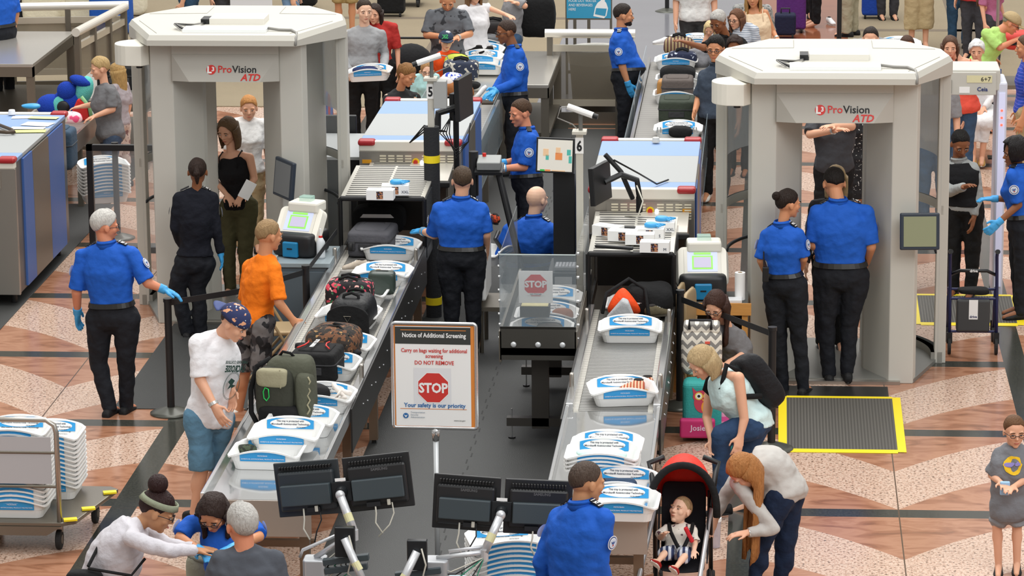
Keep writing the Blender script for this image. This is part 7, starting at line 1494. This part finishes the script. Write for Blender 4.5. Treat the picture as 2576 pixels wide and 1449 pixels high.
# far crowd, mostly legs
def far(px,py,h,face,label,top,bot,hair=('crop','#3a2a1e'),**k): person((px,py),h,face,label,k.pop('J',{}),hair=hair,top=top,bot=bot,detail=False,vox=.013,**k)
BLK=cloth('far_black','#1d1d1f'); KHA=cloth('khaki','#b5a27c'); KHG=cloth('khaki_grey','#a9a28b'); JN=cloth('jean_far','#35536f'); DN=cloth('far_darkgrey','#3f3f44')
far(2138,92,1.8,160,'walker in khaki trousers and black shoes on the red floor',dict(m=BLK,sleeve='short'),dict(m=KHG,w=1.3))
far(2050,68,1.7,-160,'walker in tight black trousers on the red floor',dict(m=BLK,sleeve='short'),dict(m=BLK),shoes=False,fem=True)
far(2022,45,1.8,-90,'standing traveller in black trousers at the top near the purple case',dict(m=BLK,sleeve='short'),dict(m=BLK,w=1.2))
far(2310,125,1.8,-80,'large person in black shirt and khaki shorts on the carpet',dict(m=BLK,sleeve='short',inf=.03,u0=.05),dict(m=KHA,kind='shorts',n='shorts',len=.5),bw=1.3)
far(2232,50,1.75,-80,'person in dark grey trousers beside the blue suitcase',dict(m=DN,sleeve='short'),dict(m=DN,w=1.2))
far(2412,120,1.8,-95,'person in long black coat and blue jeans on the carpet',dict(m=BLK,sleeve='long',inf=.05,u0=.0,flare=.05,n='coat'),dict(m=JN))
far(2448,150,1.72,-110,'person in bright red shirt near the top right corner',dict(m=cloth('shirt_red','#e2474f'),sleeve='short',inf=.04,u0=.02,flare=.04),dict(m=DN),fem=True,bw=1.15)
person((2492,200),1.55,-40,'girl in mauve t-shirt with curly brown hair near the top right',dict(hd=(2478,10)),hair=('curly','#5a3a28'),skinc='fair',fem=True,top=dict(m=cloth('tee_mauve2','#b06a8c'),sleeve='short'),bot=dict(m=DN))
person((2470,330),1.75,-20,'man in lime green t-shirt and tan cap bending forward',dict(hd=(2545,58),nk=(2515,75),shR=(2480,85,-.15),shL=(2500,80,.15),elR=(2515,120,-.2),wrR=(2552,102,-.1),hpR=(2462,160),hpL=(2475,160)),hf=-10,hp=30,skinc='ruddy',hair=('buzz','#8a8378'),glasses=True,top=dict(m=cloth('tee_lime','#b4dd7c'),sleeve='short',inf=.014),bot=dict(m=DN),cap_=(cloth('cap_tan','#b09a74'),cloth('cap_tan','#b09a74'),False))
person((2575,480),1.75,180,'person in blue striped polo shirt cut by the right edge',dict(),hair=('crop','#5a4532'),skinc='tan',top=dict(m=waves('polo_stripe','#1f45b0','#6f6fd0',28,'Z',thr=.85),sleeve='short'),bot=dict(m=KHA,w=1.1))
far(870,95,1.8,-90,'standing traveller in tan shorts behind the left scanner roof',dict(m=BLK,sleeve='short'),dict(m=cloth('shorts_tan','#a78c5c'),kind='shorts',n='shorts',len=.0),skinc='tan')
far(480,160,1.75,180,'person in navy t-shirt just beyond the left scanner roof',dict(m=cloth('tee_navy','#27345c'),sleeve='short'),dict(m=JN),bw=1.2)
far(575,150,1.75,-60,'person in black jacket beyond the left scanner roof',dict(m=BLK,sleeve='long'),dict(m=DN))
far(735,140,1.7,0,'person in pale blue denim bending beyond the left scanner roof',dict(m=cloth('denim_pale','#7f9fc4'),sleeve='long',inf=.04),dict(m=cloth('denim_pale','#7f9fc4')),fem=True,bw=1.3)
far(780,560,1.7,-90,'traveller in plaid shirt and jeans seen through left scanner glass',dict(m=waves('plaid_red','#b9484c','#4f6ba8',22,'X'),sleeve='short'),dict(m=cloth('jean_pale','#6f8fb2')))
far(2345,560,1.75,-90,'traveller in jeans seen through the right scanner glass',dict(m=cloth('tee_ash','#8f8f92'),sleeve='short'),dict(m=JN))
# brunette, blond woman with backpack, bending woman
person((1862,1050),1.66,-120,'brunette woman with glasses in loose grey top behind lane 6',dict(hd=(1800,768,-.25),nk=(1830,822,-.1),shR=(1795,840,-.25),shL=(1862,845,0),elR=(1800,890,-.45),wrR=(1812,915,-.5),elL=(1880,885,-.1),wrL=(1845,905,-.4),hpR=(1842,925),hpL=(1885,925)),hf=-112,hp=35,skinc='fair',hair=('long','#3a2219',1.0,.15),glasses=True,fem=True,top=dict(m=cloth('top_grey','#716f70'),sleeve='34',n='top',inf=.02),bot=dict(m=JN))
r,T_,HM_,dec,P_,X=person((1852,1295),1.70,-165,'blond woman in pale mint top with black backpack bending to the floor',dict(hd=(1765,912,-.1),nk=(1805,938),shR=(1790,955,.2),shL=(1858,950,-.15),elR=(1778,1050,.15),wrR=(1790,1112,-.05),elL=(1872,1055,-.2),wrL=(1862,1100,-.25),hpR=(1905,1060,.1),hpL=(1890,1070,-.08),knR=(1862,1150,.1),knL=(1815,1095,-.15),anR=(1890,1270,.15),anL=(1812,1270,-.1)),hf=-150,hp=40,skinc='fair',hair=('bob','#b39a72',.15),fem=True,bw=1.1,top=dict(m=cloth('top_mint','#d3ebea'),sleeve='none',low=False,inf=.02,u0=.1,n='top'),bot=dict(m=cloth('jean_dark','#2f4768'),w=1.15))
c=X['spine'](.62)-X['fwd']*.21
b=MB(); sup(b,(0,0,0),(.15,.10,.25),.5,.6,jit=.08); M_=Matrix((X['ss'],-X['fwd'],X['ss'].cross(-X['fwd']))).transposed().to_4x4(); M_.translation=c; b.move(M_); o=b.obj('backpack',cloth('pack_black','#1d1d20',rough=.6),smooth=True,loc=P_); tag(o,'black backpack worn by the blond woman in mint top','backpack')
for s_ in (-1,1): 
    ob=MB().tube([X['spine'](.90)+X['ss']*s_*.10-X['fwd']*.10,X['spine'](.97)+X['ss']*s_*.115+Vector((0,0,.075)),X['spine'](.88)+X['ss']*s_*.125+X['fwd']*.10,X['spine'](.7)+X['ss']*s_*.17+X['fwd']*.06,X['spine'](.5)+X['ss']*s_*.16-X['fwd']*.10],.022,8).obj('strap',BAGK,o,smooth=True)
person((1935,1500),1.70,195,'woman with long red-blond hair in light grey sweater bending over stroller',dict(hd=(1868,1185,-.25),nk=(1885,1158),shR=(1872,1175,.15),shL=(1855,1215,-.25),elR=(1822,1250,.1),wrR=(1798,1305,0),elL=(1945,1330,-.3),wrL=(1880,1340,-.35),hpR=(1985,1235,.1),hpL=(1960,1250,-.1),knR=(1975,1370,.1),knL=(1910,1375,-.1),anR=(1960,1480,.1),anL=(1895,1480,-.1),sp=.06),hf=200,hp=55,skinc='fair',hair=('long','#a9713f',2.2,.1),fem=True,bw=1.1,top=dict(m=cloth('sweater_light','#bdb9b4',bscale=14),sleeve='long',inf=.03,u0=.0,n='sweater'),bot=dict(m=cloth('jean_navy','#1d2a42'),kind='slim'),watch='L')
o=MB().cyl((0,0,0),(0,0,.20),.04,.045,n=20).obj('tumbler',mat('tumbler_clear','#cfc6cf',.15,alpha=.6),loc=vp(1798,1375,24.0),smooth=False); tag(o,'clear tumbler with white lid held by the bending woman','tumbler'); MB().cyl((0,0,.20),(0,0,.225),.05,n=20).obj('lid',WHITE,o)
person((2530,1440),1.30,-95,'boy in grey t-shirt and shorts with glasses at right edge',dict(hd=(2552,1085),nk=(2548,1118),shR=(2515,1140),shL=(2585,1140),elR=(2495,1195),wrR=(2518,1215,-.2),elL=(2590,1200),wrL=(2550,1225,-.25),hpR=(2522,1290),hpL=(2560,1290),anR=(2512,1425),anL=(2558,1420)),skinc='fair',hair=('crop','#6a4a30'),glasses=True,hs=.17,hf=-80,top=dict(m=cloth('tee_boy','#7b7d82'),sleeve='short',inf=.02,u0=.02,n='t_shirt'),bot=dict(m=cloth('shorts_boy','#8a8c90'),kind='shorts',n='shorts'),shoe='#222222')
r=[o for o in COL.objects if o.get('label','').startswith('boy in grey t-shirt')][0]
q=MB(); q.add([(.09*math.cos(t)+.02,-.175,.86+.085*math.sin(t)) for t in [2*math.pi*k/24 for k in range(24)]],[tuple(range(24))],0)
for sx in (-1,1): q.add([(.02+sx*.042+.037*math.cos(t),-.178,.865+.028*math.sin(t)) for t in [2*math.pi*k/16 for k in range(16)]],[tuple(range(16))],1)
o=q.obj('shirt_print',[mat('print_yellow','#f0c41e',.7),mat('print_violet','#8f86c8',.5)],r); s=o.modifiers.new('wrap','SHRINKWRAP'); s.target=[c for c in r.children if c.name.startswith('t_shirt')][0]; s.offset=.006; s.wrap_mode='ABOVE_SURFACE'
o=MB().box((0,0,0),(.07,.03,.10)).obj('drink_pouch',mat('pouch_print','#9cc4e8',.4),loc=vp(2528,1228,23.25),bevel=.008); tag(o,'pale blue pouch in the hands of the boy at right','pouch')
# foreground people
officer((1450,1863),1.80,58,'officer with shaved head at the bottom seen from behind beside stroller',dict(hd=(1478,1212),nk=(1462,1265),shL=(1408,1300),shR=(1520,1305,-.1),elR=(1508,1420,-.1),wrR=(1540,1500,.1)),hf=30,hp=8,hair=('buzz','#4a3c33'),skinc='olive',sl='long',bw=1.15,belly=.02,glove='')
person((330,1820),1.70,8,'woman in pale sweatshirt with sage headband and high bun leaning right',dict(hd=(398,1285,0),nk=(345,1315),shR=(330,1355,-.2),shL=(350,1330,.15),elR=(420,1385,-.28),wrR=(492,1385,-.15),elL=(430,1375,.1),wrL=(495,1380,.05),hpR=(235,1560),hpL=(235,1560,.18),sp=.05),hf=5,hp=28,skinc='olive',hs=.155,hair=('bun','#2c1716',(0,-.30,.60),1.55),band=cloth('band_sage','#8f957f'),glasses=True,fem=True,bw=1.15,glove='',top=dict(m=cloth('sweatshirt_pale','#cfccd2'),sleeve='long',inf=.03,u0=.0,n='sweatshirt'),bot=dict(m=DN))
officer((560,1780),1.66,-85,'woman officer with dark bob and glasses searching the backpack',dict(hd=(535,1290,-.15),nk=(562,1305),shR=(478,1318),shL=(632,1320),elR=(452,1352,-.1),wrR=(505,1385,-.35),elL=(652,1350,-.1),wrL=(585,1378,-.35),hpR=(535,1500),hpL=(600,1500)),hf=-100,hp=42,hair=('bob','#2e1f1a',.4),glasses=True,fem=True,skinc='tan')
q=MB(); q.box((0,0,0),(.075,.004,.10),0); q.box((0,-.003,0),(.06,.002,.06),1); q.box((0,0,-.085),(.07,.004,.06),2)
o=q.obj('id_badge',[PAPER,mat('badge_teal','#3fa9c4',.5),PAPER],loc=vp(516,1335,20.65)); tag(o,'teal and white identity badge hanging from the woman officer','badge')
person((625,1990),1.78,95,'white-haired man in dark grey athletic shirt seen from behind at bottom',dict(hd=(608,1320),nk=(615,1378),shL=(560,1410),shR=(690,1410),hpL=(595,1600),hpR=(655,1600)),hf=120,hp=5,skinc='ruddy',hair=('short','#b8b5b0'),glasses=True,bw=1.15,top=dict(m=cloth('tee_slate','#50545c',bump=.15),sleeve='short',inf=.012,n='t_shirt'),bot=dict(m=DN))
sb=[o for o in COL.objects if o.get('label','').startswith('woman in pale sweatshirt')][0]
hr_=[c for c in sb.children if c.name.startswith('body')]
T=thing('daypack','sage grey daypack being opened on the table at the bottom','backpack',vp(540,1440,20.75)); sup(MB(),(0,0,.0),(.19,.13,.16),.6,.6,jit=.08,sd=5).obj('body',cloth('pack_sage','#9a9a88'),T,smooth=True); MB().tube([(.16*math.cos(t),-.02+.10*math.sin(t),.14+.03*math.sin(t)) for t in [2*math.pi*k/20 for k in range(20)]],.018,8,closed=True).obj('opening_rim',cloth('pack_sage_d','#77776a'),T,smooth=True); sup(MB(),(.05,.0,.13),(.06,.05,.05),.8,.8,jit=.4).obj('green_cloth',mat('lime_cloth','#8fe03c',.7),T,smooth=True); MB().tube([(.09,.04,.16),(.14,-.02,.10),(.16,-.1,.0)],.012,6).obj('pink_strap',mat('pink_strap','#b8406c',.7),T)
MB().tube([(0,-.14,.06),(.0,-.145,-.05)],.008,6).obj('zip_pull',mat('zip_red','#d8332c',.6),T)
TB=steel_table(-4.05,-3.45,20.5,21.1,.66,'steel inspection table under the sage daypack at the bottom')
# ---------------------------------------------------------------- stroller with toddler
SP=g(1690,1550,0); SY=SP.y
T=thing('red_stroller','black stroller with red canopy carrying a toddler','stroller',(SP.x,SY,0))
def sp_(px,py,dy): return vp(px,py,SY+dy)-Vector((SP.x,SY,0))
FR=mat('stroller_silver','#c4c4c6',.3,.5)
for a,b_ in (((1648,1275,.22),(1606,1460,-.25)),((1788,1280,.22),(1758,1470,-.25))):
    A=sp_(*a); B=sp_(*b_); MB().cyl(A,B,.017,n=14).obj('front_tube',FR,T); 
for px,px2 in ((1648,1640),(1788,1800)):
    A=sp_(px,1275,.22); MB().tube([A,sp_(px2,1190,.45),sp_(px2 - (8 if px<1700 else -8),1165,.55),sp_(px2+(30 if px<1700 else -30),1150,.52)],.02,10).obj('push_handle',BLACK,T,smooth=True); MB().tube([A,sp_(px,1400,.55),sp_(px,1440,.62)],.016,8).obj('rear_tube',BLACKM,T)
W0=(sp_(1650,1330,0).x+0,sp_(1785,1330,0).x)
for x in W0:
    for yy in (-.27,.52): MB().cyl((x-.03,yy,.085),(x-.005,yy,.085),.085,n=24).obj('wheel',RUBBER,T,bevel=.01); MB().cyl((x+.005,yy,.085),(x+.03,yy,.085),.085,n=24).obj('wheel',RUBBER,T,bevel=.01)
    MB().cyl((x,-.27,.085),(x,-.25,.2),.02).obj('fork',BLACK,T); MB().tube([(x,.52,.1),(x,.0,.34),(x,-.26,.2)],.014,8).obj('side_strut',BLACKM,T)
CX_=(W0[0]+W0[1])/2; HW=(W0[1]-W0[0])/2
zh=sp_(1707,1388,.02).z-.065
seat=[[(x,y,z) for x in (CX_-HW+.03,CX_-HW*.4,CX_,CX_+HW*.4,CX_+HW-.03)] for y,z in ((-.14,zh-.01),(-.10,zh),(.0,zh),(.10,zh+.03),(.20,zh+.18),(.27,zh+.36),(.31,zh+.50))]
seat=[[Vector((p[0],p[1]+.04*(1-abs(p[0]-CX_)/HW)*(1 if i>2 else 0),p[2]-.02*(1-abs(p[0]-CX_)/HW))) for p in r_] for i,r_ in enumerate(seat)]
o=MB().sheet(seat).obj('seat_sling',cloth('sling_black','#222226'),T,smooth=True); o.modifiers.new('s','SOLIDIFY').thickness=.02; o.modifiers.new('u','SUBSURF').levels=1
for sx in (-1,1): 
    b=MB(); b.loft([[(CX_+sx*(HW-q),y,zh+z) for y,z in ((-.1,.02),(.27,.44),(.33,.42),(.2,.0))] for q in (.01,.02)]); b.obj('side_wing',cloth('sling_black','#222226'),T)
MB().box((CX_,-.30,zh-.16),(HW*1.7,.12,.04)).obj('footrest',mat('foot_red','#b8281e',.6),T,bevel=.02)
zb=sp_(1640,1300,0).z; zt_=sp_(1715,1172,0).z
def rimpt(u,k):   # u 0..pi across, k 0 front rim .. 1 back seam
    R1=HW+.05-.05*k; c=Vector((CX_,.02+.36*k,zb+.04*k)); hh=(zt_-zb)*(1-.25*k)
    return c+Vector((-R1*math.cos(u)*(1-.12*k),0,hh*math.sin(u)**.8))
rows=[[rimpt(math.pi*q/20,k/6)+Vector((0,.10*math.sin(math.pi*k/6),.03*math.sin(math.pi*k/6)*math.sin(math.pi*q/20))) for q in range(21)] for k in range(7)]
bk=[[rimpt(math.pi*q/20,1).lerp(Vector((CX_,.40,zb+.02)),w_) for q in range(21)] for w_ in (0,.5,.95)]
o=MB().sheet(rows).sheet(bk).obj('canopy',cloth('canopy_red','#d8301d',rough=.6),T,smooth=True); o.modifiers.new('s','SOLIDIFY').thickness=.012
MB().tube([rimpt(math.pi*q/20,0)+Vector((0,-.005,.0)) for q in range(21)],.026,8).obj('canopy_rim',BAGK,T,smooth=True)
# toddler
TS=SY
r,T_,HM_,dec,P_,X=person((1690,1550),.84,-95,'toddler in white printed shirt and plaid shorts strapped in the red stroller',dict(hd=(1712,1283,.10),nk=(1712,1318,.10),shR=(1680,1330,.06),shL=(1738,1332,.06),elR=(1662,1352,-.02),wrR=(1672,1342,-.12),elL=(1748,1368,-.02),wrL=(1746,1385,-.10),hpR=(1692,1388,.02),hpL=(1722,1388,.02),knR=(1672,1392,-.18),knL=(1722,1400,-.18),anR=(1655,1412,-.28),anL=(1700,1428,-.30)),hf=-125,hp=-25,skinc='pale',hair=('buzz','#a88a64'),hs=.235,bw=1.25,top=dict(m=spots('tee_cars','#e9e2d6',[('#6b4f58',24,.64)]),sleeve='short',inf=-.002,n='t_shirt'),bot=dict(m=waves('plaid_blue','#27345a','#cfd5df',26,'X'),kind='shorts',n='shorts'),shoe='#a5231f',vox=.006,fd=((-.35,-.6,.6),(-.3,-.6,.6)))
for s_ in (-1,1): MB().tube([sp_(1713+s_*30,1318,.06),sp_(1713+s_*26,1338,-.045),sp_(1713+s_*5,1382,-.09)],.014,8).obj('harness_strap',BAGK,T); 
MB().box(sp_(1733,1345,-.06),(.03,.03,.12),rot=rmat('Y',-25)).obj('harness_pad',mat('pad_red','#d0202a',.6),T,bevel=.01); MB().cyl(sp_(1712,1385,-.08),sp_(1712,1385,-.11),.026,n=18).obj('buckle',mat('buckle_grey','#a5a6a8',.4),T)
o=sup(MB(),(0,0,.05),(.16,.10,.07),.8,.7,jit=.3).obj('green_bag',mat('bag_green','#3f9e4f',.6),smooth=True,loc=(SP.x,SY-.1,.06)); tag(o,'bright green bag under the red stroller','bag')

T=thing('radio','black two-way radio clipped at the left hip of the bun-haired woman officer','radio',vp(1926,690,28.35)); MB().box((0,0,0),(.055,.04,.13)).obj('case',BLACK,T,bevel=.006); MB().cyl((-.015,0,.06),(-.018,0,.20),.006).obj('antenna',BLACK,T)

sb=[o for o in COL.objects if o.get('label','').startswith('woman in pale sweatshirt')][0]; q=lambda px,py,dy: vp(px,py,sb.location.y+dy)-sb.location
T=thing('shoulder_bag','black shoulder bag at the hip of the woman in pale sweatshirt','bag',sb.location+q(212,1450,-.22)); sup(MB(),(0,0,-.06),(.12,.06,.10),.5,.5).obj('body',BAGK,T,smooth=True)
off=T.location-sb.location
MB().tube([q(222,1425,-.22)-off,q(250,1370,-.10)-off,q(285,1325,.05)-off],.012,6).obj('strap',BAGK,T); MB().tube([q(222,1430,-.24)-off,q(330,1448,-.30)-off,q(365,1405,-.22)-off],.010,6).obj('strap',BAGK,T)
dp=[o for o in COL.objects if o.name=='daypack'][0]; MB().text('THE NORTH FACE',.03,plane_M((.02,-.135,-.03),(1,0,0),(0,0,1)),0,off=.001).obj('lettering',TXTD,dp)
